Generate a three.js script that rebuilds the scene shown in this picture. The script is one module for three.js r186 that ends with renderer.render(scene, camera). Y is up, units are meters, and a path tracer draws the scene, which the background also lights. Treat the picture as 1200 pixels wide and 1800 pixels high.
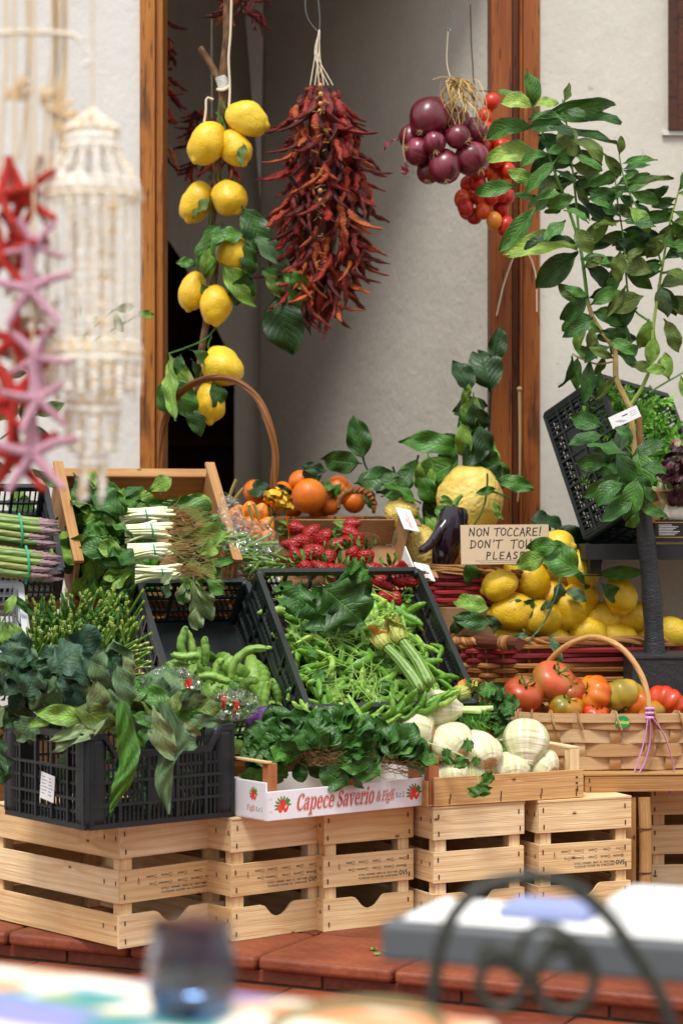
import * as THREE from 'three';
import { mergeGeometries, toCreasedNormals } from 'three/addons/utils/BufferGeometryUtils.js';
import { RoundedBoxGeometry } from 'three/addons/geometries/RoundedBoxGeometry.js';
import { ImprovedNoise } from 'three/addons/math/ImprovedNoise.js';

// ---------- camera, sky, sun, exposure ----------
const F = 4000, EYE = 1.2;                       // focal length in photo pixels (1800 high), eye height of a seated guest
const camera = new THREE.PerspectiveCamera(2 * Math.atan(900 / F) * 180 / Math.PI, 682 / 1024, 0.05, 300);
camera.position.set(0, EYE, 0);
camera.lookAt(0, EYE, -5);
camera.focus = 5.55;
camera.userData.fStop = 3.2;
const scene = new THREE.Scene();
const skyW = 64, skyH = 32, skyD = new Float32Array(skyW * skyH * 4);
for (let j = 0; j < skyH; j++) for (let i = 0; i < skyW; i++) {
  const el = ((j + 0.5) / skyH - 0.5) * Math.PI, k = 4 * (j * skyW + i);
  const b = el > 0 ? 0.5 + 0.5 * Math.sin(el) : 0.3;   // overcast: brighter overhead
  skyD[k] = b; skyD[k + 1] = b; skyD[k + 2] = b * 1.01; skyD[k + 3] = 1;
}
const sky = new THREE.DataTexture(skyD, skyW, skyH, THREE.RGBAFormat, THREE.FloatType);
sky.mapping = THREE.EquirectangularReflectionMapping; sky.magFilter = THREE.LinearFilter; sky.needsUpdate = true;
scene.background = sky; scene.environment = sky;
const sun = new THREE.DirectionalLight(new THREE.Color(1, 0.97, 0.92), 1.7);
sun.position.set(-1.6, 10, -1.0); sun.target.position.set(0, 0.8, -6); scene.add(sun, sun.target);
sun.castShadow = true; sun.shadow.radius = 28; sun.shadow.mapSize.set(2048, 2048);
Object.assign(sun.shadow.camera, { left: -4, right: 4, top: 4, bottom: -4, near: 0.5, far: 20 });
const renderer = new THREE.WebGLRenderer({ antialias: true });
renderer.toneMapping = THREE.LinearToneMapping; renderer.toneMappingExposure = 1.72;
renderer.shadowMap.enabled = true; renderer.setSize(682, 1024);

// ---------- helpers ----------
const V = (x, y, z) => new THREE.Vector3(x, y, z);
const P = (px, py, d) => V((px - 600) * d / F, EYE - (py - 900) * d / F, -d);   // a point seen at photo pixel (px, py) that stands d metres away
const PX = d => d / F;                                                          // metres per photo pixel at distance d
const D2R = Math.PI / 180;
let seed = 11;
const rnd = () => { seed = (Math.imul(seed, 1664525) + 1013904223) >>> 0; return seed / 4294967296; };
const rr = (a, b) => a + (b - a) * rnd();
const pick = a => a[Math.floor(rnd() * a.length)];
const IN = new ImprovedNoise();
const ORD = ['first', 'second', 'third', 'fourth', 'fifth', 'sixth', 'seventh', 'eighth', 'ninth', 'tenth', 'eleventh', 'twelfth', 'thirteenth', 'fourteenth', 'fifteenth', 'sixteenth'];
const used = {};
function numbered(n) { used[n] = (used[n] ?? -1) + 1; return used[n] ? n + '_' + String(used[n]).padStart(3, '0') : n; }
function tag(o, label, category, group, kind) {
  if (label) o.userData.label = label; if (category) o.userData.category = category;
  if (group) o.userData.group = group; if (kind) o.userData.kind = kind; return o;
}
function thing(name, label, category, pos, rot, group) {
  const g = new THREE.Group(); g.name = numbered(name); g.position.copy(pos);
  if (rot) { g.rotation.order = 'YXZ'; g.rotation.set(rot[0], rot[1], rot[2] || 0); }
  scene.add(g); return tag(g, label, category, group);
}
function add(parent, name, geo, mat, o = {}) {           // a mesh in the parent's own coordinates
  const m = new THREE.Mesh(geo, mat); m.name = parent === scene ? numbered(name) : name;
  if (o.p) m.position.copy(o.p); if (o.q) m.quaternion.copy(o.q); if (o.r) m.rotation.set(...o.r);
  if (o.s !== undefined) Array.isArray(o.s) ? m.scale.set(...o.s) : m.scale.setScalar(o.s);
  m.castShadow = m.receiveShadow = true; parent.add(m); return m;
}
function addW(parent, name, geo, mat, o = {}) {          // a mesh given in world coordinates under an unrotated group
  if (o.p) { o.p = o.p.clone().sub(parent.position); return add(parent, name, geo, mat, o); }
  geo.translate(-parent.position.x, -parent.position.y, -parent.position.z); return add(parent, name, geo, mat, o);
}
function solo(name, label, category, geo, mat, o = {}, group, kind) { return tag(add(scene, name, geo, mat, o), label, category, group, kind); }
const struct = (name, geo, mat, o) => tag(add(scene, name, geo, mat, o), null, null, null, 'structure');
const merge = a => mergeGeometries(a.map(g => { const h = g.index ? g.toNonIndexed() : g; for (const k of Object.keys(h.attributes)) if (!['position', 'normal', 'uv'].includes(k)) h.deleteAttribute(k); return h; }));
const smooth = g => toCreasedNormals(g, Math.PI * 0.45);
// orientation: local y along dir, local z close to the normal hint, then rolled about dir
function orient(dir, hint = V(0, 0, 1), roll = 0) {
  const y = dir.clone().normalize(); let x = new THREE.Vector3().crossVectors(y, hint);
  if (x.lengthSq() < 1e-6) x = new THREE.Vector3().crossVectors(y, V(1, 0, 0)); x.normalize();
  const z = new THREE.Vector3().crossVectors(x, y);
  const q = new THREE.Quaternion().setFromRotationMatrix(new THREE.Matrix4().makeBasis(x, y, z));
  return q.multiply(new THREE.Quaternion().setFromAxisAngle(V(0, 1, 0), roll));
}
const imgDir = (deg, tilt = 0) => V(Math.cos(deg * D2R) * Math.cos(tilt * D2R), -Math.sin(deg * D2R) * Math.cos(tilt * D2R), Math.sin(tilt * D2R));
// ---------- procedural textures ----------
const TAB = new Float32Array(4096); { let s = 99; for (let i = 0; i < 4096; i++) { s = (Math.imul(s, 1103515245) + 12345) >>> 0; TAB[i] = (s >>> 8) / 16777216; } }
function vn(x, y, px, py, k) {
  const xi = Math.floor(x), yi = Math.floor(y); let fx = x - xi, fy = y - yi; fx *= fx * (3 - 2 * fx); fy *= fy * (3 - 2 * fy);
  const h = (a, b) => TAB[(((a % px) + px) % px * 157 + ((b % py) + py) % py * 311 + k * 71) & 4095];
  return (h(xi, yi) * (1 - fx) + h(xi + 1, yi) * fx) * (1 - fy) + (h(xi, yi + 1) * (1 - fx) + h(xi + 1, yi + 1) * fx) * fy;
}
function fbm(u, v, fx, fy, oct = 4, k = 0) { let s = 0, a = 0.5, t = 0; for (let i = 0; i < oct; i++) { s += a * vn(u * fx, v * fy, fx, fy, k + i); t += a; a *= 0.5; fx *= 2; fy *= 2; } return s / t; }
function tex(w, h, fn, srgb = true) {
  const d = new Uint8Array(w * h * 4);
  for (let j = 0; j < h; j++) for (let i = 0; i < w; i++) {
    const c = fn((i + 0.5) / w, (j + 0.5) / h), k = 4 * (j * w + i), g = typeof c === 'number';
    for (let q = 0; q < 3; q++) d[k + q] = Math.max(0, Math.min(255, 255 * (g ? c : c[q]))); d[k + 3] = 255;
  }
  const t = new THREE.DataTexture(d, w, h); t.wrapS = t.wrapT = THREE.RepeatWrapping; t.magFilter = THREE.LinearFilter; t.minFilter = THREE.LinearMipmapLinearFilter; t.generateMipmaps = true;
  if (srgb) t.colorSpace = THREE.SRGBColorSpace; t.needsUpdate = true; return t;
}
function canvasTex(w, h, draw) {
  const c = document.createElement('canvas'); c.width = w; c.height = h; draw(c.getContext('2d'), w, h);
  const t = new THREE.CanvasTexture(c); t.colorSpace = THREE.SRGBColorSpace; t.anisotropy = 4; return t;
}
const mix = (a, b, t) => a.map((x, i) => x + (b[i] - x) * t);
const rep = (t, x, y) => { const c = t.clone(); c.repeat.set(x, y); c.needsUpdate = true; return c; };
function M(color, rough = 0.7, o = {}) { return new THREE.MeshStandardMaterial({ color, roughness: rough, side: THREE.DoubleSide, ...o }); }
function MP(color, rough = 0.5, o = {}) { return new THREE.MeshPhysicalMaterial({ color, roughness: rough, side: THREE.DoubleSide, ...o }); }
const knots = [[0.22, 0.3], [0.71, 0.72], [0.48, 0.93]];
const woodFn = (u, v) => {
  let kd = 0; for (const [a, b] of knots) { const d = Math.hypot((u - a) * 3.2, (v - b) * 3); kd = Math.max(kd, Math.exp(-d * d * 900)); }
  let warp = 0; for (const [a, b] of knots) { const d = Math.hypot((u - a) * 1.5, (v - b) * 2.4); warp += 0.05 * Math.exp(-d * d * 60) * Math.sign(v - b); }
  const w = v + warp + 0.03 * fbm(u, v, 2, 3, 3, 5);
  const ring = 0.5 + 0.5 * Math.sin(w * 6.283 * 13 + 5 * fbm(u, w, 2, 5, 2, 9));
  const fine = fbm(u, w, 4, 128, 3, 1), st = fbm(u, v, 4, 3, 4, 17);
  let t = 0.2 * ring * ring + 0.5 * (fine - 0.35) + 0.5 * (st - 0.4);
  return mix(mix([1, 0.97, 0.92], [0.8, 0.64, 0.46], Math.max(0, Math.min(1, t))), [0.42, 0.24, 0.12], Math.min(1, kd * 1.1));
};
const woodT = tex(1024, 512, woodFn), woodB = tex(512, 512, (u, v) => 0.6 * fbm(u, v, 4, 128, 3, 1) + 0.4 * fbm(u, v, 8, 64, 2, 3), false);
const plasterB = tex(512, 512, (u, v) => { const s = fbm(u, v, 8, 8, 5, 2), b = fbm(u, v, 60, 20, 3, 8); return 0.55 * s + 0.45 * b; }, false);
const plasterT = tex(1024, 1024, (u, v) => { const a = fbm(u, v, 3, 3, 5, 20), b = fbm(u, v, 90, 90, 2, 30), c = fbm(u, v, 14, 4, 4, 40); const sp = Math.max(0, fbm(u, v, 60, 60, 2, 52) - 0.8) * 3, big = Math.max(0, fbm(u, v, 2, 2, 3, 61) - 0.5) * 4; const g = 1 - 0.08 * a - 0.03 * b - 0.05 * c - Math.min(0.25, sp * big * 0.5); return [g, g * 0.995, g * 0.985]; });
const knobB = tex(256, 256, (u, v) => 0.6 * fbm(u, v, 9, 9, 3, 5) + 0.4 * fbm(u, v, 26, 26, 2, 15), false);
const pitB = tex(256, 256, (u, v) => { const n = fbm(u, v, 28, 28, 2, 3); return 0.5 + 0.5 * n - 0.9 * Math.max(0, n - 0.62) + 0.5 * fbm(u, v, 6, 6, 3, 8); }, false);
const blotch = (lo, k, f = 5) => tex(256, 256, (u, v) => { const n = fbm(u, v, f, f, 5, k), s = fbm(u, v, 40, 40, 2, k + 7); return mix([1, 1, 1], lo, Math.max(0, Math.min(1, (n - 0.4) * 2.2 + (s - 0.5) * 0.4))); });
const wrinkleB = tex(256, 256, (u, v) => fbm(u, v, 3, 22, 4, 6), false);
const leafT = tex(256, 256, (u, v) => {                  // u across, v along; midrib and side veins
  const x = Math.abs(u - 0.5) * 2, rib = Math.exp(-Math.pow(x / 0.035, 2)), k = (v - x * 0.28) * 9, d = Math.abs(k - Math.round(k));
  const side = Math.exp(-Math.pow(d / 0.07, 2)) * (1 - x * 0.7) * 0.6, n = fbm(u, v, 6, 6, 4, 12), n2 = fbm(u, v, 30, 30, 2, 31);
  const g = 0.44 + 0.5 * n + 0.16 * n2, ye = Math.max(0, fbm(u, v, 3, 3, 3, 77) - 0.58) * 2.2; const c = mix([g, g, g * 0.95], [1, 0.92, 0.5], Math.min(0.6, ye)); return mix(c, [1, 1, 0.8], Math.min(1, rib * 0.95 + side * 0.7));
});
const leafB = tex(256, 256, (u, v) => { const x = Math.abs(u - 0.5) * 2, k = (v - x * 0.28) * 9, d = Math.abs(k - Math.round(k)); return 0.6 - 0.5 * Math.exp(-Math.pow(x / 0.04, 2)) - 0.35 * Math.exp(-Math.pow(d / 0.1, 2)) * (1 - x * 0.5) + 0.4 * fbm(u, v, 12, 12, 3, 3); }, false);
const cardT = tex(256, 256, (u, v) => { const f = fbm(u, v, 40, 90, 2, 4), b = fbm(u, v, 4, 4, 4, 14); const g = 0.84 + 0.14 * f - 0.1 * b; return [g, g * 0.985, g * 0.96]; });
const varnishT = tex(512, 1024, (u, v) => {               // v along the jamb
  const fine = fbm(v, u, 6, 110, 3, 2), w = fbm(v, u, 3, 10, 4, 11), st = fbm(u, v, 5, 6, 4, 23);
  const dark = Math.max(0, fbm(v, u, 14, 60, 3, 37) - 0.64) * 3.2; const t = 0.45 * fine + 0.55 * w;
  return mix(mix([1, 0.9, 0.72], [0.6, 0.42, 0.3], t), [0.16, 0.1, 0.08], Math.min(0.85, dark + Math.max(0, st - 0.66) * 2));
});
const terraT = tex(512, 512, (u, v) => { const n = fbm(u, v, 5, 5, 5, 3), f = fbm(u, v, 60, 60, 2, 9), s = fbm(u, v, 12, 12, 4, 19); const c = mix([1, 1, 1], [0.66, 0.6, 0.58], n * 0.9); return mix(c, [0.98, 1.05, 1.1], Math.max(0, s - 0.55) * 1.6).map(x => x * (0.86 + 0.2 * f)); });
// ---------- geometry helpers ----------
function projUV(g, grain = 'x', k = 2) {                  // uv in metres (times k), the grain axis along u, a shift of its own for each board
  const p = g.attributes.position, n = g.attributes.normal, uv = new Float32Array(p.count * 2), ou = rnd(), ov = rnd();
  for (let i = 0; i < p.count; i++) {
    const c = { x: p.getX(i), y: p.getY(i), z: p.getZ(i) }, a = { x: Math.abs(n.getX(i)), y: Math.abs(n.getY(i)), z: Math.abs(n.getZ(i)) };
    const m = a.x > a.y && a.x > a.z ? 'x' : a.y > a.z ? 'y' : 'z', ax = ['x', 'y', 'z'].filter(q => q !== m);
    const U = ax.includes(grain) ? grain : ax[0], W = ax.find(q => q !== U);
    uv[2 * i] = c[U] * k + ou; uv[2 * i + 1] = c[W] * k * 2 + ov;
  }
  g.setAttribute('uv', new THREE.BufferAttribute(uv, 2)); return g;
}
const bx = (w, h, d, x = 0, y = 0, z = 0) => new THREE.BoxGeometry(w, h, d).translate(x, y, z);                        // centred box
const bc = (x0, x1, y0, y1, z0, z1) => bx(x1 - x0, y1 - y0, z1 - z0, (x0 + x1) / 2, (y0 + y1) / 2, (z0 + z1) / 2);     // box by its corners
function board(x0, x1, y0, y1, z0, z1, grain = 'x', r = 0.0012, k = 2) {
  const g = new RoundedBoxGeometry(x1 - x0, y1 - y0, z1 - z0, 1, r); g.translate((x0 + x1) / 2, (y0 + y1) / 2, (z0 + z1) / 2); return projUV(g, grain, k);
}
function tube(pts, rad, n = 14, m = 6, o = {}) {
  const c = new THREE.CatmullRomCurve3(pts, !!o.closed), fr = c.computeFrenetFrames(n, !!o.closed), pos = [], uv = [], idx = [], L = c.getLength(), R = typeof rad === 'number' ? () => rad : rad;
  for (let i = 0; i <= n; i++) {
    const p = c.getPointAt(i / n), N = fr.normals[i], B = fr.binormals[i], r = R(i / n);
    for (let j = 0; j <= m; j++) { const a = j / m * 2 * Math.PI, ca = Math.cos(a) * r, sa = Math.sin(a) * r * (o.flat ?? 1); pos.push(p.x + N.x * ca + B.x * sa, p.y + N.y * ca + B.y * sa, p.z + N.z * ca + B.z * sa); uv.push(i / n * L * (o.ku ?? 8), j / m); }
  }
  for (let i = 0; i < n; i++) for (let j = 0; j < m; j++) { const a = i * (m + 1) + j, b = a + m + 1; idx.push(a, a + 1, b, b, a + 1, b + 1); }
  if (!o.closed && !o.open) for (const e of [0, n]) { const p = c.getPointAt(e / n), k = pos.length / 3; pos.push(p.x, p.y, p.z); uv.push(0, 0); for (let j = 0; j < m; j++) { const a = e * (m + 1) + j; e ? idx.push(a, a + 1, k) : idx.push(a + 1, a, k); } }
  const g = new THREE.BufferGeometry(); g.setAttribute('position', new THREE.Float32BufferAttribute(pos, 3)); g.setAttribute('uv', new THREE.Float32BufferAttribute(uv, 2)); g.setIndex(idx);
  return toCreasedNormals(g, o.crease ?? 1.0);
}
const tubePx = (list, rad, n, m, o) => tube(list.map(a => P(a[0], a[1], a[2])), rad, n, m, o);
function lump(g, amp, f, k = 0) {
  g.computeVertexNormals(); const p = g.attributes.position, n = g.attributes.normal;
  for (let i = 0; i < p.count; i++) { const x = p.getX(i), y = p.getY(i), z = p.getZ(i), d = amp * (IN.noise(x * f + k, y * f + k * 1.7, z * f) + 0.4 * IN.noise(x * f * 2.3, y * f * 2.3 + k, z * f * 2.3)); const L = Math.hypot(x, y, z) || 1; p.setXYZ(i, x + x / L * d, y + y / L * d, z + z / L * d); }
  return smooth(g);
}
const lathe = (pts, seg = 20) => new THREE.LatheGeometry(new THREE.SplineCurve(pts.map(p => new THREE.Vector2(p[0], p[1]))).getPoints(Math.max(12, pts.length * 2)).map(p => new THREE.Vector2(Math.max(0, p.x), p.y)), seg);
function leafGeo(o = {}) {                               // length 1 along y, normal z
  const { W = 0.5, curl = 0.5, fold = 0.25, wave = 0.02, nl = 9, nw = 4, a = 0.9, b = 0.85, lobes = 0, k = 0, twist = 0, stalk = 0.08 } = o, pos = [], uv = [], idx = [];
  let y = 0, z = 0; const ds = 1 / nl;
  for (let i = 0; i <= nl; i++) {
    const t = i / nl, th = curl * (t - 0.25), tw = twist * t;
    if (i) { y += Math.cos(th) * ds; z -= Math.sin(th) * ds; }
    const s = Math.max(0, (t - stalk) / (1 - stalk)); let w = t <= stalk ? 0.012 : W / 2 * Math.pow(Math.sin(Math.PI * Math.pow(Math.min(1, s), a)), b) + 0.006;
    if (lobes) w *= 1 + 0.22 * Math.sin(s * lobes * 6.283 + k);
    for (let j = 0; j <= nw; j++) {
      const q = j / nw * 2 - 1, wv = wave * Math.sin(t * 14 + q * 2 + k) * Math.abs(q), x = q * w, d = fold * Math.abs(x) + wv + 0.06 * IN.noise(t * 3 + k, q * 1.5, k);
      const xr = x * Math.cos(tw) - d * Math.sin(tw), dr = x * Math.sin(tw) + d * Math.cos(tw);
      pos.push(xr, y + dr * Math.sin(th), z + dr * Math.cos(th)); uv.push(j / nw, t);
    }
  }
  for (let i = 0; i < nl; i++) for (let j = 0; j < nw; j++) { const p = i * (nw + 1) + j, r = p + nw + 1; idx.push(p, p + 1, r, r, p + 1, r + 1); }
  const g = new THREE.BufferGeometry(); g.setAttribute('position', new THREE.Float32BufferAttribute(pos, 3)); g.setAttribute('uv', new THREE.Float32BufferAttribute(uv, 2)); g.setIndex(idx); g.computeVertexNormals(); return g;
}
const LG = {
  lemon: [0, 1, 2, 3, 4, 5].map(i => leafGeo({ W: 0.4, curl: 0.3 + 0.25 * i, fold: 0.15 + 0.12 * (i % 3), wave: 0.03, k: i * 3.1, a: 0.92, b: 0.8, twist: (i % 3 - 1) * 0.5 })),
  big: [0, 1, 2, 3, 4].map(i => leafGeo({ W: 0.46, curl: 0.4 + 0.4 * i, fold: 0.12 + 0.2 * (i % 2), wave: 0.055, nl: 12, nw: 6, k: i * 2.3 + 1, a: 0.85, twist: (i % 3 - 1) * 0.6 })),
  spoon: [0, 1, 2, 3].map(i => leafGeo({ W: 0.55, curl: 0.5 + 0.45 * i, fold: 0.1 + 0.18 * (i % 2), wave: 0.07, nl: 12, nw: 6, k: i * 4.7, a: 1.5, b: 0.75, stalk: 0.22 })),
  round: [0, 1, 2, 3].map(i => leafGeo({ W: 0.72, curl: 0.3 + 0.4 * i, fold: 0.12, wave: 0.09, nl: 12, nw: 6, k: i * 1.9, a: 1.05, b: 0.6, stalk: 0.12 })),
  lobed: [0, 1, 2].map(i => leafGeo({ W: 0.75, curl: 0.4 + 0.3 * i, fold: 0.1, wave: 0.1, nl: 16, nw: 6, k: i * 2.1, a: 1.0, b: 0.65, lobes: 3.2, stalk: 0.15 })),
  strap: [0, 1, 2].map(i => leafGeo({ W: 0.26, curl: 0.6 + 0.5 * i, fold: 0.3, wave: 0.03, nl: 14, nw: 4, k: i * 2.1, a: 0.9, b: 0.6, twist: i * 0.7 })),
};
const leafM = (c, r = 0.5, o = {}) => M(c, r, { map: leafT, bumpMap: leafB, bumpScale: 0.003, ...o });
function leafAt(parent, set, mat, px, py, d, deg, len, tilt = 0, roll = 0, ws = 1, name = 'leaf') {   // stalk at a photo pixel, pointing deg (0 right, 90 down), len in photo pixels
  const L = len * PX(d), ws2 = ws * L; return addW(parent, name, pick(LG[set]), mat, { p: P(px, py, d), q: orient(imgDir(deg, tilt), V(0, 0.25, 1), roll * D2R), s: [ws2, L, L] });
}

// ---------- setting: street, step, house front ----------
const C = {
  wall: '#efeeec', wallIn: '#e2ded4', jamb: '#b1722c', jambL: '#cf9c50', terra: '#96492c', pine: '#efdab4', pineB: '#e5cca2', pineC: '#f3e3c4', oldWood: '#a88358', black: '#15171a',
};
const wallM = M(C.wall, 0.92, { map: rep(plasterT, 1, 1), bumpMap: rep(plasterB, 2, 2), bumpScale: 0.0018 });
const wallRM = M('#e2ded4', 0.92, { map: rep(plasterT, 1, 1), bumpMap: rep(plasterB, 2, 2), bumpScale: 0.0018 });  // right wall mildly darker: some cream tint, some dimmer light put into the colour
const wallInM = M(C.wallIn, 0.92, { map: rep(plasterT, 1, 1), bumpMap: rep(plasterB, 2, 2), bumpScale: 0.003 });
const shopWood = M('#8a6238', 0.7, { map: woodT });
const FD = 6.7, STEP = 0.22, LOW = 0.155;                 // distance of the house front, heights of the two treads
struct('ground', projUV(new THREE.PlaneGeometry(80, 80).rotateX(-Math.PI / 2), 'x', 0.5), M('#8d867e', 0.9, { map: rep(terraT, 1, 1) }), { p: V(0, 0, -10) });
{ // the two treads: their edge runs 26 degrees toward the viewer on the right
  const ang = 26 * D2R, u = V(Math.cos(ang), 0, Math.sin(ang)), n = V(Math.sin(ang), 0, -Math.cos(ang)), o = V(0, 0, -4.93), at = (s, b, y) => o.clone().addScaledVector(u, s).addScaledVector(n, b).setY(y);
  const slab = (b0, b1, y0, y1, s0, s1) => bc(s0, s1, y0, y1, -b1, -b0).rotateY(-ang).translate(o.x, 0, o.z);
  const tm = M(C.terra, 0.55, { map: rep(terraT, 1, 1), bumpMap: plasterB, bumpScale: 0.002 }), tm2 = M('#a25434', 0.6, { map: rep(terraT, 1, 1), bumpMap: plasterB, bumpScale: 0.002 }), grout = M('#6b5a4c', 0.95);
  const core = struct('step', projUV(slab(0.035, 5, 0.0, STEP - 0.012, -6, 6), 'x', 1.4), grout);
  const lower = struct('pavement', projUV(slab(-1.1, 0.6, 0.0, LOW - 0.01, -6, 6), 'x', 1.4), grout);
  const tile = (par, b0, b1, y0, y1, s0, s1, m, r, name = 'tile') => { const g = new RoundedBoxGeometry(s1 - s0, y1 - y0, b1 - b0, 3, r); g.translate((s0 + s1) / 2, (y0 + y1) / 2, -(b0 + b1) / 2); projUV(g, 'x', 1.6); g.rotateY(-ang); g.translate(o.x, 0, o.z); return add(par, name, g, m); };
  for (let i = -5; i < 5; i++) {
    const s0 = i * 0.33 + 0.12, e = rr(-0.001, 0.001);
    tile(core, 0, 0.3, STEP - 0.034 + e, STEP + e, s0 + 0.003, s0 + 0.327, pick([tm, tm2]), 0.013, 'bullnose_tile');
    for (let k = 1; k < 4; k++) tile(core, 0.304 + (k - 1) * 0.33, 0.3 + k * 0.33, STEP - 0.03 + e, STEP + rr(-0.001, 0.001), s0 + 0.003, s0 + 0.327, pick([tm, tm2]), 0.004);
    tile(core, 0.028, 0.04, LOW + 0.001, STEP - 0.036, s0 + 0.153, s0 + 0.477, pick([tm, tm2]), 0.003, 'riser_tile');
    for (let k = 0; k < 3; k++) tile(lower, -0.97 + k * 0.33, -0.643 + k * 0.33, LOW - 0.02, LOW + rr(-0.001, 0.001), s0 + 0.083, s0 + 0.407, pick([tm, tm2]), 0.004);
  }
}
const wx = (px, d = FD) => (px - 600) * d / F;
const wall = (name, x0, x1, y0, y1, label, m = wallM) => tag(add(scene, name, projUV(bc(x0, x1, y0, y1, -FD - 0.28, -FD), 'x', 0.8), m), label, 'wall');
const XL = wx(246), XR = wx(948), TOP = EYE + 1190 / F * FD;   // opening between the jambs; height of its unseen top chosen for the passage shade
wall('house_wall', -9, XL, 0, TOP + 3, 'bright white plaster wall behind the hanging shell chime');
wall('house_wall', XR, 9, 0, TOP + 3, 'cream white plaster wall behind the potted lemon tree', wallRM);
wall('house_wall', XL, XR, TOP, TOP + 3, 'unseen white plaster above the shop opening, over the hanging garlands');
{ // wooden jambs
  const jm = M(C.jamb, 0.5, { map: rep(varnishT, 1, 1), bumpMap: rep(varnishT, 1, 1), bumpScale: 0.0008 }), jl = M(C.jambL, 0.45, { map: rep(varnishT, 1, 1), bumpMap: rep(varnishT, 1, 1), bumpScale: 0.0008 });
  const jd = M('#7a4a1c', 0.4, { map: rep(varnishT, 1, 1) });
  const jb = (g, n, x0, x1, z0, z1, m, r = 0.002) => { const q = new RoundedBoxGeometry(x1 - x0, TOP - STEP, z1 - z0, 2, r); q.translate((x0 + x1) / 2, (TOP + STEP) / 2, (z0 + z1) / 2); const p = q.attributes.position, uv = q.attributes.uv; const ou = rnd(), ov = rnd(); for (let i = 0; i < p.count; i++) uv.setXY(i, (p.getX(i) + p.getZ(i)) * 4 + ou, p.getY(i) * 1.1 + ov); q.translate(-g.position.x, -g.position.y, -g.position.z); return add(g, n, q, m); };
  const L = thing('door_jamb', 'honey brown wooden jamb beside the bright white wall', 'door jamb', V(XL, STEP, -FD));
  jb(L, 'casing', XL + 0.001, wx(273), -FD - 0.2, -FD + 0.012, jl); jb(L, 'rebate_strip', wx(273) + 0.001, wx(286), -FD - 0.2, -FD - 0.006, jl);
  const R = thing('door_jamb', 'reddish brown varnished wooden jamb with a moulded edge, behind the tree', 'door jamb', V(XR, STEP, -FD));
  jb(R, 'inner_board', wx(862), wx(899), -FD - 0.16, -FD + 0.004, jm); jb(R, 'groove_strip', wx(899) + 0.001, wx(912) - 0.001, -FD - 0.15, -FD - 0.008, jd);
  jb(R, 'bead_moulding', wx(912), wx(917), -FD - 0.15, -FD + 0.018, jm, 0.004); jb(R, 'casing', wx(917) + 0.001, XR - 0.001, -FD - 0.15, -FD + 0.012, jm, 0.004);
  const Hd = thing('door_head', 'brown wooden head beam over the shop opening', 'door head', V(0, TOP, -FD));
  add(Hd, 'beam', projUV(bc(XL, XR, -0.06, 0, -0.16, 0.0), 'x', 2), jm);
}
{ // passage behind the opening: a slanting wall that runs back from the right, then the darker end
  const x1 = wx(880), z1 = -FD - 0.17, x2 = wx(458, 8.1), z2 = -8.1, H = TOP + 0.4;
  const quadWall = (name, ax, az, bx_, bz, th, m) => { const L = Math.hypot(bx_ - ax, bz - az), g = projUV(bc(0, L, 0, H, -th, 0), 'x', 0.8); g.rotateY(-Math.atan2(bz - az, bx_ - ax)); g.translate(ax, 0, az); return struct(name, g, m); };
  quadWall('passage_wall', x2, z2, x1, z1, 0.12, wallInM);
  // end wall with a slanting dark opening below the stairs
  const ex0 = -2.2, zE = -8.22, at = (px, py) => [wx(px, 8.22), EYE - (py - 900) / F * 8.22];
  const sh = new THREE.Shape(); const pts = [[ex0, 0], [ex0, H], [x2 + 0.1, H], [x2 + 0.1, 0], at(412, 1300), at(412, 640), at(372, 560), at(318, 455), at(272, 385), at(150, 300), at(150, 1300)]; pts[4][1] = 0; pts[10][1] = 0;
  sh.moveTo(...pts[0]); for (const p of pts.slice(1)) sh.lineTo(...p);
  struct('end_wall', new THREE.ExtrudeGeometry(sh, { depth: 0.1, bevelEnabled: false }).translate(0, 0, zE - 0.1), wallInM);
  struct('side_wall', bc(-2.3, -2.2, 0, H, -14, -FD - 0.28), wallInM);
  struct('rear_wall', bc(-2.3, 1.6, 0, H, -14.1, -14), wallInM); struct('rear_side_wall', bc(1.5, 1.6, 0, H, -14, -FD - 0.28), wallInM);
  struct('passage_floor', bc(-2.3, 1.6, 0.0, STEP + 0.002, -14, -FD - 0.002), M('#96492c', 0.8)); struct('passage_ceiling', bc(-2.3, 1.6, H, H + 0.1, -14.1, -FD - 0.1), wallInM);
  // slim plaster wedge in the corner that catches the daylight
  const wg = new THREE.Shape(); const a = (px, py) => [(px - 600) * 7.98 / F, EYE - (py - 900) / F * 7.98];
  wg.moveTo(...a(428, -260)); wg.lineTo(...a(463, -260)); wg.lineTo(...a(463, 40)); wg.lineTo(...a(457, 345)); wg.lineTo(...a(432, 40));
  struct('corner_wedge', new THREE.ExtrudeGeometry(wg, { depth: 0.09, bevelEnabled: false }).translate(0, 0, -8.07), wallM);
  const sh2 = thing('shop_shelf', 'brown wooden shelving deep in the shop behind the lemon garland', 'shelf', V(-1.05, STEP, -9.6));
  for (const y of [0.3, 0.62, 0.95, 1.27, 1.6, 1.9]) add(sh2, 'shelf_board', projUV(bx(1.2, 0.03, 0.3, 0.3, y, 0)), shopWood); for (const x of [-0.3, 0.9]) add(sh2, 'upright', projUV(bx(0.03, 2.1, 0.3, x, 1.05, 0), 'y'), shopWood); add(sh2, 'added_light_block_panel', projUV(bx(1.2, 2.1, 0.012, 0.3, 1.05, -0.16), 'y'), shopWood);
}
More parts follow.
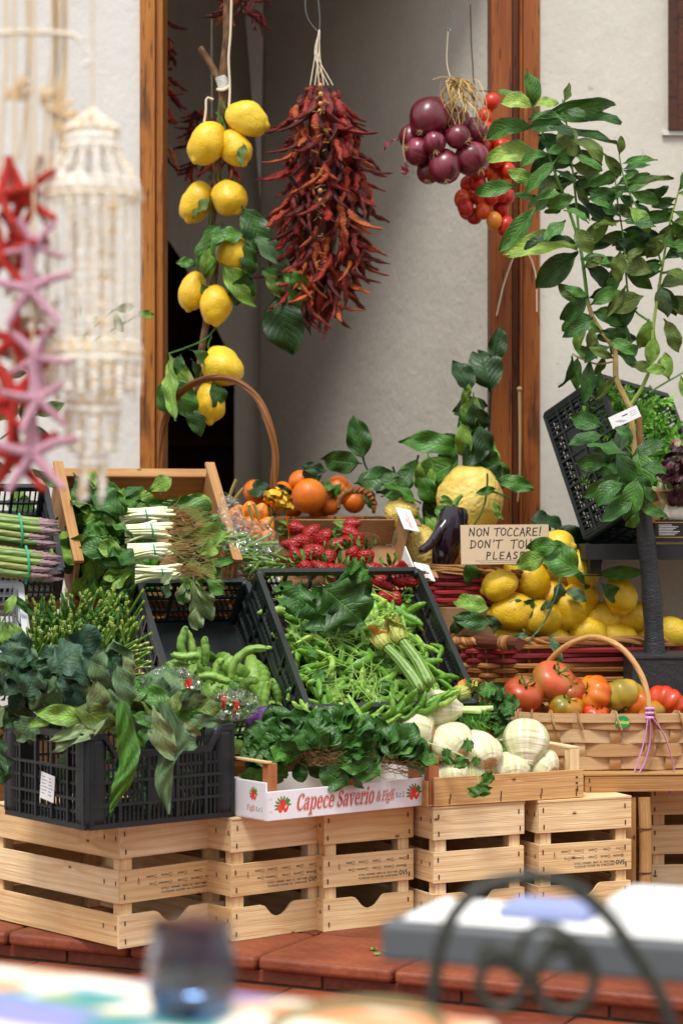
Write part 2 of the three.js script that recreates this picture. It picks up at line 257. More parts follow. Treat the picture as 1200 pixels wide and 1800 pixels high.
{ // window corner high on the right wall
  const d = FD, g = thing('window_frame', 'dark brown wooden window frame cut off by the upper right corner', 'window', V(wx(1173), EYE + 670 / F * d, -d));
  const wm = M('#5a3418', 0.5, { map: rep(varnishT, 1, 1) });
  add(g, 'frame', projUV(bc(0, 0.025, 0.0, 0.9, 0, 0.02), 'y'), wm); add(g, 'sill_rail', projUV(bc(0.0255, 0.9, 0.0, 0.02, 0, 0.02), 'x'), wm);
  add(g, 'shutter', projUV(bc(0.0255, 0.9, 0.0205, 0.9, 0, 0.012), 'y'), M('#6b3f1d', 0.5, { map: rep(varnishT, 1, 1) }));
  add(g, 'plaster_edge', projUV(bc(-0.018, 0.9, -0.014, -0.001, 0.0, 0.012), 'x'), wallM);
}

{ // unseen house behind the viewer, placed to close off the low sky
  const g = thing('unseen_opposite_house', 'unseen pale plaster house behind the viewer, placed to block the low sky', 'house', V(0, 0, 9)); add(g, 'wall', projUV(bc(-14, 14, 0, 7.5, 0, 0.4), 'x', 0.8), wallM); for (let i = -4; i < 5; i++) for (const y of [1.0, 4.2]) { const w = add(g, 'shutter', bc(i * 2.6 - 0.5, i * 2.6 + 0.5, y, y + 1.7, -0.04, -0.002), M('#3d5a48', 0.6)); } }
// ---------- crates, boxes and stands ----------
const pineMs = [C.pine, C.pineB, C.pineC].map(c => M(c, 0.75, { map: woodT, bumpMap: woodB, bumpScale: 0.0012 }));
const oldMs = ['#b08a5c', '#9c7548', '#bb9767'].map(c => M(c, 0.8, { map: woodT, bumpMap: woodB, bumpScale: 0.0016 }));
const rustM = M('#4a3222', 0.7), gapM = M('#2a2119', 0.95);
const stampT = canvasTex(1024, 256, (c, w, h) => {
  c.clearRect(0, 0, w, h); c.translate(w, h); c.rotate(Math.PI); c.fillStyle = '#3b3a44'; c.strokeStyle = '#3b3a44'; c.lineWidth = 3;
  c.font = 'bold 64px sans-serif'; c.fillText('S\u039bO', 20, 82); c.font = 'bold 25px monospace';
  c.fillText('CONFEZIONATO PER MERCATO ORTOFRUTTA', 150, 48); c.fillText('IMBALLAGGI IN LEGNO CAMPANIA ITALIA', 150, 80);
  c.font = 'bold 24px sans-serif'; let x = 40; for (const t of ['GOLDEN', 'RED DEL', 'STARK', 'ANNURCA', 'FUJI']) { c.strokeRect(x, 112, 26, 26); if (x === 40) { c.beginPath(); c.moveTo(x, 112); c.lineTo(x + 26, 138); c.moveTo(x + 26, 112); c.lineTo(x, 138); c.stroke(); } c.fillText(t, x + 34, 136); x += 172; }
  x = 40; for (const t of ['GALA', 'PERE', 'ABATE', 'COSCIA', 'KAISER']) { c.strokeRect(x, 182, 26, 26); c.fillText(t, x + 34, 206); x += 172; }
  c.beginPath(); c.arc(930, 150, 12, 0, 7); c.stroke(); c.fillRect(926, 160, 8, 40);
});
const stampM = M('#ffffff', 0.8, { map: stampT, transparent: true });
function woodCrate(label, x, d, phi, w, o = {}) {
  const { len = 0.5, y = STEP, h = 0.282, stamp = true, notch = true, n = 3, mats = pineMs, name = 'wooden_crate', group = 'upturned wooden crates along the step' } = o;
  const g = thing(name, label, 'crate', V(x, y, -d), [0, phi * D2R, 0], group), T = 0.007, gap = 0.027, sh = (h - 0.006 - gap * (n - 1)) / n, st = [];
  for (let k = 0; k < n; k++) {
    const y0 = k * (sh + gap) + rr(-0.001, 0.001), y1 = y0 + sh, m = pick(mats), dx = rr(-0.003, 0.001);
    if (k === 0 && notch) {
      const s = new THREE.Shape(); s.moveTo(dx, y0); s.lineTo(w, y0); s.lineTo(w, y1); s.lineTo(w * 0.68, y1); s.bezierCurveTo(w * 0.62, y1, w * 0.61, y1 - 0.028, w * 0.5, y1 - 0.03); s.bezierCurveTo(w * 0.39, y1 - 0.028, w * 0.38, y1, w * 0.32, y1); s.lineTo(dx, y1); s.closePath();
      add(g, 'slat', projUV(new THREE.ExtrudeGeometry(s, { depth: T, bevelEnabled: false, curveSegments: 6 }).translate(0, 0, -T), 'x'), m);
    } else {
      const sl = add(g, 'slat', board(dx, w + rr(-0.001, 0.003), y0, y1, -T, 0, 'x'), m);
      if (k === 1 && stamp) add(sl, 'stamp', new THREE.PlaneGeometry(w * 0.86, sh * 0.84).translate(w * 0.52, (y0 + y1) / 2, 0.0006), stampM);
    }
    add(g, 'slat', board(0.001, w - 0.001, y0, y1, -len, -len + T, 'x'), m);
    for (const sx of [0, w - T]) add(g, 'slat', board(sx, sx + T, y0 + rr(-0.002, 0.002), y1, -len + T + 0.001, -T - 0.001, 'z'), pick(mats));
    for (const px of [0.012, w - 0.014]) for (const q of [0.2, 0.75]) { const b = bx(0.003, 0.011, 0.0016, px + rr(-0.003, 0.003), y0 + sh * q, 0.0004); st.push(b); }
    for (const pz of [-0.018, -0.06]) st.push(bx(0.0016, 0.01, 0.003, -0.0003, y0 + sh * 0.6, pz + rr(-0.004, 0.004)));
  }
  for (const [a, b] of [[T + 0.001, -T - 0.001], [w - T - 0.031, -T - 0.001], [T + 0.001, -len + T + 0.031], [w - T - 0.031, -len + T + 0.031]]) add(g, 'corner_post', board(a, a + 0.03, 0.0, h - 0.0065, b - 0.03, b, 'y'), pick(mats));
  for (let k = 0; k < 4; k++) add(g, 'base_board', board(-0.002, w + 0.002, h - 0.0055, h, -len + k * (len / 4) + 0.008, -len + (k + 1) * len / 4 - (k === 3 ? -0.002 : 0.006), 'x'), pick(mats));
  const sm = add(g, 'staples', merge(st), rustM); sm.userData.kind = 'stuff'; return g;
}
woodCrate('pale wooden crate at the near corner under the black vegetable crate', wx(212, 5.1), 5.1, 42, 0.30, { len: 0.52 });
woodCrate('stamped wooden crate under the strawberry printed box, second in the row', wx(408, 5.19), 5.19, 38, 0.262);
woodCrate('stamped wooden crate with a handle notch, third in the row', wx(569, 5.31), 5.31, 31, 0.248);
woodCrate('unstamped wooden crate under the fennel box, fourth in the row', wx(762, 5.38), 5.38, 27, 0.25, { stamp: false });
woodCrate('stamped wooden crate with a red ink mark, fifth in the row', wx(946, 5.5), 5.5, 23, 0.255);
woodCrate('wooden crate behind the thin pole, under the tomato basket', wx(1143, 5.84), 5.84, 8, 0.36, { stamp: false, notch: false, len: 0.4 });
woodCrate('low wooden tray directly under the woven tomato basket', wx(1018, 5.78), 5.66, 4, 0.5, { y: STEP + 0.284, h: 0.045, n: 1, len: 0.34, stamp: false, notch: false, mats: oldMs });
{ const p = thing('wooden_pole', 'thin round wooden pole with wire ties between the crates', 'pole', V(wx(1132, 5.68), STEP, -5.68));
  add(p, 'pole', tube([V(0, 0, 0), V(0.003, 0.14, 0), V(-0.001, 0.268, 0.0)], t => 0.017 - 0.001 * t, 10, 10), oldMs[2]); for (const y of [0.08, 0.19]) add(p, 'wire_tie', new THREE.TorusGeometry(0.018, 0.0016, 5, 16).rotateX(1.5).translate(0, y, 0), rustM);
  add(p, 'batten', board(-0.062, -0.021, 0, 0.268, -0.012, 0.0, 'y'), oldMs[0]); }

// black plastic crates: lattice panels in the xy plane, thickness along z
const blackM = M('#1b2024', 0.38, { bumpMap: plasterB, bumpScale: 0.0004 }), blackM2 = M('#17201f', 0.42), greyPl = M('#b9bec4', 0.45);
function lattice(w, h, o = {}) {
  const { rows = 3, cols = 5, fine = 0.013, diag = false, scoop = 0, solid = [], t = 0.004, rim = 0.014, hole = null } = o, a = [];
  const yt = x => { if (!scoop) return h; const e = Math.min(x, w - x) / w; return h - scoop * Math.max(0, Math.min(1, (e - 0.1) / 0.06)); };
  a.push(bc(0, w, 0, 0.012, -t, t));
  const N = scoop ? 24 : 1; for (let i = 0; i < N; i++) { const x0 = w * i / N, x1 = w * (i + 1) / N, ya = yt(x0), yb = yt(x1); const g = bc(x0, x1, -rim, 0, -t * 1.6, t * 2); const p = g.attributes.position; for (let k = 0; k < p.count; k++) p.setY(k, p.getY(k) + (p.getX(k) < (x0 + x1) / 2 ? ya : yb)); g.computeVertexNormals(); a.push(g); }
  const hh = h - scoop - rim;
  for (let r = 1; r < rows; r++) a.push(bc(0, w, hh * r / rows - 0.003, hh * r / rows + 0.003, -t, t * 1.7));
  for (let c = 0; c <= cols; c++) { const x = Math.max(0.004, Math.min(w - 0.004, w * c / cols)); a.push(bc(x - 0.004, x + 0.004, 0.012, yt(x) - rim, -t, t * 1.5)); }
  for (let r = 0; r < rows; r++) for (let c = 0; c < cols; c++) {
    const x0 = w * c / cols + 0.004, x1 = w * (c + 1) / cols - 0.004, y0 = r ? hh * r / rows + 0.003 : 0.012, y1 = (r + 1 < rows ? hh * (r + 1) / rows - 0.003 : hh);
    if (hole && hole(r, c)) continue;
    if (solid.some(q => q[0] === r && q[1] === c)) { a.push(bc(x0, x1, y0, y1, -t * 0.5, t * 0.5)); continue; }
    const n = Math.max(1, Math.round((x1 - x0) / fine));
    for (let i = 1; i < n; i++) { const x = x0 + (x1 - x0) * i / n; if (diag) { const g = bx(0.004, (y1 - y0) * 1.25, t * 0.9); g.rotateZ(diag * 0.5); g.translate(x, (y0 + y1) / 2, 0); a.push(g); } else a.push(bc(x - 0.0022, x + 0.0022, y0, y1, -t * 0.5, t * 0.5)); }
    const nv = Math.max(1, Math.round((y1 - y0) / 0.028)); for (let i = 1; i < nv; i++) { const y = y0 + (y1 - y0) * i / nv; a.push(bc(x0, x1, y - 0.003, y + 0.003, -t * 0.5, t * 0.5)); }
  }
  return merge(a);
}
function plasticCrate(label, pos, rot, W, L, H, o = {}) {
  const g = thing(o.name || 'plastic_crate', label, 'crate', pos, rot), m = o.m || blackM, e = 0.012;
  add(g, 'side_panel', lattice(W - 2 * e, H, { cols: 5, ...o.front }).translate(e, 0, -0.006), m);
  add(g, 'side_panel', lattice(W - 2 * e, H, { cols: 5, ...o.back }).translate(e, 0, -L + 0.006), m);
  add(g, 'end_panel', lattice(L - 2 * e, H, { cols: 4, ...o.left }).rotateY(-Math.PI / 2).translate(0.006, 0, -L + e), m);
  add(g, 'end_panel', lattice(L - 2 * e, H, { cols: 4, ...o.right }).rotateY(-Math.PI / 2).translate(W - 0.006, 0, -L + e), m);
  const post = o.post || 0.024; for (const [x, z] of [[0, 0], [W, 0], [0, -L], [W, -L]]) { const s = new RoundedBoxGeometry(post, H + 0.002, post, 3, post * 0.4); add(g, 'corner_post', s.translate(x + (x ? -post / 2 : post / 2), H / 2, z + (z ? post / 2 : -post / 2)), m); }
  add(g, 'base', o.solidBase ? bc(e, W - e, 0.001, 0.006, -L + e, -e) : lattice(W - 2 * e, L - 2 * e, { rows: 4, cols: 6, rim: 0.01 }).rotateX(-Math.PI / 2).translate(e, 0.005, -e), m);
  return g;
}
const crateA = plasticCrate('black plastic crate of leafy greens on the corner wooden crate', V(wx(152, 4.96), 0.5035, -4.96), [0, 38 * D2R, 0], 0.405, 0.37, 0.212,
  { post: 0.062, front: { scoop: 0.045, solid: [[1, 2]], cols: 5, fine: 0.011 }, left: { cols: 5, fine: 0.016, hole: (r, c) => r === 2 && c > 0 && c < 4 } });
{ const lab = canvasTex(256, 256, (c, w, h) => { c.fillStyle = '#eceef2'; c.fillRect(0, 0, w, h); c.fillStyle = '#7c8088'; for (let i = 0; i < 6; i++) { c.fillRect(24, 36 + i * 32, 60 + (i * 37) % 60, 8); c.fillRect(150, 36 + i * 32, 40 + (i * 53) % 40, 8); } });
  const l = add(crateA, 'sticker', new THREE.PlaneGeometry(0.06, 0.06).rotateY(-Math.PI / 2).rotateX(0.12), M('#ffffff', 0.6, { map: lab }), { p: V(-0.003, 0.082, -0.16) }); l.userData.label = 'white paper sticker with printed lines'; }
// two tilted crates on the sloping stand
const AL = 42 * D2R, YW = 22 * D2R;
const frame = (px, py, d, depth) => { const e = new THREE.Euler(AL, YW, 0, 'YXZ'), n = V(0, 1, 0).applyEuler(e); return P(px, py, d).addScaledVector(n, -depth); };
const peaO = frame(540, 1245, 5.42, 0.15), beanO = frame(318, 1266, 5.40, 0.15);
const peaCrate = plasticCrate('tilted black crate heaped with pea pods and courgettes', peaO, [AL, YW, 0], 0.455, 0.485, 0.15, { m: blackM2, left: { diag: 1, cols: 5 }, right: { diag: 1, cols: 4, rows: 3 }, back: { cols: 6, rows: 2, diag: 1, hole: (r, c) => r === 1 && c > 0 && c < 5 }, front: { cols: 5 } });
const beanCrate = plasticCrate('tilted black crate of broad beans, shaded between greens and peas', beanO, [AL, YW, 0], 0.30, 0.485, 0.15, { m: blackM2, solidBase: true, left: { diag: 1 }, right: { diag: 1 }, back: { diag: 1, cols: 3 } });
{ // the stand that carries the tilted and raised crates
  const s = thing('display_stand', 'plain wooden stand hidden behind the crates, carrying the upper rows', 'stand', V(0, STEP, -6));
  const dk = M('#a88358', 0.85, { map: woodT }), put = (n, g) => { g.translate(0, -STEP, 6); add(s, n, projUV(g), dk); };
  const e = new THREE.Euler(AL, YW, 0, 'YXZ'); for (const [o, w] of [[peaO, 0.455], [beanO, 0.3]]) put('sloping_board', bc(0.03, w - 0.03, -0.024, -0.003, -0.49, 0.0).applyMatrix4(new THREE.Matrix4().makeRotationFromEuler(e)).translate(o.x, o.y, o.z));
  put('added_light_block_panel', bc(-1.05, 1.15, STEP + 0.002, 0.66, -6.03, -6.01)); put('shelf_board', bc(-0.62, 0.24, 0.925, 0.945, -6.55, -6.0)); put('shelf_board', bc(0.2, 1.3, 0.675, 0.695, -6.6, -5.93));  // upright panel: added unseen board, keeps backlight out of the crate gaps
  for (const [x, z, h] of [[-0.6, -6.5, 0.925], [0.2, -6.5, 0.925], [-0.6, -6.06, 0.925], [0.23, -6.06, 0.675], [1.2, -6.06, 0.675], [1.2, -6.55, 0.675]]) put('leg', bc(x - 0.02, x + 0.02, STEP, h - 0.0005, z - 0.02, z + 0.02));
  for (const [lx, lz] of [[-0.2, -5.72], [0.27, -5.83]]) put('leg', bc(lx - 0.02, lx + 0.02, STEP, 0.66, lz - 0.02, lz + 0.02));
}
// printed strawberry box
function berries(c, x, y, s) { c.save(); c.translate(x, y); c.scale(s, s); c.fillStyle = '#3c8a2e'; for (let i = 0; i < 9; i++) { c.save(); c.rotate(-1.9 + i * 0.42); c.beginPath(); c.ellipse(0, -58, 9, 24, 0, 0, 7); c.fill(); c.restore(); } c.beginPath(); c.ellipse(44, -30, 18, 28, 0.7, 0, 7); c.fill();
  for (const [a, b, r, col] of [[-2, -22, 30, '#d8262a'], [-24, 18, 30, '#e23a35'], [24, 16, 31, '#dd2f2c']]) { c.fillStyle = col; c.beginPath(); c.moveTo(a - r, b - r * 0.5); c.bezierCurveTo(a - r, b - r * 1.2, a + r, b - r * 1.2, a + r, b - r * 0.4); c.bezierCurveTo(a + r, b + r * 0.5, a + 8, b + r * 1.25, a, b + r * 1.25); c.bezierCurveTo(a - 8, b + r * 1.25, a - r, b + r * 0.5, a - r, b - r * 0.5); c.fill(); c.fillStyle = '#f6d9a0'; for (let k = 0; k < 9; k++) c.fillRect(a - 16 + (k % 3) * 15, b - 14 + Math.floor(k / 3) * 15, 3, 4); }
  c.fillStyle = '#f7c7bd'; c.beginPath(); c.ellipse(30, 6, 9, 16, 0.5, 0, 7); c.fill(); c.restore(); }
const capeceT = canvasTex(2048, 288, (c, w, h) => {
  c.fillStyle = '#edeaf0'; c.fillRect(0, 0, w, h); berries(c, 180, 150, 1.3); berries(c, 1880, 150, 1.3);
  c.save(); c.transform(1, 0, -0.2, 1, 50, 0); const t = (s, x, y, f, col) => { c.font = f; c.lineJoin = 'round'; c.lineWidth = 20; c.strokeStyle = '#3c4258'; c.strokeText(s, x, y); c.lineWidth = 12; c.strokeStyle = '#f4f0ee'; c.strokeText(s, x, y); c.fillStyle = col; c.fillText(s, x, y); };
  const fit = (s, x, wd, y, px, col) => { c.font = `bold ${px}px serif`; const k = wd / c.measureText(s).width; c.save(); c.translate(x, y); c.scale(k, 1); t(s, 0, 0, c.font, col); c.restore(); };
  fit('Capece', 330, 480, 214, 232, '#cf3a26'); fit('Saverio', 850, 480, 214, 232, '#cf3a26'); fit('& Figli', 1360, 235, 196, 140, '#cf3a26'); c.font = 'bold 78px serif'; c.fillStyle = '#46506e'; c.fillText('S.r.l.', 1612, 180, 130); c.restore();
  c.fillStyle = 'rgba(90,70,50,.5)'; for (const x of [14, 40, 2000, 2026]) { c.fillRect(x, 60, 6, 26); c.fillRect(x, 190, 6, 26); }
});
const whiteBd = M('#ece9ee', 0.6), reddish = M('#b5794e', 0.75, { map: woodT, bumpMap: woodB, bumpScale: 0.001 });
const capEnd = canvasTex(512, 288, (c, w, h) => { c.fillStyle = '#e6e3ea'; c.fillRect(0, 0, w, h); berries(c, 330, 100, 0.85); c.font = 'bold 60px serif'; c.fillStyle = '#b8543c'; c.fillText('Figli', 220, 230); c.fillStyle = '#46506e'; c.font = 'bold 50px serif'; c.fillText('S.r.l', 370, 230); });
const capBox = thing('fruit_box', 'white printed fruit box with red lettering, full of spinach', 'fruit box', V(wx(470, 5.12), 0.5035, -5.12), [0, 38 * D2R, 0]);
{ const w = 0.468, l = 0.29, g = capBox;
  const f = add(g, 'front_board', board(0, w, 0, 0.066, -0.006, 0, 'x', 0.001), whiteBd); add(f, 'print', new THREE.PlaneGeometry(w - 0.004, 0.063).translate(w / 2, 0.033, 0.0006), M('#ffffff', 0.55, { map: capeceT }));
  add(g, 'back_board', board(0, w, 0, 0.066, -l, -l + 0.006), whiteBd);
  const e = add(g, 'end_board', board(0.0, 0.006, 0, 0.086, -l + 0.007, -0.007, 'z', 0.001), whiteBd); add(e, 'print', new THREE.PlaneGeometry(0.12, 0.08).rotateY(-Math.PI / 2).translate(-0.0006, 0.043, -0.07), M('#ffffff', 0.55, { map: capEnd }));
  add(g, 'end_board', board(w - 0.006, w, 0, 0.086, -l + 0.007, -0.007, 'z', 0.001), whiteBd);
  for (const [x, z] of [[0.008, -0.03], [w - 0.034, -0.03], [0.008, -l + 0.007], [w - 0.034, -l + 0.007]]) add(g, 'corner_post', board(x, x + 0.026, 0.004, 0.128, z, z + 0.022, 'y'), reddish);
  for (const x of [0.006, w - 0.012]) add(g, 'top_rail', board(x - 0.004, x + 0.012, 0.1285, 0.134, -l + 0.006, -0.007, 'z'), pineMs[1]);
  add(g, 'base_board', board(0.007, w - 0.007, 0.0005, 0.004, -l + 0.007, -0.007), pineMs[0]); }
const fenBox = thing('fennel_box', 'plain low wooden box holding fennel bulbs', 'fruit box', V(wx(752, 5.37), 0.5035, -5.37), [0, 26 * D2R, 0]);
{ const w = 0.43, l = 0.27, g = fenBox, m = M('#d6b07e', 0.75, { map: woodT, bumpMap: woodB, bumpScale: 0.0012 });
  add(g, 'front_board', board(0.016, w, 0, 0.068, -0.006, 0), m); add(g, 'back_board', board(0, w, 0, 0.06, -l, -l + 0.006), m);
  for (const x of [0, w - 0.006]) add(g, 'end_board', board(x, x + 0.006, 0, 0.06, -l + 0.007, -0.008, 'z'), m);
  for (const [x, z] of [[0.007, -0.034], [w - 0.034, -0.034], [0.007, -l + 0.007], [w - 0.034, -l + 0.007]]) add(g, 'corner_post', board(x, x + 0.027, 0.004, 0.118, z, z + 0.026, 'y'), z > -0.1 && x < 0.1 ? reddish : pineMs[0]);
  add(g, 'top_rail', board(w - 0.1, w - 0.003, 0.1185, 0.124, -l + 0.007, -l + 0.03, 'x'), pineMs[2]); add(g, 'top_rail', board(w - 0.036, w - 0.008, 0.1185, 0.124, -l + 0.031, -0.008, 'z'), pineMs[2]); add(g, 'base_board', board(0.007, w - 0.007, 0.0005, 0.004, -l + 0.007, -0.008), pineMs[0]);
  const st = []; for (const x of [0.06, 0.2, 0.31, 0.41]) for (const y of [0.01, 0.022]) st.push(bx(0.0025, 0.012, 0.0014, x + rr(-0.003, 0.003), y, 0.0006)); for (const y of [0.02, 0.036, 0.05]) st.push(bx(0.006, 0.004, 0.0014, w - 0.02, y, 0.0006)); const q = add(g, 'staples', merge(st), rustM); q.userData.kind = 'stuff'; }
// tilted wooden crate of spring onions, third row
const AL3 = 40 * D2R, YW3 = 17 * D2R, onO = (() => { const e = new THREE.Euler(AL3, YW3, 0, 'YXZ'), n = V(0, 1, 0).applyEuler(e); return P(143, 1022, 5.76).addScaledVector(n, -0.09); })();
const onCrate = thing('tilted_crate', 'weathered wooden crate tilted forward, with bunched spring onions', 'crate', onO, [AL3, YW3, 0]);
{ const w = 0.385, l = 0.40, g = onCrate; for (const [x0, x1] of [[-0.026, 0.0], [w, w + 0.026]]) { add(g, 'top_rail', board(x0, x1, 0.15, 0.16, -l, 0.0, 'z'), oldMs[0]); add(g, 'side_board', board(x0 + 0.008, x1 - 0.008, 0.0, 0.149, -l + 0.002, -0.002, 'z'), oldMs[1]); }
  add(g, 'back_board', board(-0.01, w + 0.01, 0.02, 0.105, -l - 0.016, -l - 0.001, 'x'), oldMs[1]); add(g, 'top_rail', board(-0.02, w + 0.02, 0.1055, 0.112, -l - 0.03, -l + 0.004, 'x'), oldMs[0]); add(g, 'base_board', board(0.001, w - 0.001, -0.006, 0.0, -l, 0, 'x'), oldMs[2]); add(g, 'front_board', board(-0.01, w + 0.01, -0.004, 0.03, 0.001, 0.01, 'x'), oldMs[1]); }
// asparagus crate, left edge
const asO = (() => { const e = new THREE.Euler(AL3, YW3, 0, 'YXZ'), n = V(0, 1, 0).applyEuler(e); return P(116, 1003, 5.66).addScaledVector(n, -0.1).add(V(-0.42 * Math.cos(YW3), 0, 0.42 * Math.sin(YW3))); })();
const asCrate = plasticCrate('black plastic crate of asparagus at the edge beside the starfish', asO, [AL3, YW3, 0], 0.42, 0.34, 0.1, { right: { cols: 3 }, back: { cols: 5, rows: 2 } });
{ const t = add(asCrate, 'price_tag', new THREE.PlaneGeometry(0.035, 0.06).rotateZ(0.15), M('#f3f3f3', 0.6), { p: V(0.35, 0.108, -0.13), r: [-1.2, 0, 0] }); add(t, 'blue_edge', new THREE.PlaneGeometry(0.035, 0.012).translate(-0.004, 0.036, 0.0002), M('#3f86d8', 0.6)); }
{ const s = thing('crate_support', 'plain wooden trestle under the spring onion crate', 'stand', V(-0.8, STEP, -6)); const dk = M('#a88358', 0.85, { map: woodT });
  for (const [o, w, l] of [[onO, 0.41, 0.42], [asO, 0.42, 0.34]]) { const e = new THREE.Euler(AL3, YW3, 0, 'YXZ'); const b = bc(-0.01, w, -0.03, -0.009, -l, 0).applyMatrix4(new THREE.Matrix4().makeRotationFromEuler(e)).translate(o.x + 0.8, o.y - STEP, o.z + 6); add(s, 'sloping_board', projUV(b), dk); add(s, 'leg', bc(o.x + 0.9, o.x + 0.94, 0, o.y - STEP - 0.02, o.z + 5.99 - 0.05, o.z + 6.03 - 0.05), dk); } }
// white plastic crate at the left edge
plasticCrate('pale grey plastic crate behind the broccoli leaves at the edge', P(-150, 1225, 5.5), [0.9, 0.25, 0], 0.27, 0.26, 0.12, { m: greyPl, right: { cols: 3, diag: 1 } });

// ---------- things hanging in the opening ----------
const HD = 6.42, hp = (x, y, dz = 0) => P(x, y, HD - dz);
const stringM = M('#d9cdb4', 0.9), wireM = M('#6f7577', 0.4, { metalness: 0.8 }), barkM = M('#7b5c3e', 0.85, { map: blotch([0.6, 0.5, 0.42], 3), bumpMap: wrinkleB, bumpScale: 0.003 });
const G = { dark: leafM('#386a24', 0.46), deep: leafM('#25501f', 0.48), mid: leafM('#4f8a2a', 0.48), light: leafM('#88b548', 0.52), lime: leafM('#a8cb5c', 0.55), olive: leafM('#66802c', 0.52), blue: leafM('#47705c', 0.6), pale: leafM('#94ab7e', 0.66), grey: leafM('#688c66', 0.64), spin: leafM('#3a7426', 0.46), spinL: leafM('#579436', 0.48) };
const lemonM = ['#ecc22c', '#e6ba24', '#efca3c'].map((c, i) => MP(c, 0.42, { bumpMap: rep(pitB, 3, 3), bumpScale: 0.004, map: rep(blotch([0.86, 0.86, 0.42], 40 + i, 5), 1, 1) }));
const lemonG = [0, 1, 2, 3].map(i => lump(lathe([[0, -0.5], [0.05 + 0.01 * i, -0.498], [0.2, -0.43], [0.33, -0.26], [0.37 + 0.01 * i, -0.02], [0.34, 0.2], [0.23, 0.36], [0.12, 0.42], [0.085, 0.46], [0.05, 0.495], [0, 0.5]], 24), 0.055, 2.2, i * 5.3));
const stubG = lathe([[0, 0.0], [0.05, 0.0], [0.055, 0.02], [0.02, 0.035], [0, 0.036]], 8);
function lemon(parent, p, dir, len, wid, roll = 0, name = 'lemon') { return add(parent, name, pick(lemonG), pick(lemonM), { p: p.clone().sub(parent === scene ? V(0, 0, 0) : parent.position), q: orient(dir, V(0, 0, 1), roll), s: [wid / 0.74, len, wid / 0.74] }); }
const railM = M('#4c4a46', 0.5, { metalness: 0.6 });
solo('hanging_rail', 'dark metal rail across the top of the shop opening', 'rail', new THREE.CylinderGeometry(0.008, 0.008, XR - XL - 0.1, 10).rotateZ(Math.PI / 2), railM, { p: V((XL + XR) / 2, EYE + 960 / F * HD, -HD) });
const railY = -60;
{ // lemon garland
  const g = thing('lemon_garland', 'branch hung with ten yellow lemons and green leaves', 'lemon branch', hp(390, 745));
  addW(g, 'branch', tubePx([[404, -60, HD], [400, 20, HD], [399, 70, HD], [393, 120, HD], [391, 180, HD], [383, 260, HD], [382, 320, HD], [372, 400, HD], [378, 470, HD], [364, 560, HD], [354, 620, HD], [347, 690, HD]], t => 0.0125 - 0.003 * t, 50, 8), barkM);
  addW(g, 'side_branch', tubePx([[390, 148, HD], [372, 115, HD + 0.01], [352, 84, HD + 0.02]], 0.009, 6, 8), barkM);
  addW(g, 'string', tubePx([[408, -60, HD - 0.02], [405, 60, HD - 0.02], [402, 100, HD - 0.02], [404, 160, HD - 0.02], [401, 206, HD - 0.025]], 0.0035, 20, 6), stringM);
  addW(g, 'string', tubePx([[381, 157, HD - 0.014], [392, 158, HD - 0.018], [403, 152, HD - 0.012]], 0.004, 8, 6), stringM);
  addW(g, 'string', tubePx([[375, 175, HD - 0.01], [364, 172, HD - 0.01], [362, 195, HD - 0.01], [358, 222, HD - 0.01]], t => 0.0035, 12, 6), stringM);
  addW(g, 'wrapping', tubePx([[388, 135, HD], [392, 148, HD], [394, 158, HD]], 0.017, 6, 10), M('#c9c6c0', 0.6, { bumpMap: plasterB, bumpScale: 0.004 }));
  const fr = [[436, 210, 22, 82, 58], [364, 253, 125, 84, 62], [414, 261, 62, 74, 54], [346, 357, 115, 78, 54], [403, 349, 58, 68, 59], [411, 446, 70, 70, 58], [338, 514, 100, 72, 47], [379, 538, 88, 74, 54], [389, 644, 225, 84, 66], [371, 709, 92, 78, 54]];
  fr.forEach(([x, y, a, l, w], i) => { const back = [3, 6].includes(i) ? -0.02 : 0.03, d = HD - back; const lm = lemon(g, P(x, y, d), imgDir(a, i === 8 ? -35 : 12), l * PX(d) * 1.02, w * PX(d), rr(0, 6)); const e = imgDir(a).multiplyScalar(-l * 0.48); addW(g, 'stalk', tubePx([[x + e.x * 0.95, y - e.y * 0.95, d], [x + e.x * 1.15, y - e.y * 1.1 - 6, d + 0.005], [384 + (x - 384) * 0.2, y - e.y * 1.2 - 16, HD]], 0.0025, 6, 5), G.mid); });
  const lv = [[425, 362, 60, 84, 'dark', 1.15], [390, 388, 115, 92, 'mid', 1], [432, 408, 165, 60, 'mid', 1.1], [372, 345, 135, 45, 'olive', 1], [438, 412, 38, 84, 'grey', 0.9], [372, 430, 100, 60, 'light', 0.9], [352, 495, 60, 40, 'mid', 1], [390, 462, 52, 90, 'light', 0.9], [440, 470, 110, 86, 'dark', 1], [456, 470, 30, 60, 'mid', 0.8], [484, 514, 75, 100, 'deep', 1.35], [468, 478, 60, 50, 'olive', 0.9], [492, 482, 20, 58, 'mid', 0.9], [505, 500, 62, 78, 'mid', 0.75], [345, 468, 200, 36, 'mid', 1], [428, 250, 95, 40, 'olive', 0.9], [298, 622, 70, 92, 'lime', 1], [296, 640, 82, 96, 'light', 0.6], [300, 660, 62, 82, 'mid', 1.1], [332, 614, 30, 60, 'dark', 0.7], [318, 622, 100, 34, 'dark', 1.1], [335, 630, 60, 46, 'deep', 0.7], [372, 668, 65, 62, 'dark', 1], [328, 710, 55, 60, 'dark', 1], [290, 668, 88, 70, 'mid', 1], [430, 425, 78, 60, 'dark', 1]];
  for (const [x, y, a, l, m, w] of lv) leafAt(g, 'big', G[m], x, y, HD - rr(0.035, 0.075), a, l * 1.16, rr(-10, 30), rr(-35, 35), w);
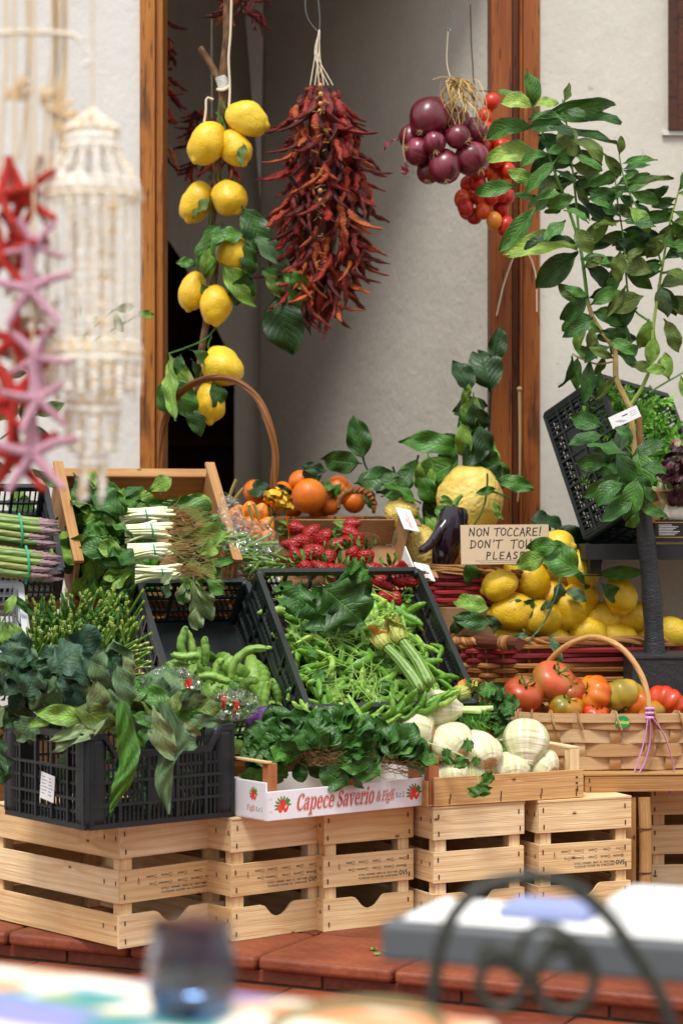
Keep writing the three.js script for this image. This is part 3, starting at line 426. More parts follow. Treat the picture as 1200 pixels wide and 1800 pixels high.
  for (const s of [[[372, 345], [368, 400], [346, 440], [347, 470]], [[380, 575], [362, 595], [325, 612], [296, 622]], [[372, 590], [366, 610], [380, 626]], [[350, 655], [358, 672], [346, 690]], [[440, 420], [470, 455], [486, 512]], [[470, 470], [490, 480], [508, 500]], [[388, 180], [385, 200], [388, 222]]]) addW(g, 'twig', tubePx(s.map(p => [p[0], p[1], HD - 0.02]), 0.0028, 10, 5), G.mid);
}
// dried chillies
const chiliMs = [['#6a1712', 0.36], ['#861c14', 0.38], ['#a52414', 0.4], ['#b5401a', 0.42], ['#741a14', 0.34], ['#c2622a', 0.48], ['#52120f', 0.4]].map(([c, r]) => M(c, r, { bumpMap: wrinkleB, bumpScale: 0.004, map: blotch([0.62, 0.5, 0.45], 11) }));
const chiliG = [0, 1, 2, 3, 4, 5].map(i => { const b = 0.12 + 0.1 * i, s = i % 2 ? 1 : -1; return tube([V(0, 0, 0), V(0.04 * s, 0.25, 0.03), V(b * 0.6 * s, 0.55, -0.03), V(b * 1.2 * s, 0.8, 0.05), V(b * 1.9 * s, 1, 0.02)], t => (t < 0.08 ? 0.03 + t : 0.15 * Math.pow(1 - t, 0.5) * (0.85 + 0.25 * Math.sin(t * 17 + i))) + 0.005, 12, 7, { flat: 0.75 }); });
function chili(g, p, dir, len) { return addW(g, 'chili', pick(chiliG), pick(chiliMs), { p, q: orient(dir, V(rr(-1, 1), 0.2, rr(-1, 1)), rr(0, 6)), s: len }); }
{ const g = thing('chili_bunch', 'large hanging bunch of dried red chillies', 'chili bunch', hp(565, 590));
  const prof = [[150, 30, 566], [180, 58, 562], [230, 72, 567], [290, 80, 570], [350, 88, 574], [410, 86, 572], [460, 72, 568], [510, 52, 554], [545, 38, 548], [575, 16, 550]];
  const at = y => { let i = 0; while (i < prof.length - 2 && prof[i + 1][0] < y) i++; const a = prof[i], b = prof[i + 1], t = (y - a[0]) / (b[0] - a[0]); return [a[1] + (b[1] - a[1]) * t, a[2] + (b[2] - a[2]) * t]; };
  addW(g, 'core', tubePx([[565, 140, HD], [568, 300, HD], [560, 540, HD]], t => 0.055 * Math.sin(Math.PI * Math.min(0.95, 0.1 + t * 0.85)), 10, 8), chiliMs[6]);
  for (let i = 0; i < 296; i++) { const y = 150 + 385 * Math.pow((i + rnd()) / 296, 0.95), [r, cx] = at(y), a = rr(-1.9, 1.9), q = rr(0.5, 0.92), x = cx + Math.sin(a) * r * q * 0.9, d = HD - Math.cos(a) * r * q * PX(HD) * 0.8; const out = 0.1 + 0.4 * rnd(); chili(g, P(x, y, d), V(Math.sin(a) * out, -1 + rr(-0.1, 0.5), Math.cos(a) * out * 0.8), rr(0.065, 0.1)); }
  for (const [x, y, dx, dy] of [[630, 270, 40, 14], [640, 330, 28, 42], [625, 420, 30, 44], [510, 300, -40, 25], [500, 370, -26, 30], [600, 440, -4, 70]]) chili(g, P(x, y, HD - 0.05), V(dx, -dy, 4), 0.08);
  for (let k = 0; k < 6; k++) addW(g, 'string', tubePx([[561 + rr(-1, 1), 52, HD], [561 + rr(-8, 8), 95, HD - 0.01], [545 + k * 8, 150, HD - 0.03]], 0.0013, 10, 4), stringM);
  const sp = []; for (let k = 0; k < 46; k++) { const y = rr(150, 480), x = 566 + rr(-8, 8); sp.push(tubePx([[x, y, HD - 0.115], [x + rr(-16, 16), y + rr(-8, 8), HD - 0.13]], 0.001, 2, 4)); } const st = addW(g, 'straw_ties', merge(sp), M('#a8894a', 0.8)); st.userData.kind = 'stuff';
  for (const y of [128, 150, 165, 182, 195, 335, 352]) addW(g, 'bead', new THREE.SphereGeometry(0.0065, 10, 8), M('#c99a5a', 0.5), { p: P(563 + rr(-1, 1), y, HD - 0.1 + (y < 140 ? 0.09 : 0)) });
}
const hook = (label, pts) => { const o = solo('wire_hook', label, 'hook', tubePx(pts, 0.0016, 24, 6), wireM); };
hook('bent wire hook above the big chili bunch', [[560, railY, HD], [538, -10, HD], [540, 30, HD], [560, 55, HD], [562, 40, HD], [559, -5, HD]]);
hook('wire hook holding the onion string', [[790, railY, HD], [786, 10, HD], [794, 30, HD], [790, 55, HD], [783, 50, HD]]);
hook('wire hook above the tomato cluster beside the jamb', [[822, railY, HD], [818, -20, HD], [824, 5, HD], [820, 8, HD]]);
{ // smaller dark bunches further inside
  const mk = (label, D, x, y0, y1, w, n) => { const g = thing('chili_string', label, 'chili bunch', P(x, y1, D)); addW(g, 'cord', tubePx([[x, y0 - 160, D], [x, y1 - 30, D]], 0.002, 4, 5), stringM); for (let i = 0; i < n; i++) { const y = rr(y0, y1 - 28), a = rr(-1.6, 1.6), d = D - Math.cos(a) * 0.03; chili(g, P(x + Math.sin(a) * w * 0.5, y, d), V(Math.sin(a) * 0.9, -1, Math.cos(a) * 0.5), rr(0.05, 0.08)); } };
  mk('dark red chili string half hidden by the honey brown jamb', 7.0, 284, 30, 290, 24, 46);
  mk('small chili bunch at the top edge above the lemon branch', 6.7, 428, -50, 52, 42, 34);
  mk('shadowed chili bunch behind the topmost lemons', 7.2, 372, 185, 325, 62, 60);
}
{ // red onions
  const g = thing('onion_bunch', 'hanging bunch of shiny red onions with dried stalks', 'onion bunch', hp(775, 325));
  const oT = tex(256, 256, (u, v) => { const s = fbm(u, v, 40, 2, 3, 3), b = fbm(u, v, 4, 4, 4, 21); return mix([0.76, 0.36, 0.44], [0.34, 0.06, 0.13], Math.min(1, 0.35 + 0.7 * s * b * 1.6)); });
  const om = [MP('#ffffff', 0.26, { map: oT, clearcoat: 0.3, clearcoatRoughness: 0.3 }), MP('#e2c6cf', 0.3, { map: oT, clearcoat: 0.3, clearcoatRoughness: 0.3 })];
  const og = [0, 1].map(i => lump(lathe([[0, -0.5], [0.12, -0.49], [0.34, -0.38], [0.47, -0.12], [0.45, 0.12], [0.3, 0.34], [0.12, 0.47], [0.06, 0.6], [0.03, 0.7], [0, 0.7]], 24), 0.02, 2, i * 4));
  const rM = M('#b79a6a', 0.9);
  for (const [x, y, rx, ry, deg, dz] of [[755, 204, 34, 42, 120, 0.05], [763, 250, 20, 21, 80, 0.1], [803, 240, 22, 23, 30, 0.09], [735, 267, 25, 24, 190, 0.06], [722, 238, 20, 26, 110, 0.02], [781, 291, 29, 34, 82, 0.08], [754, 300, 22, 24, 100, 0.03], [828, 278, 31, 32, 55, 0.06], [800, 212, 26, 30, 60, 0.0], [833, 228, 22, 28, 40, -0.01], [775, 225, 26, 30, 90, -0.02]]) {
    const p = hp(x, y, dz), dir = imgDir(deg, 35), b = addW(g, 'onion', pick(og), pick(om), { p, q: orient(dir.clone().negate(), V(0, 0, 1), rr(0, 6)), s: [rx * PX(HD) * 2.1, ry * PX(HD) * 2, rx * PX(HD) * 2.1] });
    const rs = [], e = p.clone().addScaledVector(dir, ry * PX(HD) * 0.97); for (let k = 0; k < 14; k++) rs.push(tube([e.clone(), e.clone().add(V(rr(-0.006, 0.006), rr(-0.006, 0.006), rr(0, 0.006))), e.clone().addScaledVector(dir, rr(0.004, 0.012)).add(V(rr(-0.012, 0.012), rr(-0.012, 0.012), 0))], 0.0007, 3, 3)); addW(g, 'root_tuft', merge(rs), rM);
  }
  const straw = [M('#b9995f', 0.85), M('#cdb17c', 0.85), M('#9a7a45', 0.85)];
  for (let k = 0; k < 44; k++) { const x = rr(778, 836), y = rr(134, 170), ex = x + rr(-30, 34), ey = y + rr(30, 85); addW(g, 'dried_stalk', tubePx([[800 + rr(-16, 16), 138 + rr(0, 14), HD - rr(0, 0.05)], [x + rr(-14, 14), y, HD - rr(0.02, 0.07)], [(x + ex) / 2 + rr(-12, 12), (y + ey) / 2, HD - rr(0.04, 0.09)], [ex, ey, HD - rr(0.03, 0.09)]], t => 0.003 * (1 - 0.6 * t), 10, 5, { flat: 0.5 }), pick(straw)); }
  for (const [a, b, c] of [[[712, 225], [708, 260], [712, 285]], [[760, 140], [778, 135], [800, 140]], [[836, 165], [858, 200], [850, 225]]]) addW(g, 'dried_stalk', tubePx([a, b, c].map(p => [p[0], p[1], HD - 0.06]), 0.003, 10, 5, { flat: 0.5 }), straw[1]);
  const skin = M('#7c2a38', 0.55); leafAt(g, 'round', skin, 700, 245, HD - 0.05, 160, 34, 10, 60, 1, 'loose_skin'); leafAt(g, 'round', skin, 712, 285, HD - 0.05, 95, 24, 10, 40, 1, 'loose_skin');
  addW(g, 'string', tubePx([[787, 55, HD], [785, 110, HD], [792, 140, HD - 0.02]], 0.0012, 8, 4), stringM);
}
{ // cherry tomatoes
  const g = thing('tomato_cluster', 'hanging cluster of small orange red tomatoes beside the jamb', 'tomato bunch', P(860, 405, 6.5)), D = 6.5;
  const tm = ['#b8200c', '#c2300e', '#cc4a12', '#a8180c'].map(c => MP(c, 0.3));
  const tg = lump(lathe([[0, -0.5], [0.2, -0.46], [0.42, -0.2], [0.44, 0.08], [0.32, 0.36], [0.12, 0.47], [0, 0.5]], 18), 0.02, 2, 3);
  const L = [[864, 178], [852, 205], [854, 228], [847, 250], [866, 248], [848, 275], [862, 285], [856, 298], [880, 258], [888, 262], [884, 298], [892, 300], [868, 308], [822, 325], [840, 322], [832, 345], [846, 350], [818, 365], [820, 372], [832, 380], [848, 370], [862, 345], [880, 340], [890, 345], [880, 366], [868, 388], [888, 398], [812, 350], [872, 280], [840, 300], [850, 262]];
  L.forEach(([x, y], i) => { const last = i === 25 || i === 26; addW(g, 'tomato', tg, last ? (i === 25 ? M('#d9852a', 0.3) : tm[0]) : pick(tm), { p: P(x, y, D - rr(0, 0.05)), q: orient(V(rr(-0.4, 0.4), -1, rr(0, 0.6)), V(0, 0, 1), rr(0, 6)), s: [rr(27, 30) * PX(D) * 1.08, rr(30, 38) * PX(D), rr(27, 30) * PX(D) * 1.08] }); });
  addW(g, 'stem', tubePx([[826, 8, D], [830, 110, D], [838, 160, D], [866, 160, D], [858, 230, D], [868, 300, D], [840, 335, D], [815, 340, D]], 0.0022, 26, 5), M('#4f4a2a', 0.8)); addW(g, 'stem', tubePx([[868, 300, D], [886, 330, D], [884, 380, D]], 0.0022, 10, 5), M('#4f4a2a', 0.8));
}
{ // strings on the jamb
  const jd = FD - 0.02; solo('tied_string', 'thin pale string tied in a loose bow on the brown jamb', 'string', merge([tubePx([[872, 555, jd], [885, 500, jd], [905, 445, jd - 0.01], [912, 432, jd - 0.01]], 0.0022, 14, 5), tubePx([[905, 445, jd - 0.01], [925, 445, jd - 0.01], [940, 480, jd], [943, 548, jd]], 0.0022, 14, 5), tubePx([[905, 445, jd - 0.01], [892, 436, jd - 0.01], [896, 418, jd]], 0.0022, 8, 5)]), stringM);
  solo('twisted_cord', 'twisted beige cord hanging straight down the brown jamb', 'cord', merge([tubePx([[912, 683, jd], [913, 760, jd], [912, 850, jd], [909, 882, jd]], t => 0.0048 - 0.002 * t, 16, 6), new THREE.SphereGeometry(0.008, 8, 6).translate(...P(912, 684, jd))]), M('#b59a6c', 0.9));
}

// ---------- produce on the stall ----------
const inC = (crate, x, n, s) => { crate.updateMatrixWorld(true); return crate.localToWorld(V(x, n, -s)); };
function rowLabels(list, what) {                        // words on the row and the place in it, read off the photo positions [x, y]
  const ys = list.map(a => a[1]).sort((a, b) => a - b), c1 = ys[Math.floor(ys.length / 3)], c2 = ys[Math.floor(ys.length * 2 / 3)];
  const row = a => a[1] < c1 ? 0 : a[1] < c2 ? 1 : 2, R = [[], [], []]; list.forEach((a, i) => R[row(a)].push(i)); const out = [];
  R.forEach((r, k) => { r.sort((i, j) => list[i][0] - list[j][0]); r.forEach((i, q) => { out[i] = `${what}, ${['top', 'middle', 'bottom'][k]} row, ${ORD[q]} from the left`; }); }); return out;
}
// pea pods
const podG = [0, 1, 2, 3, 4, 5, 6].map(i => tube([V(0, -0.5, 0), V(0.02 + 0.03 * i, -0.2, 0.02 * (i % 3)), V(0.02 + 0.04 * i, 0.15, -0.03 * (i % 2)), V(-0.02 * i, 0.45, 0), V(-0.03 - 0.02 * i, 0.5, 0)], t => t < 0.04 || t > 0.97 ? 0.012 : 0.115 * Math.pow(Math.sin(Math.PI * (0.06 + t * 0.9)), 0.55) * (1 + 0.07 * Math.sin(t * 44)), 18, 8, { flat: 0.72 }));
const podM = ['#76a63c', '#8bb84c', '#659836', '#a3c761', '#7dae45'].map((c, i) => MP(c, 0.4, { bumpMap: wrinkleB, bumpScale: 0.0008, map: rep(blotch([0.78, 0.84, 0.6], 60 + i, 4), 0.5, 0.5) }));
const qP = peaCrate.quaternion.clone();
{
  const heap = (x, s) => 0.075 + 0.07 * Math.sin(Math.PI * Math.min(1, 0.25 + s / 0.485 * 0.7)) - 0.02 * Math.pow((x - 0.22) / 0.22, 2);
  for (let i = 0; i < 250; i++) {
    const lay = i < 70 ? -0.045 : i < 150 ? -0.02 : 0.002, x = rr(0.035, i < 150 ? 0.42 : 0.34), s = rr(0.01, 0.43);
    const l = qP.clone().multiply(orient(V(rr(-1, 1), rr(-0.25, 0.25), -rr(-0.2, 1)).normalize(), V(0, 1, 0), rr(-0.8, 0.8)));
    const zone = `${['lower', 'middle', 'upper'][Math.min(2, Math.floor(s / 0.147))]} ${['left', 'centre', 'right'][Math.min(2, Math.floor((x - 0.03) / 0.12))]}`;
    solo('pea_pod', `green pea pod in the ${zone} of the heap in the tilted crate`, 'pea pod', pick(podG), pick(podM), { p: inC(peaCrate, x, heap(x, s) + lay, s), q: l, s: rr(0.075, 0.115) }, `pea pods in the ${zone} of the heap`);
  }
  for (let i = 0; i < 34; i++) { const x = rr(500, 780), y = 1225 + (780 - x) * 0.16 + rr(-6, 16), d = 5.4 + (x - 500) * 0.0004; solo('pea_pod', 'green pea pod spilling over the crate edge above the fennel', 'pea pod', pick(podG), pick(podM), { p: P(x, y, d), q: orient(imgDir(rr(-60, 60), rr(-10, 30)), V(0, 0.4, 1), rr(-0.6, 0.6)), s: rr(0.08, 0.11) }, 'pea pods spilling over the crate edge'); }
  const tn = []; for (let i = 0; i < 150; i++) { const x = rr(0.04, 0.34), s = rr(0.0, 0.44), a = rr(0, 6.3), l = rr(0.02, 0.055), p = V(x, heap(x, s) + rr(0.012, 0.022), -s), q = V(Math.cos(a) * l, rr(-0.004, 0.01), Math.sin(a) * l); tn.push(tube([p.clone().sub(q), p.clone().add(V(rr(-0.01, 0.01), rr(0, 0.012), rr(-0.01, 0.01))), p.clone().add(q)], 0.0011, 6, 4)); }
  const t = solo('pea_tendrils', 'thin curly tendrils and stalks strewn over the pea pods', 'tendrils', merge(tn), M('#88a94f', 0.6), { p: peaCrate.position, q: qP }, null, 'stuff');
  const lv = thing('pea_leaves', 'crumpled pea leaves scattered through the pod heap', 'leaves', peaCrate.position.clone()); lv.userData.kind = 'stuff'; 
  for (let i = 0; i < 40; i++) { const x = rr(0.03, 0.3), s = rr(0.02, 0.46), w = inC(peaCrate, x, heap(x, s) + 0.012, s); addW(lv, 'leaf', pick(LG.round), pick([G.mid, G.light, G.spinL]), { p: w, q: qP.clone().multiply(orient(V(rr(-1, 1), rr(0, 0.4), rr(-1, 1)), V(0, 1, 0), rr(-1, 1))), s: rr(0.025, 0.05) }); }
}
{ // large courgette leaf over the peas
  const g = thing('courgette_leaf', 'large dark lobed leaf lying over the upper pea pods', 'leaf', P(560, 1060, 5.7));
  for (const [x, y, a, l, m] of [[560, 1025, 40, 110, 'dark'], [548, 1020, 65, 100, 'spin'], [575, 1022, 20, 85, 'dark'], [530, 1018, 100, 70, 'spin'], [590, 1030, 62, 80, 'deep'], [600, 1012, -15, 50, 'mid']]) leafAt(g, 'lobed', G[m], x, y, 5.62 - rr(0, 0.04), a, l, rr(5, 25), rr(-25, 25), 1.15); }
// courgettes with flowers
const courgT = tex(256, 256, (u, v) => { const s = 0.5 + 0.5 * Math.sin(v * 6.283 * 9 + 2 * fbm(u, v, 6, 6, 2, 2)), f = fbm(u, v, 60, 60, 2, 5); return mix([0.72, 0.8, 0.5], [0.28, 0.45, 0.18], Math.min(1, s * 0.8 + f * 0.3)); });
const courgM = MP('#dfe8c8', 0.4, { map: courgT }), flowM = M('#b9bd6a', 0.75, { map: blotch([0.7, 0.8, 0.4], 70), bumpMap: rep(wrinkleB, 1, 2), bumpScale: 0.006 }), flowO = M('#e08a34', 0.7, { bumpMap: wrinkleB, bumpScale: 0.005 });
[[680, 1138, 742, 1216, 'courgette with a closed pale flower, nearer the pea pods'], [708, 1128, 756, 1206, 'courgette with a closed flower, against the crate wall'], [800, 1222, 748, 1240, 'small courgette with a wilted flower beside the fennel']].forEach(([x0, y0, x1, y1, lab], i) => {
  const d = 5.55, g = thing('courgette', lab, 'courgette', P(x1, y1, d)), a = P(x0, y0, d + 0.03), b = P(x1, y1, d - 0.06), m = a.clone().lerp(b, 0.5).add(V(0.004, 0.004, 0));
  addW(g, 'body', tube([a, m, b], t => 0.0165 * (0.75 + 0.35 * t) * (t > 0.97 ? 0.5 : 1), 16, 10, { ku: 4 }), courgM);
  const dir = a.clone().sub(b).normalize(); for (let k = 0; k < 6; k++) addW(g, 'petal', pick(LG.strap), k % 3 ? flowM : flowO, { p: a.clone().addScaledVector(dir, -0.006), q: orient(dir.clone().add(V(rr(-0.25, 0.25), rr(-0.25, 0.25), rr(0, 0.25))), V(0, 0, 1), k * 1.05), s: [0.15, rr(0.075, 0.095), 0.09] });
  addW(g, 'bud', tube([a, a.clone().addScaledVector(dir, 0.028), a.clone().addScaledVector(dir, 0.062)], t => 0.023 * Math.sin(Math.PI * (0.25 + 0.7 * t)), 10, 10), flowM);
});
// broad beans
const beanM = ['#7fa64a', '#6d9440', '#93b65c'].map((c, i) => MP(c, 0.45, { bumpMap: wrinkleB, bumpScale: 0.0015, map: rep(blotch([0.75, 0.8, 0.55], 80 + i, 4), 1, 0.5) }));
[[[405, 1200], [412, 1165], [440, 1142], [474, 1140], 'large curled broad bean pod arching up beside the packs'], [[330, 1165], [318, 1135], [325, 1108], [326, 1102], 'broad bean pod standing upright at the back'], [[342, 1170], [338, 1140], [332, 1118], [328, 1108], 'broad bean pod leaning beside the upright one'], [[300, 1150], [325, 1155], [345, 1152], [352, 1158], 'broad bean pod lying across the dark crate'], [[358, 1172], [362, 1145], [360, 1128], [362, 1120], 'broad bean pod with a dry tip, behind the bagged chillies'], [[372, 1205], [378, 1180], [384, 1165], [394, 1160], 'short broad bean pod under the curled one'], [[465, 1255], [466, 1225], [470, 1205], [471, 1200], 'broad bean pod at the lower corner beside the aubergine'], [[490, 1240], [486, 1215], [480, 1200], [478, 1196], 'second broad bean pod at the lower corner'], [[505, 1235], [518, 1210], [524, 1198], [526, 1192], 'broad bean pod resting on the pea crate edge'], [[345, 1190], [372, 1188], [395, 1196], [410, 1198], 'broad bean pod lying flat under the others'], [[290, 1165], [310, 1172], [335, 1175], [350, 1180], 'dark broad bean pod lowest in the crate'], [[420, 1215], [432, 1200], [444, 1196], [452, 1200], 'broad bean pod lying on the bagged greens']].forEach(([a, b, c, e, lab], i) => { const d = 5.5 + (i % 3) * 0.02; solo('broad_bean', lab, 'broad bean', tubePx([[...a, d], [...b, d], [...c, d], [...e, d - 0.01]], t => t < 0.04 || t > 0.96 ? 0.003 : 0.0135 * Math.pow(Math.sin(Math.PI * (0.08 + 0.84 * t)), 0.4) * (1 + 0.07 * Math.sin(t * 32)), 26, 8, { flat: 0.8 }), beanM[i % 3], {}, 'broad beans in the dark tilted crate'); });
{ const g = thing('bean_heap', 'shaded broad bean pods deep in the tilted dark crate', 'broad beans', beanCrate.position.clone()); for (let i = 0; i < 60; i++) { const x = rr(0.03, 0.27), s = rr(0.02, 0.26); addW(g, 'pod', pick(podG), pick(beanM), { p: inC(beanCrate, x, 0.03 + rr(0, 0.05), s), q: qP.clone().multiply(orient(V(rr(-1, 1), rr(-0.1, 0.3), rr(-1, 1)), V(0, 1, 0), rr(-1, 1))), s: [0.19, rr(0.11, 0.16), 0.19] }); } }
// clear packs of vegetables
const filmM = new THREE.MeshPhysicalMaterial({ color: '#ffffff', roughness: 0.08, transmission: 1, thickness: 0, ior: 1.9, side: THREE.DoubleSide, bumpMap: rep(plasterB, 0.6, 0.6), bumpScale: 0.03 });
const redM = MP('#c9301a', 0.3);
[[300, 1212, 52, 38, 'clear bag of greens and red chillies behind the black crate'], [412, 1238, 44, 28, 'clear bag of leaves and a red chili beside the aubergine']].forEach(([x, y, rx, ry, lab], i) => {
  const d = 5.3, g = thing('vegetable_bag', lab, 'plastic bag', P(x, y + ry, d)); const s = new THREE.SphereGeometry(1, 24, 16); const bag = lump(s, 0.16, 2.2, i * 3 + 1); addW(g, 'film', bag, filmM, { p: P(x, y, d), s: [rx * PX(d) * 1.05, ry * PX(d) * 1.05, 0.045] });
  const gl = thing('bagged_greens', i ? 'small green leaves inside the clear bag beside the aubergine' : 'green leaves inside the clear bag with red chillies', 'greens', P(x, y + ry * 0.8, d));
  for (let k = 0; k < 26; k++) leafAt(gl, pick(['spoon', 'lemon']), pick([G.mid, G.spinL, G.light]), x + rr(-0.7, 0.6) * rx, y + rr(-0.55, 0.55) * ry, d - rr(-0.02, 0.02), rr(0, 360), rr(20, 36), rr(-20, 20), rr(-60, 60));
  for (let k = 0; k < (i ? 2 : 4); k++) { const cx = x + rr(-0.1, 0.6) * rx * (i ? -1 : 1), cy = y + rr(-0.2, 0.4) * ry; solo('red_chili', i ? 'fresh red chili in the clear bag beside the aubergine' : 'fresh red chili in the clear bag behind the black crate', 'chili', tubePx([[cx, cy - 12, d - 0.028], [cx + 3, cy, d - 0.03], [cx + rr(-6, 6), cy + 14, d - 0.026]], t => 0.008 * Math.pow(1 - t * 0.95, 0.6), 8, 7), redM, {}, i ? 'red chillies in the small clear bag' : 'red chillies in the clear bag'); }
});
// aubergine in the spinach corner
const aubM = MP('#1c0a1e', 0.16, { clearcoat: 0.4, clearcoatRoughness: 0.1 }), aubP = MP('#5b2372', 0.2, { clearcoat: 0.5, clearcoatRoughness: 0.12 });
{ const d = 5.34, g = thing('aubergine', 'round purple aubergine between the bag and the spinach', 'aubergine', P(466, 1290, d)); addW(g, 'body', lump(lathe([[0, -0.5], [0.22, -0.47], [0.46, -0.2], [0.44, 0.1], [0.3, 0.38], [0.1, 0.5], [0, 0.5]], 22), 0.02, 2, 2), aubP, { p: P(467, 1270, d), q: orient(imgDir(-30, 20)), s: [0.088, 0.1, 0.088] }); for (let k = 0; k < 5; k++) addW(g, 'calyx', pick(LG.lemon), G.light, { p: P(496, 1252, d - 0.02), q: orient(imgDir(140 + k * 28, 20), V(0, 0.3, 1)), s: 0.03 }); }
// spinach
{ const mk = (lab, x0, x1, y0, y1, d, n, cx, cy) => { const g = thing('spinach_bunch', lab, 'spinach', P(cx, y1, d)); for (let i = 0; i < n; i++) { const x = rr(x0, x1), u = (x - x0) / (x1 - x0), y = rr(y0, y1), a = Math.atan2(y - cy - 18, x - cx) * 180 / Math.PI + rr(-40, 40); leafAt(g, pick(['spoon', 'round', 'spoon']), pick([G.spin, G.spin, G.spinL, G.dark]), cx + (x - cx) * 0.72, cy + (y - cy) * 0.72 + (590 - x) * 0.09, d + (cy - y) * 0.0008 - rr(0, 0.05), a, rr(46, 74), rr(-10, 35), rr(-70, 70), rr(0.9, 1.15)); }
    if (n > 100) for (const [x, y, a, l] of [[490, 1360, 100, 44], [520, 1355, 70, 46], [505, 1345, 160, 44], [545, 1352, 60, 44], [575, 1350, 120, 42], [600, 1345, 80, 46], [630, 1342, 70, 44], [480, 1350, 60, 50], [560, 1340, 150, 46], [615, 1335, 130, 44], [650, 1340, 100, 40], [530, 1338, 30, 50]]) leafAt(g, 'round', pick([G.spin, G.spinL, G.dark]), x, y - 16, 5.27 + (x - 480) * 0.0006, a, l * 0.85, 20, rr(-40, 40), 1);
    const rs = []; for (let k = 0; k < 40; k++) { const x = cx + rr(-24, 40), y = cy + rr(-12, 16); rs.push(tubePx([[x, y, d - 0.06], [x + rr(5, 20), y + rr(-10, 10), d - 0.07], [x + rr(15, 45), y + rr(-16, 20), d - 0.06]], 0.0007, 4, 3)); } const r = addW(g, 'roots', merge(rs), M('#8a6a45', 0.9)); r.userData.kind = 'stuff'; };
  mk('dark green spinach bunch with brown roots in the printed box', 450, 640, 1276, 1350, 5.28, 140, 545, 1326); mk('smaller spinach bunch at the end of the printed box', 645, 716, 1324, 1354, 5.34, 50, 682, 1346); }
// fennel
const fenT = tex(256, 256, (u, v) => { const r = fbm(u, v, 34, 2, 3, 3), g = fbm(u, v, 5, 3, 3, 9); return mix([1, 0.99, 0.95], [0.72, 0.78, 0.5], Math.min(1, Math.max(0, r * 1.25 + g * 0.7 - 0.78))); });
const fenM = MP('#ece7d6', 0.42, { map: fenT, bumpMap: rep(wrinkleB, 1, 1), bumpScale: 0.004 }), fenSt = M('#b9d38a', 0.5), cutM = M('#d2b083', 0.8, { map: blotch([0.75, 0.6, 0.42], 90, 6) }), frondM = M('#5f9a35', 0.6);
const fenG = [0, 1, 2].map(i => { const g = lathe([[0, -0.5], [0.16, -0.49], [0.34, -0.42], [0.48, -0.15], [0.46, 0.12], [0.34, 0.36], [0.2, 0.52], [0.14, 0.62], [0, 0.64]], 54); const p = g.attributes.position; for (let k = 0; k < p.count; k++) { const x = p.getX(k), y = p.getY(k), z = p.getZ(k), a = Math.atan2(z, x), s = 1 + 0.13 * Math.pow(Math.abs(Math.sin(a * 1.5 + y * 1.4 + i)), 0.45) + 0.014 * Math.sin(a * 17 + i) - 0.06; p.setXYZ(k, x * s, y, z * s * 0.8); } return smooth(g); });
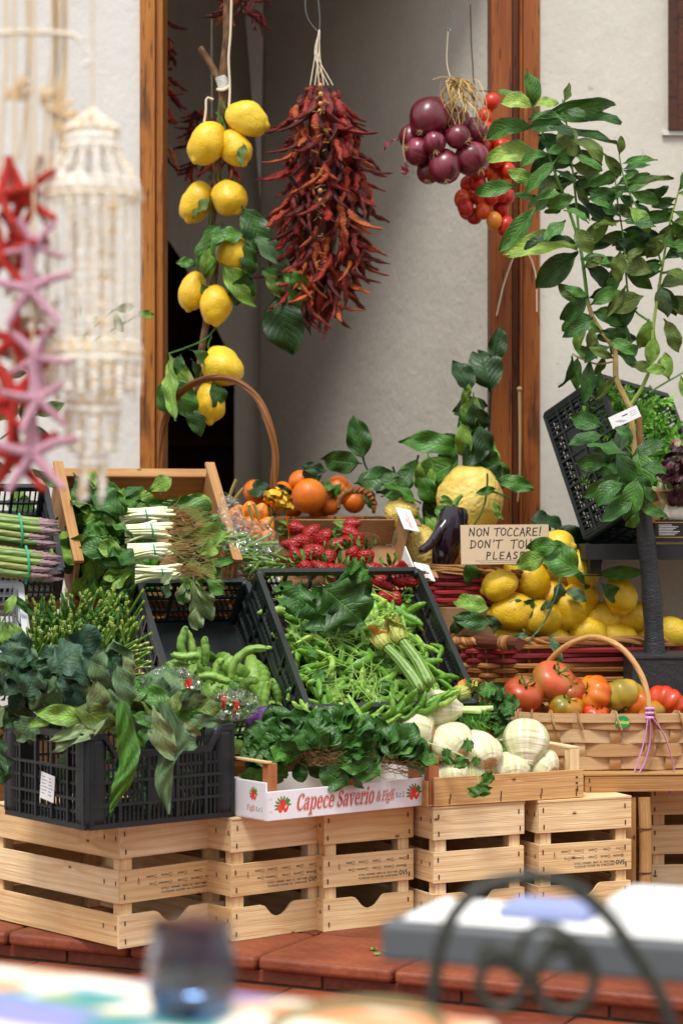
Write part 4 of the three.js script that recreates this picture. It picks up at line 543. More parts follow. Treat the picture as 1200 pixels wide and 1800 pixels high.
function fronds(g, base, dir, n, len, name = 'frond') { const a = []; for (let i = 0; i < n; i++) { const p = base.clone().add(V(rr(-0.015, 0.015), rr(-0.012, 0.012), rr(-0.01, 0.01))), q = p.clone().addScaledVector(dir, len * rr(0.4, 1)).add(V(rr(-1, 1), rr(-1, 1), rr(-0.5, 0.5)).multiplyScalar(len * 0.4)); a.push(tube([p, p.clone().lerp(q, 0.5).add(V(0, rr(0, 0.008), 0)), q], 0.0008, 4, 3)); for (let k = 0; k < 7; k++) { const t = p.clone().lerp(q, rr(0.25, 1)); a.push(tube([t, t.clone().add(V(rr(-0.012, 0.012), rr(-0.012, 0.012), rr(-0.006, 0.01)))], 0.0006, 1, 3)); } } const m = addW(g, name, merge(a), frondM); m.userData.kind = 'stuff'; return m; }
[[731, 1284, 66, 54, 186, -10, 'fennel bulb with long stalks pointing left over the spinach', 5.5], [792, 1304, 66, 62, 215, -40, 'fennel bulb showing its brown cut base, middle of the back row', 5.5], [848, 1317, 56, 62, 240, -45, 'fennel bulb with a cut base beside the upright one', 5.5], [923, 1302, 70, 66, 92, 25, 'upright fennel bulb with its stalk pointing down', 5.55], [893, 1352, 66, 52, 250, -50, 'fennel bulb with cut base in the front row, under the upright bulb', 5.53], [952, 1352, 62, 44, 200, -40, 'fennel bulb at the end of the front row', 5.56], [795, 1362, 56, 50, 265, -50, 'fennel bulb lowest behind the front post', 5.5], [843, 1358, 56, 46, 160, -50, 'pale fennel bulb behind the parsley sprig', 5.51], [772, 1246, 60, 58, 2, 10, 'fennel bulb with stalks pointing right over the leaves', 5.55]].forEach(([x, y, w, l, deg, tilt, lab, d], i) => {
  const g = thing('fennel', lab, 'fennel', P(x, y + w / 2, d), null, 'fennel bulbs'), dir = imgDir(deg, tilt), k = PX(d);
  addW(g, 'bulb', fenG[i % 3], fenM, { p: P(x, y, d), q: orient(dir, V(0, 0.3, 1), rr(-0.4, 0.4)), s: [w * k * 1.16, l * k * 1.14, w * k * 1.16] });
  addW(g, 'cut_base', lathe([[0, 0.003], [0.6, 0.002], [0.9, 0.001], [1, -0.02]], 16), cutM, { p: P(x, y, d).addScaledVector(dir, -0.574 * l * k), q: orient(dir.clone().negate()), s: [w * k * 0.22, 0.05, w * k * 0.19] });
  const tip = P(x, y, d).addScaledVector(dir, 0.52 * l * k);
  if (![0, 3, 8].includes(i)) for (let q = 0; q < 3; q++) { const sd = dir.clone().add(V(rr(-0.5, 0.5), rr(-0.5, 0.5), rr(-0.4, 0.4))); addW(g, 'stalk', tube([tip.clone().addScaledVector(dir, -0.02), tip.clone().addScaledVector(sd, 0.012), tip.clone().addScaledVector(sd, rr(0.02, 0.035))], t => 0.008 * (1 - 0.2 * t), 5, 8), fenSt); }
  if ([0, 3, 8].includes(i)) for (let q = 0; q < 3; q++) { const sd = dir.clone().add(V(rr(-0.15, 0.15), rr(-0.15, 0.15), rr(-0.1, 0.1))), L = [0.1, 0.035, 0.075][[0, 3, 8].indexOf(i)] * rr(0.75, 1.1); addW(g, 'stalk', tube([tip.clone().addScaledVector(dir, -0.02), tip.clone().addScaledVector(sd, L * 0.5), tip.clone().addScaledVector(sd, L)], t => 0.0085 * (1 - 0.35 * t), 8, 8), fenSt); }
  if (i === 0) fronds(g, P(650, 1270, d + 0.02), V(0.5, 0.3, 0), 40, 0.06); if (i === 3) fronds(g, P(880, 1325, d), V(-0.6, 0.1, 0.2), 45, 0.05); if (i === 8) fronds(g, P(820, 1262, d), V(0.6, -0.2, 0.2), 60, 0.07);
});
{ const g = thing('celery_leaves', 'dark green parsley leaves behind the fennel stalks', 'leaves', P(850, 1270, 5.64)); for (let i = 0; i < 34; i++) leafAt(g, 'lobed', pick([G.dark, G.spin, G.mid]), rr(800, 885), rr(1215, 1275), 5.66 - rr(0, 0.06), rr(-70, 90), rr(28, 48), rr(0, 25), rr(-40, 40));
  const h = thing('parsley_sprig', 'parsley sprig trailing over the front board of the fennel box', 'parsley', P(842, 1400, 5.38)); addW(h, 'stem', tubePx([[720, 1295, 5.42], [770, 1312, 5.4], [815, 1330, 5.38], [832, 1345, 5.36], [843, 1385, 5.36]], 0.0016, 16, 5), fenSt); for (const [x, y, a, l] of [[845, 1370, 80, 32], [842, 1362, 20, 28], [838, 1378, 110, 26], [800, 1325, 60, 30], [790, 1322, 110, 24], [808, 1315, -20, 26], [795, 1318, 150, 22], [825, 1340, -10, 20]]) leafAt(h, 'lobed', G.mid, x, y, 5.355, a, l, 15, rr(-30, 30), 1.2);
  const q = solo('cut_leaf_scraps', 'small bright leaf scraps lying on the terracotta step', 'leaf scraps', merge([0, 1, 2, 3].map(i => { const s = pick(LG.lobed).clone(); s.scale(0.02, 0.02, 0.02).rotateX(-1.4).rotateY(i * 1.7); return s.translate(wx(655 + (i % 2) * 8, 5.07) + i * 0.003, STEP + 0.004, -5.07 + i * 0.016 - (i % 2) * 0.03); })), G.lime); q.userData.kind = 'stuff'; }
// tomatoes
const tomT = (a, b, k) => tex(128, 128, (u, v) => mix(a, b, Math.max(0, Math.min(1, (fbm(u, v, 3, 3, 3, k) - 0.35) * 2.4 + (v - 0.5) * 0.8))));
const tomM = [tomT([0.78, 0.28, 0.14], [0.6, 0.38, 0.16], 3), tomT([0.84, 0.4, 0.26], [0.58, 0.56, 0.24], 6), tomT([0.86, 0.5, 0.12], [0.5, 0.52, 0.16], 9), tomT([0.88, 0.42, 0.1], [0.84, 0.58, 0.2], 12), tomT([0.78, 0.68, 0.26], [0.56, 0.58, 0.2], 15), tomT([0.85, 0.26, 0.12], [0.8, 0.34, 0.1], 18)].map(t => MP('#f2e6dc', 0.3, { map: t }));
const tomG = [0, 1, 2].map(i => { const g = lathe([[0, -0.38], [0.25, -0.37], [0.47, -0.18], [0.5, 0.05], [0.4, 0.28], [0.2, 0.37], [0.08, 0.33], [0, 0.3]], 40); const p = g.attributes.position; for (let k = 0; k < p.count; k++) { const x = p.getX(k), y = p.getY(k), z = p.getZ(k), a = Math.atan2(z, x), s = 1 + (i ? 0.17 : 0.09) * (Math.pow(Math.abs(Math.sin(a * (i ? 4.5 : 2.5) + 0.4 * Math.sin(a))), 0.6) - 0.5); p.setXYZ(k, x * s, y, z * s); } return smooth(g); });
[[920, 1220, 60, 0, 0, -80, 'dull red tomato with a dry stalk beside the wicker basket'], [972, 1197, 64, 0, 1, -60, 'pink and green tomato highest in the woven basket'], [938, 1252, 40, 1, 2, -60, 'small orange green tomato at the near rim of the woven basket'], [995, 1242, 50, 1, 2, -75, 'ribbed orange and green tomato in the middle of the basket'], [1040, 1222, 58, 1, 3, -150, 'ribbed orange tomato with a green calyx turned left'], [1090, 1228, 66, 1, 4, 75, 'large ribbed yellow green tomato above the oval sticker'], [1046, 1254, 38, 1, 5, -80, 'small red ribbed tomato at the basket rim'], [1168, 1238, 60, 1, 5, 120, 'red ribbed tomato behind the pink ribbon'], [1125, 1242, 52, 1, 3, 60, 'orange tomato beneath the basket handle'], [1145, 1258, 46, 0, 2, 40, 'pale orange tomato beside the ribbon knot'], [1000, 1215, 50, 0, 0, -90, 'shaded tomato hidden behind the front ones'], [1190, 1258, 44, 0, 1, -60, 'tomato cut off by the photo edge']].forEach(([x, y, w, gi, mi, deg, lab], i) => {
  const d = 5.82 + (i % 3) * 0.03, g = thing('tomato', lab, 'tomato', P(x, y + w * 0.4, d), null, 'tomatoes in the woven basket'), dir = imgDir(deg, 35), k = w * PX(d) * 1.2; addW(g, 'fruit', tomG[gi ? 1 + i % 2 : 0], tomM[mi], { p: P(x, y, d), q: orient(dir, V(0, 0, 1), rr(0, 6)), s: [k, k * 0.92, k] });
  const top = P(x, y, d).addScaledVector(dir, k * 0.3); for (let q = 0; q < 5; q++) addW(g, 'calyx', pick(LG.strap), G.mid, { p: top, q: orient(dir, V(0, 0, 1)).multiply(new THREE.Quaternion().setFromAxisAngle(V(0, 1, 0), q * 1.257)).multiply(new THREE.Quaternion().setFromAxisAngle(V(1, 0, 0), 1.3)), s: k * 0.3 });
});

// ---------- baskets ----------
const wickM = ['#a8713a', '#8f5a2b', '#bd8a4e'].map(c => M(c, 0.55, { bumpMap: wrinkleB, bumpScale: 0.0015 })), wickD = ['#6d3c1a', '#5a2f14', '#83501f'].map(c => M(c, 0.42, { bumpMap: wrinkleB, bumpScale: 0.0015 })), wickR = ['#8f1f28', '#a3262e', '#76181f'].map(c => M(c, 0.6, { bumpMap: wrinkleB, bumpScale: 0.001 })), chip = ['#dcc09a', '#cdab7e', '#e3ccaa', '#c6a378'].map(c => M(c, 0.6, { map: woodT, bumpMap: woodB, bumpScale: 0.0012 }));
function ribbonG(pts, outs, h, t) {                     // flat strip through pts, its width upright
  const pos = [], uv = [], idx = [], n = pts.length; pts.forEach((p, i) => { for (const [a, b] of [[-1, -1], [1, -1], [1, 1], [-1, 1]]) { pos.push(p.x + outs[i].x * b * t / 2, p.y + a * h / 2, p.z + outs[i].z * b * t / 2); uv.push(i / n * 2, a * 0.5 + 0.5); } });
  for (let i = 0; i < n - 1; i++) for (let j = 0; j < 4; j++) { const a = i * 4 + j, b = i * 4 + (j + 1) % 4; idx.push(a, b, a + 4, a + 4, b, b + 4); } idx.push(0, 2, 1, 0, 3, 2); const e = (n - 1) * 4; idx.push(e, e + 1, e + 2, e, e + 2, e + 3);
  const g = new THREE.BufferGeometry(); g.setAttribute('position', new THREE.Float32BufferAttribute(pos, 3)); g.setAttribute('uv', new THREE.Float32BufferAttribute(uv, 2)); g.setIndex(idx); return toCreasedNormals(g, 0.7);
}
const oval = (a, b, e = 2) => t => { const c = Math.cos(t), s = Math.sin(t); return V(a * Math.sign(c) * Math.pow(Math.abs(c), 2 / e), 0, b * Math.sign(s) * Math.pow(Math.abs(s), 2 / e)); };
const outw = (f, t) => { const d = f(t + 0.01).sub(f(t - 0.01)); return V(d.z, 0, -d.x).normalize(); };
function wicker(g, shape, y0, y1, flare, rows, stakes, mats, r, redRows = []) {
  const sc = y => 1 + flare * (y - y0) / (y1 - y0);
  for (let k = 0; k < rows; k++) { const y = y0 + (y1 - y0) * (k + 0.5) / rows, pts = [], N = stakes * 2; for (let i = 0; i < N; i++) { const t = i / N * 2 * Math.PI, o = outw(shape, t); pts.push(shape(t).multiplyScalar(sc(y)).addScaledVector(o, ((Math.floor(i / 2) + k) % 2 ? 1 : -1) * r * 1.25).setY(y + rr(-0.001, 0.001))); }
    add(g, 'weaver', tube(pts, (y1 - y0) / rows * 0.56, N * 2, 6, { closed: true, flat: 1 }), pick(redRows.includes(k) ? wickR : mats)); }
  for (let i = 0; i < stakes; i++) { const t = (i + 0.25) / stakes * 2 * Math.PI, b = shape(t); add(g, 'stake', tube([b.clone().setY(y0), b.clone().multiplyScalar(sc(y1)).setY(y1)], r * 0.8, 2, 5), mats[1]); }
}
function braid(g, path, n, r, amp, mats, strands = 3, turns = 20) { for (let s = 0; s < strands; s++) { const pts = []; for (let i = 0; i < n; i++) { const t = i / n, a = t * turns * 6.283 + s * 6.283 / strands, p = path(t); pts.push(p.clone().add(V(0, Math.sin(a) * amp, 0)).addScaledVector(path(t, true), Math.cos(a) * amp)); } add(g, 'rim_strand', tube(pts, r, n * 2, 6, { closed: true }), mats[s % mats.length]); } }
// woven chip basket of tomatoes
{ const D = 5.84, g = thing('tomato_basket', 'pale woven chip wood basket with a cane handle and pink ribbon', 'basket', V(wx(1070, D), 0.552, -D)), a = 0.255, b = 0.135, f = oval(a, b, 2.6), H = 0.135, rows = 4, N = 22;
  const sc = y => 0.86 + 0.14 * y / H;
  for (let k = 0; k < rows; k++) { const y = (k + 0.5) * H / rows, pts = [], os = []; for (let i = 0; i <= N * 4; i++) { const t = i / (N * 4) * 2 * Math.PI, o = outw(f, t), w = Math.sin(i / 4 * Math.PI + k * Math.PI); pts.push(f(t).multiplyScalar(sc(y)).addScaledVector(o, w * 0.0045).setY(y + 0.0015 * Math.sin(i * 0.7 + k))); os.push(o); } add(g, 'strip', ribbonG(pts, os, H / rows * 0.97, 0.002), chip[k % 4]); }
  for (let i = 0; i < N; i++) { const t = (i + 0.5) / N * 2 * Math.PI, pts = []; for (let j = 0; j <= 12; j++) { const y = j / 12 * H, k = Math.floor(Math.min(rows - 0.01, y / H * rows)), o = outw(f, t); pts.push([f(t).multiplyScalar(sc(y)).addScaledVector(o, ((i + k) % 2 ? 1 : -1) * 0.0045 * Math.abs(Math.sin(y / H * rows * Math.PI)) ** 0.5).setY(y), t]); }
    const tang = f(t + 0.01).sub(f(t - 0.01)).normalize(), pos = [], idx = [], uv = []; pts.forEach(([p], j) => { for (const s of [-1, 1]) { pos.push(p.x + tang.x * s * 0.014, p.y, p.z + tang.z * s * 0.014); uv.push(j / 6, s * 0.25 + i * 0.3); } if (j) { const q = 2 * j; idx.push(q - 2, q - 1, q, q, q - 1, q + 1); } }); const gg = new THREE.BufferGeometry(); gg.setAttribute('position', new THREE.Float32BufferAttribute(pos, 3)); gg.setAttribute('uv', new THREE.Float32BufferAttribute(uv, 2)); gg.setIndex(idx); gg.computeVertexNormals(); add(g, 'upright_strip', gg, chip[(i * 3) % 4]);
    const p = f(t).setY(H), o = outw(f, t); add(g, 'rim_loop', tube([p.clone().addScaledVector(o, 0.009).add(V(0, -0.032, 0)).addScaledVector(tang, -0.014), p.clone().addScaledVector(o, 0.012).add(V(0, -0.008, 0)).addScaledVector(tang, -0.004), p.clone().add(V(0, 0.012, 0)), p.clone().addScaledVector(o, -0.01).add(V(0, -0.01, 0)).addScaledVector(tang, 0.01)], 0.0095, 10, 6, { flat: 0.3 }), chip[(i + 1) % 4]); }
  { const pts = [], os = []; for (let i = 0; i <= 60; i++) { const t = i / 60 * 2 * Math.PI, o = outw(f, t); pts.push(f(t).multiplyScalar(1.02).setY(H - 0.004)); os.push(o); } add(g, 'rim', ribbonG(pts, os, 0.022, 0.006), chip[0]); }
  const fl = []; add(g, 'base', new THREE.CylinderGeometry(1, 1, 0.004, 32).scale(a * 0.84, 1, b * 0.84).translate(0, 0.004, 0), chip[3]);
  const hd = (x, y, d) => P(x, y, d).sub(g.position); add(g, 'handle', tube([hd(940, 1290, 5.95), hd(950, 1190, 5.93), hd(985, 1142, 5.88), hd(1040, 1120, 5.83), hd(1090, 1138, 5.78), hd(1128, 1190, 5.74), hd(1141, 1250, 5.71), hd(1143, 1300, 5.705)], 0.0078, 40, 8), M('#c09157', 0.45, { bumpMap: wrinkleB, bumpScale: 0.001 }));
  const pk = M('#d79ad0', 0.45), rb = (pts) => add(g, 'ribbon', tube(pts.map(p => hd(p[0], p[1], 5.69)), 0.0085, 20, 6, { flat: 0.2 }), pk); rb([[1138, 1262], [1132, 1300], [1118, 1345], [1112, 1362]]); rb([[1141, 1262], [1142, 1300], [1132, 1340], [1120, 1362]]); rb([[1146, 1262], [1165, 1290], [1180, 1335], [1184, 1360], [1175, 1400]]); for (const y of [1246, 1254, 1262]) add(g, 'ribbon_knot', new THREE.TorusGeometry(0.0095, 0.004, 6, 14).rotateX(1.4), pk, { p: hd(1141, y, 5.705) });
  const stT = canvasTex(256, 192, (c, w, h) => { c.fillStyle = '#17945a'; c.fillRect(0, 0, w, h); c.fillStyle = '#f2e23a'; c.save(); c.transform(1, 0.05, -0.25, 1, 40, 0); c.font = 'bold 78px sans-serif'; c.fillText('Meloni', 0, 122, 230); c.restore(); });
  const st = add(g, 'sticker', new THREE.CircleGeometry(1, 24), M('#ffffff', 0.4, { map: stT }), { p: hd(1093, 1269, 5.697), r: [0, 0, 0.02], s: [0.0185, 0.0155, 1] }); st.userData.label = 'green oval sticker with yellow letters'; }
// big wicker basket of lemons with a red band
const LBD = 6.06;
{ const g = thing('lemon_basket', 'big brown wicker basket with a red woven band, heaped with lemons', 'basket', P(1010, 1262, LBD).add(V(0, 0, -0.2)), [0, 12 * D2R, 0]); g.position.y = 0.6965; const a = 0.35, b = 0.2, f = oval(a, b, 5), H = 0.155;
  wicker(g, f, 0, H, 0.06, 12, 30, [wickD[2], wickM[1], wickM[0], wickD[0]], 0.0055, [8, 9, 10]);
  braid(g, (t, n) => n ? outw(f, t * 6.283) : f(t * 6.283).multiplyScalar(1.07).setY(H + 0.006), 180, 0.0062, 0.007, wickM, 3, 34);
  add(g, 'base', new THREE.BoxGeometry(a * 1.9, 0.006, b * 1.9).translate(0, 0.004, 0), wickD[0]);
  const h0 = P(772, 1124, 6.12).sub(g.position).applyAxisAngle(V(0, 1, 0), -12 * D2R), h1 = P(912, 1132, 5.9).sub(g.position).applyAxisAngle(V(0, 1, 0), -12 * D2R); add(g, 'handle_bar', tube([h0, h0.clone().lerp(h1, 0.5), h1], 0.0165, 10, 12), M('#5d2f1c', 0.45, { bumpMap: wrinkleB, bumpScale: 0.001 })); const dr = h1.clone().sub(h0).normalize();
  for (const t of [0.12, 0.8]) for (let k = 0; k < 5; k++) add(g, 'binding', new THREE.TorusGeometry(0.018, 0.0032, 6, 16), wickM[k % 3], { p: h0.clone().lerp(h1, t).addScaledVector(dr, k * 0.0062), q: new THREE.Quaternion().setFromUnitVectors(V(0, 0, 1), dr) }); }
{ const L = [[979, 962, 0, 62, 52], [929, 1021, 80, 74, 58], [1021, 1004, 70, 72, 54], [915, 1005, 60, 60, 50], [879, 1045, 160, 62, 46], [896, 1070, 175, 80, 54], [942, 1094, 170, 76, 52], [890, 1108, 190, 62, 50], [965, 1117, 20, 64, 48], [1000, 1083, 70, 64, 56], [1042, 1056, 85, 66, 52], [1079, 1058, 80, 64, 48], [1033, 1106, 200, 66, 52], [1058, 1088, 10, 64, 50], [1085, 1112, 15, 66, 48], [1108, 1092, 5, 64, 50], [1118, 1122, 0, 60, 44], [1179, 1112, 185, 58, 46], [967, 1044, 30, 60, 48], [990, 1030, 40, 62, 50], [829, 1096, 160, 60, 46], [803, 1100, 150, 58, 44], [846, 1072, 150, 58, 46], [852, 1112, 30, 58, 46], [1005, 1052, 60, 60, 50], [955, 1068, 50, 60, 50], [1145, 1115, 30, 58, 46], [920, 1120, 10, 56, 44], [1000, 1122, 0, 56, 46], [1060, 1124, 0, 56, 46], [940, 990, 30, 60, 50], [1000, 975, 60, 60, 48]];
  const lab = rowLabels(L, 'ripe lemon in the red banded basket'), pos = L.map(([x, y], i) => P(x, y, i < 3 ? 6.2 : 6.1 + (1125 - y) * 0.0017 + (i >= 23 ? 0.07 : 0)));
  for (let it = 0; it < 80; it++) for (let i = 0; i < pos.length; i++) for (let j = 0; j < i; j++) { const dv = pos[i].clone().sub(pos[j]), dl = dv.length() || 1e-3, need = 0.081; if (dl < need) { dv.multiplyScalar((need - dl) / dl * 0.3); dv.x *= 0.45; dv.y *= 0.3; if (Math.abs(dv.z) < 0.002) dv.z = (i > j ? -1 : 1) * 0.002; if (i > 2) pos[i].add(dv); if (j > 2) pos[j].sub(dv); } }
  for (const p of pos) p.z = Math.max(-6.46, Math.min(-6.06, p.z));
  L.forEach(([x, y, a, l, w], i) => { const d = -pos[i].z; const m = lemon(scene, pos[i], imgDir(a, rr(-10, 30)), l * PX(d) * 1.14, w * PX(d) * 1.14, rr(0, 6)); tag(m, lab[i], 'lemon', 'lemons heaped in the basket'); });
  const g = thing('lemon_leaves', 'glossy lemon leaves tucked among the heaped lemons', 'lemon leaves', P(960, 1060, 6)); for (const [x, y, a, l, m, w] of [[975, 985, 28, 70, 'dark', 1], [940, 1050, 130, 55, 'dark', 1], [925, 1060, 170, 30, 'mid', 1.2], [862, 1070, 195, 62, 'light', 1], [850, 1080, 40, 40, 'grey', 1], [812, 1085, 120, 34, 'dark', 1.3], [865, 1098, 190, 60, 'dark', 1], [1048, 1010, -5, 72, 'mid', 0.6], [1055, 1025, 40, 52, 'dark', 1], [1045, 1005, -75, 34, 'mid', 0.8], [962, 1114, 62, 48, 'grey', 0.6], [984, 1020, 100, 52, 'blue', 1], [990, 1040, 10, 40, 'grey', 1], [975, 1058, 160, 26, 'grey', 1], [930, 1116, 170, 30, 'grey', 0.8], [930, 985, 190, 50, 'light', 1]]) leafAt(g, 'big', G[m], x, y, 5.99 + (1125 - y) * 0.001, a, l * 1.2, rr(0, 20), rr(-30, 30), w); for (const [x, y, a, l, m, w] of [[962, 978, 165, 70, 'light', 1.1], [1022, 1008, 212, 96, 'mid', 1.3], [985, 960, 180, 66, 'mid', 1.1]]) leafAt(g, 'big', G[m], x, y, 5.95, a, l, 5, rr(-20, 20), w); addW(g, 'twig', tubePx([[928, 1128, 6.0], [955, 1095, 6.02], [975, 1050, 6.06], [985, 1010, 6.12]], 0.0028, 12, 5), G.grey); addW(g, 'twig', tubePx([[1020, 1010, 6.14], [1045, 1012, 6.12], [1075, 1010, 6.12]], 0.0022, 8, 5), G.mid); }
// red basket with citrons, aubergine and sign
{ const D = 6.18, g = thing('red_basket', 'shallow red woven basket with straw ends under the citrons', 'basket', V(wx(800, 6.25), 0.947, -6.25)), f = oval(0.175, 0.12, 3); wicker(g, f, 0, 0.085, 0.1, 8, 24, wickR, 0.004); braid(g, (t, n) => n ? outw(f, t * 6.283) : f(t * 6.283).multiplyScalar(1.12).setY(0.09), 100, 0.0045, 0.005, wickM, 2, 16); braid(g, (t, n) => n ? outw(f, t * 6.283) : f(t * 6.283).multiplyScalar(0.99).setY(0.006), 100, 0.0045, 0.004, wickM, 2, 16); for (let k = 0; k < 9; k++) { const x = rr(-0.16, -0.02), y = 0.088 + rr(0, 0.02); add(g, 'straw_end', tube([V(x - 0.03, y + 0.006, 0.13), V(x + 0.03, y + rr(-0.006, 0.004), 0.145), V(x + 0.11, y + rr(-0.016, 0.004), 0.14)], 0.003, 6, 5), wickM[2]); } add(g, 'base', new THREE.CylinderGeometry(1, 1, 0.004, 24).scale(0.17, 1, 0.115).translate(0, 0.004, 0), wickR[0]); }
solo('cardboard_carton', 'plain brown cardboard carton under the red basket', 'carton', board(wx(735, 6.12), wx(900, 6.12), 0.6955, 0.944, -6.4, -6.1, 'x', 0.002), M('#b08a63', 0.85, { map: cardT, bumpMap: cardT, bumpScale: 0.0006 }));
const citM = MP('#dfc566', 0.55, { bumpMap: rep(knobB, 2, 1.5), bumpScale: 0.007, map: blotch([0.8, 0.7, 0.46], 33, 6) });
[[826, 880, 118, 116, 0, 'large knobbly citron behind the cardboard sign'], [735, 968, 84, 92, 3, 'bumpy citron beside the aubergine above the straw'], [792, 962, 70, 86, 6, 'citron half hidden behind the aubergine'], [840, 965, 70, 70, 2, 'citron hidden behind the cardboard sign'], [705, 900, 60, 60, 5, 'small yellow citron under the carton flap leaves']].forEach(([x, y, w, h, k, lab]) => { const d = k === 0 ? 6.34 : 6.27, gg = lump(lathe([[0, -0.5], [0.25, -0.47], [0.45, -0.22], [0.48, 0.05], [0.38, 0.3], [0.18, 0.45], [0.08, 0.5], [0, 0.49]], 32), 0.055, 3, k * 3.3); solo('citron', lab, 'citron', gg, citM, { p: P(x, y, d), q: orient(imgDir(k === 0 ? 90 : -80, 25)), s: [w * PX(d), h * PX(d), w * PX(d)] }, 'citrons in the red basket'); });
{ const d = 6.12, g = thing('nosed_aubergine', 'glossy dark aubergine with a nose shaped growth beside the sign', 'aubergine', P(775, 1000, d)); addW(g, 'body', tubePx([[797, 890, d], [793, 915, d], [788, 945, d], [780, 978, d + 0.01], [774, 1004, d + 0.02]], t => 0.041 * Math.pow(Math.sin(Math.PI * (0.18 + 0.72 * t)), 0.6), 24, 16), aubM); addW(g, 'nose', tubePx([[788, 915, d - 0.015], [772, 935, d - 0.03], [755, 957, d - 0.04], [739, 969, d - 0.045], [736, 971, d - 0.045]], t => t > 0.97 ? 0.004 : 0.018 * (1 - 0.42 * t), 20, 12), aubM); addW(g, 'side_lobe', lump(new THREE.SphereGeometry(1, 16, 12), 0.05, 1, 1), aubM, { p: P(814, 910, d + 0.005), s: [0.013, 0.026, 0.013] });
  addW(g, 'stalk', tubePx([[798, 888, d], [804, 878, d], [812, 870, d]], t => 0.009 - 0.004 * t, 8, 8), G.light); for (let k = 0; k < 7; k++) addW(g, 'calyx', pick(LG.lemon), k % 2 ? G.light : G.mid, { p: P(799, 890, d), q: orient(imgDir(50 + k * 22 + (k > 3 ? 40 : 0), k % 3 * 20), V(0, 0.4, 1)), s: [0.04, 0.055, 0.04] }); }
{ // hand lettered card
  const GL = { N: [[0, 10, 0, 0, 6, 10, 6, -1]], O: [[3, 0, 0, 2.5, 0.4, 8, 3.4, 10, 6.2, 7.5, 6, 2, 3, 0]], T: [[-1, 0.5, 8, -0.4], [3.4, 0, 3, 10.5]], C: [[6, 1, 3, -0.2, 0.4, 4, 0.6, 8.6, 3, 10, 6, 8.8]], A: [[0, 10, 3, 0, 6.4, 10.6], [1, 6.4, 5.2, 6]], R: [[0.4, 10.4, 0.6, 0, 4.6, 0.6, 5, 3.6, 0.8, 5.4, 6.4, 10.8]], E: [[5.6, 0, 0.4, 0.3, 0.2, 10, 6, 9.7], [0.4, 5, 4.6, 4.8]], '!': [[1.6, -1.5, 1, 7], [0.9, 9.2, 1, 10]], D: [[0.6, 0, 0.4, 10], [-0.6, 0.2, 4, 0.6, 6.6, 4, 5, 8.6, -0.4, 10.2]], "'": [[1.4, -1, 1, 2]], U: [[0, 0, 0.2, 8, 3, 10, 5.8, 8, 6, -0.4]], H: [[0.2, 0, 0, 10], [6, 0, 5.8, 10.4], [0, 5, 6, 4.6]], P: [[0.5, 10.6, 0.6, 0, 5, 0.8, 4.8, 4.2, 0.6, 5.4]], L: [[0.6, 0, 0.2, 9.8, 5.6, 9.6]], S: [[5.6, 0.8, 2.6, -0.2, 0.6, 2.4, 3, 4.8, 5.8, 7, 3.6, 10, 0, 9]] };
  const sT = canvasTex(1024, 448, (c, w, h) => { c.fillStyle = '#c9b193'; c.fillRect(0, 0, w, h); let s = 5; const r = () => (s = (s * 16807) % 2147483647) / 2147483647; for (let i = 0; i < 2600; i++) { c.fillStyle = r() > 0.5 ? 'rgba(90,65,40,.10)' : 'rgba(255,240,215,.12)'; c.fillRect(r() * w, r() * h, 3 + r() * 22, 1.5); } c.strokeStyle = '#17151a'; c.lineWidth = 13; c.lineCap = c.lineJoin = 'round';
    const wr = (t, x, y, k, ad) => { for (const ch of t) { if (ch === ' ') { x += ad * 0.8; continue; } const yy = y + (r() - 0.5) * 6, big = 1 + (r() - 0.5) * 0.12; for (const st of GL[ch] || []) { c.beginPath(); for (let i = 0; i < st.length; i += 2) (i ? c.lineTo : c.moveTo).call(c, x + (st[i] - st[i + 1] * 0.12) * k * big, yy + st[i + 1] * k * big); c.stroke(); } x += ch === '!' || ch === "'" ? ad * 0.5 : ad; } };
    wr('NON', 110, 40, 8.6, 82); wr('TOCCARE!', 400, 38, 8.6, 74); wr("DON'T", 120, 178, 8.8, 84); wr('TOUCH', 590, 176, 8.8, 86); wr('PLEASE', 300, 312, 8, 78); c.lineWidth = 4; c.beginPath(); c.moveTo(160, 412); c.lineTo(760, 404); c.moveTo(220, 432); c.lineTo(700, 426); c.stroke(); });
  const d = 6.03, g = thing('cardboard_sign', 'hand lettered brown cardboard sign asking not to touch', 'sign', P(888, 992, d)); const w = 156 * PX(d), h = 70 * PX(d); const b = addW(g, 'card', board(-w / 2, w / 2, -h / 2, h / 2, -0.003, 0, 'x', 0.0008), M('#bfa789', 0.85), { p: P(887, 957, d), r: [-0.12, 0.05, 0.015] }); add(b, 'lettering', new THREE.PlaneGeometry(w * 0.995, h * 0.99).translate(0, 0, 0.0005), M('#ffffff', 0.85, { map: sT })); }
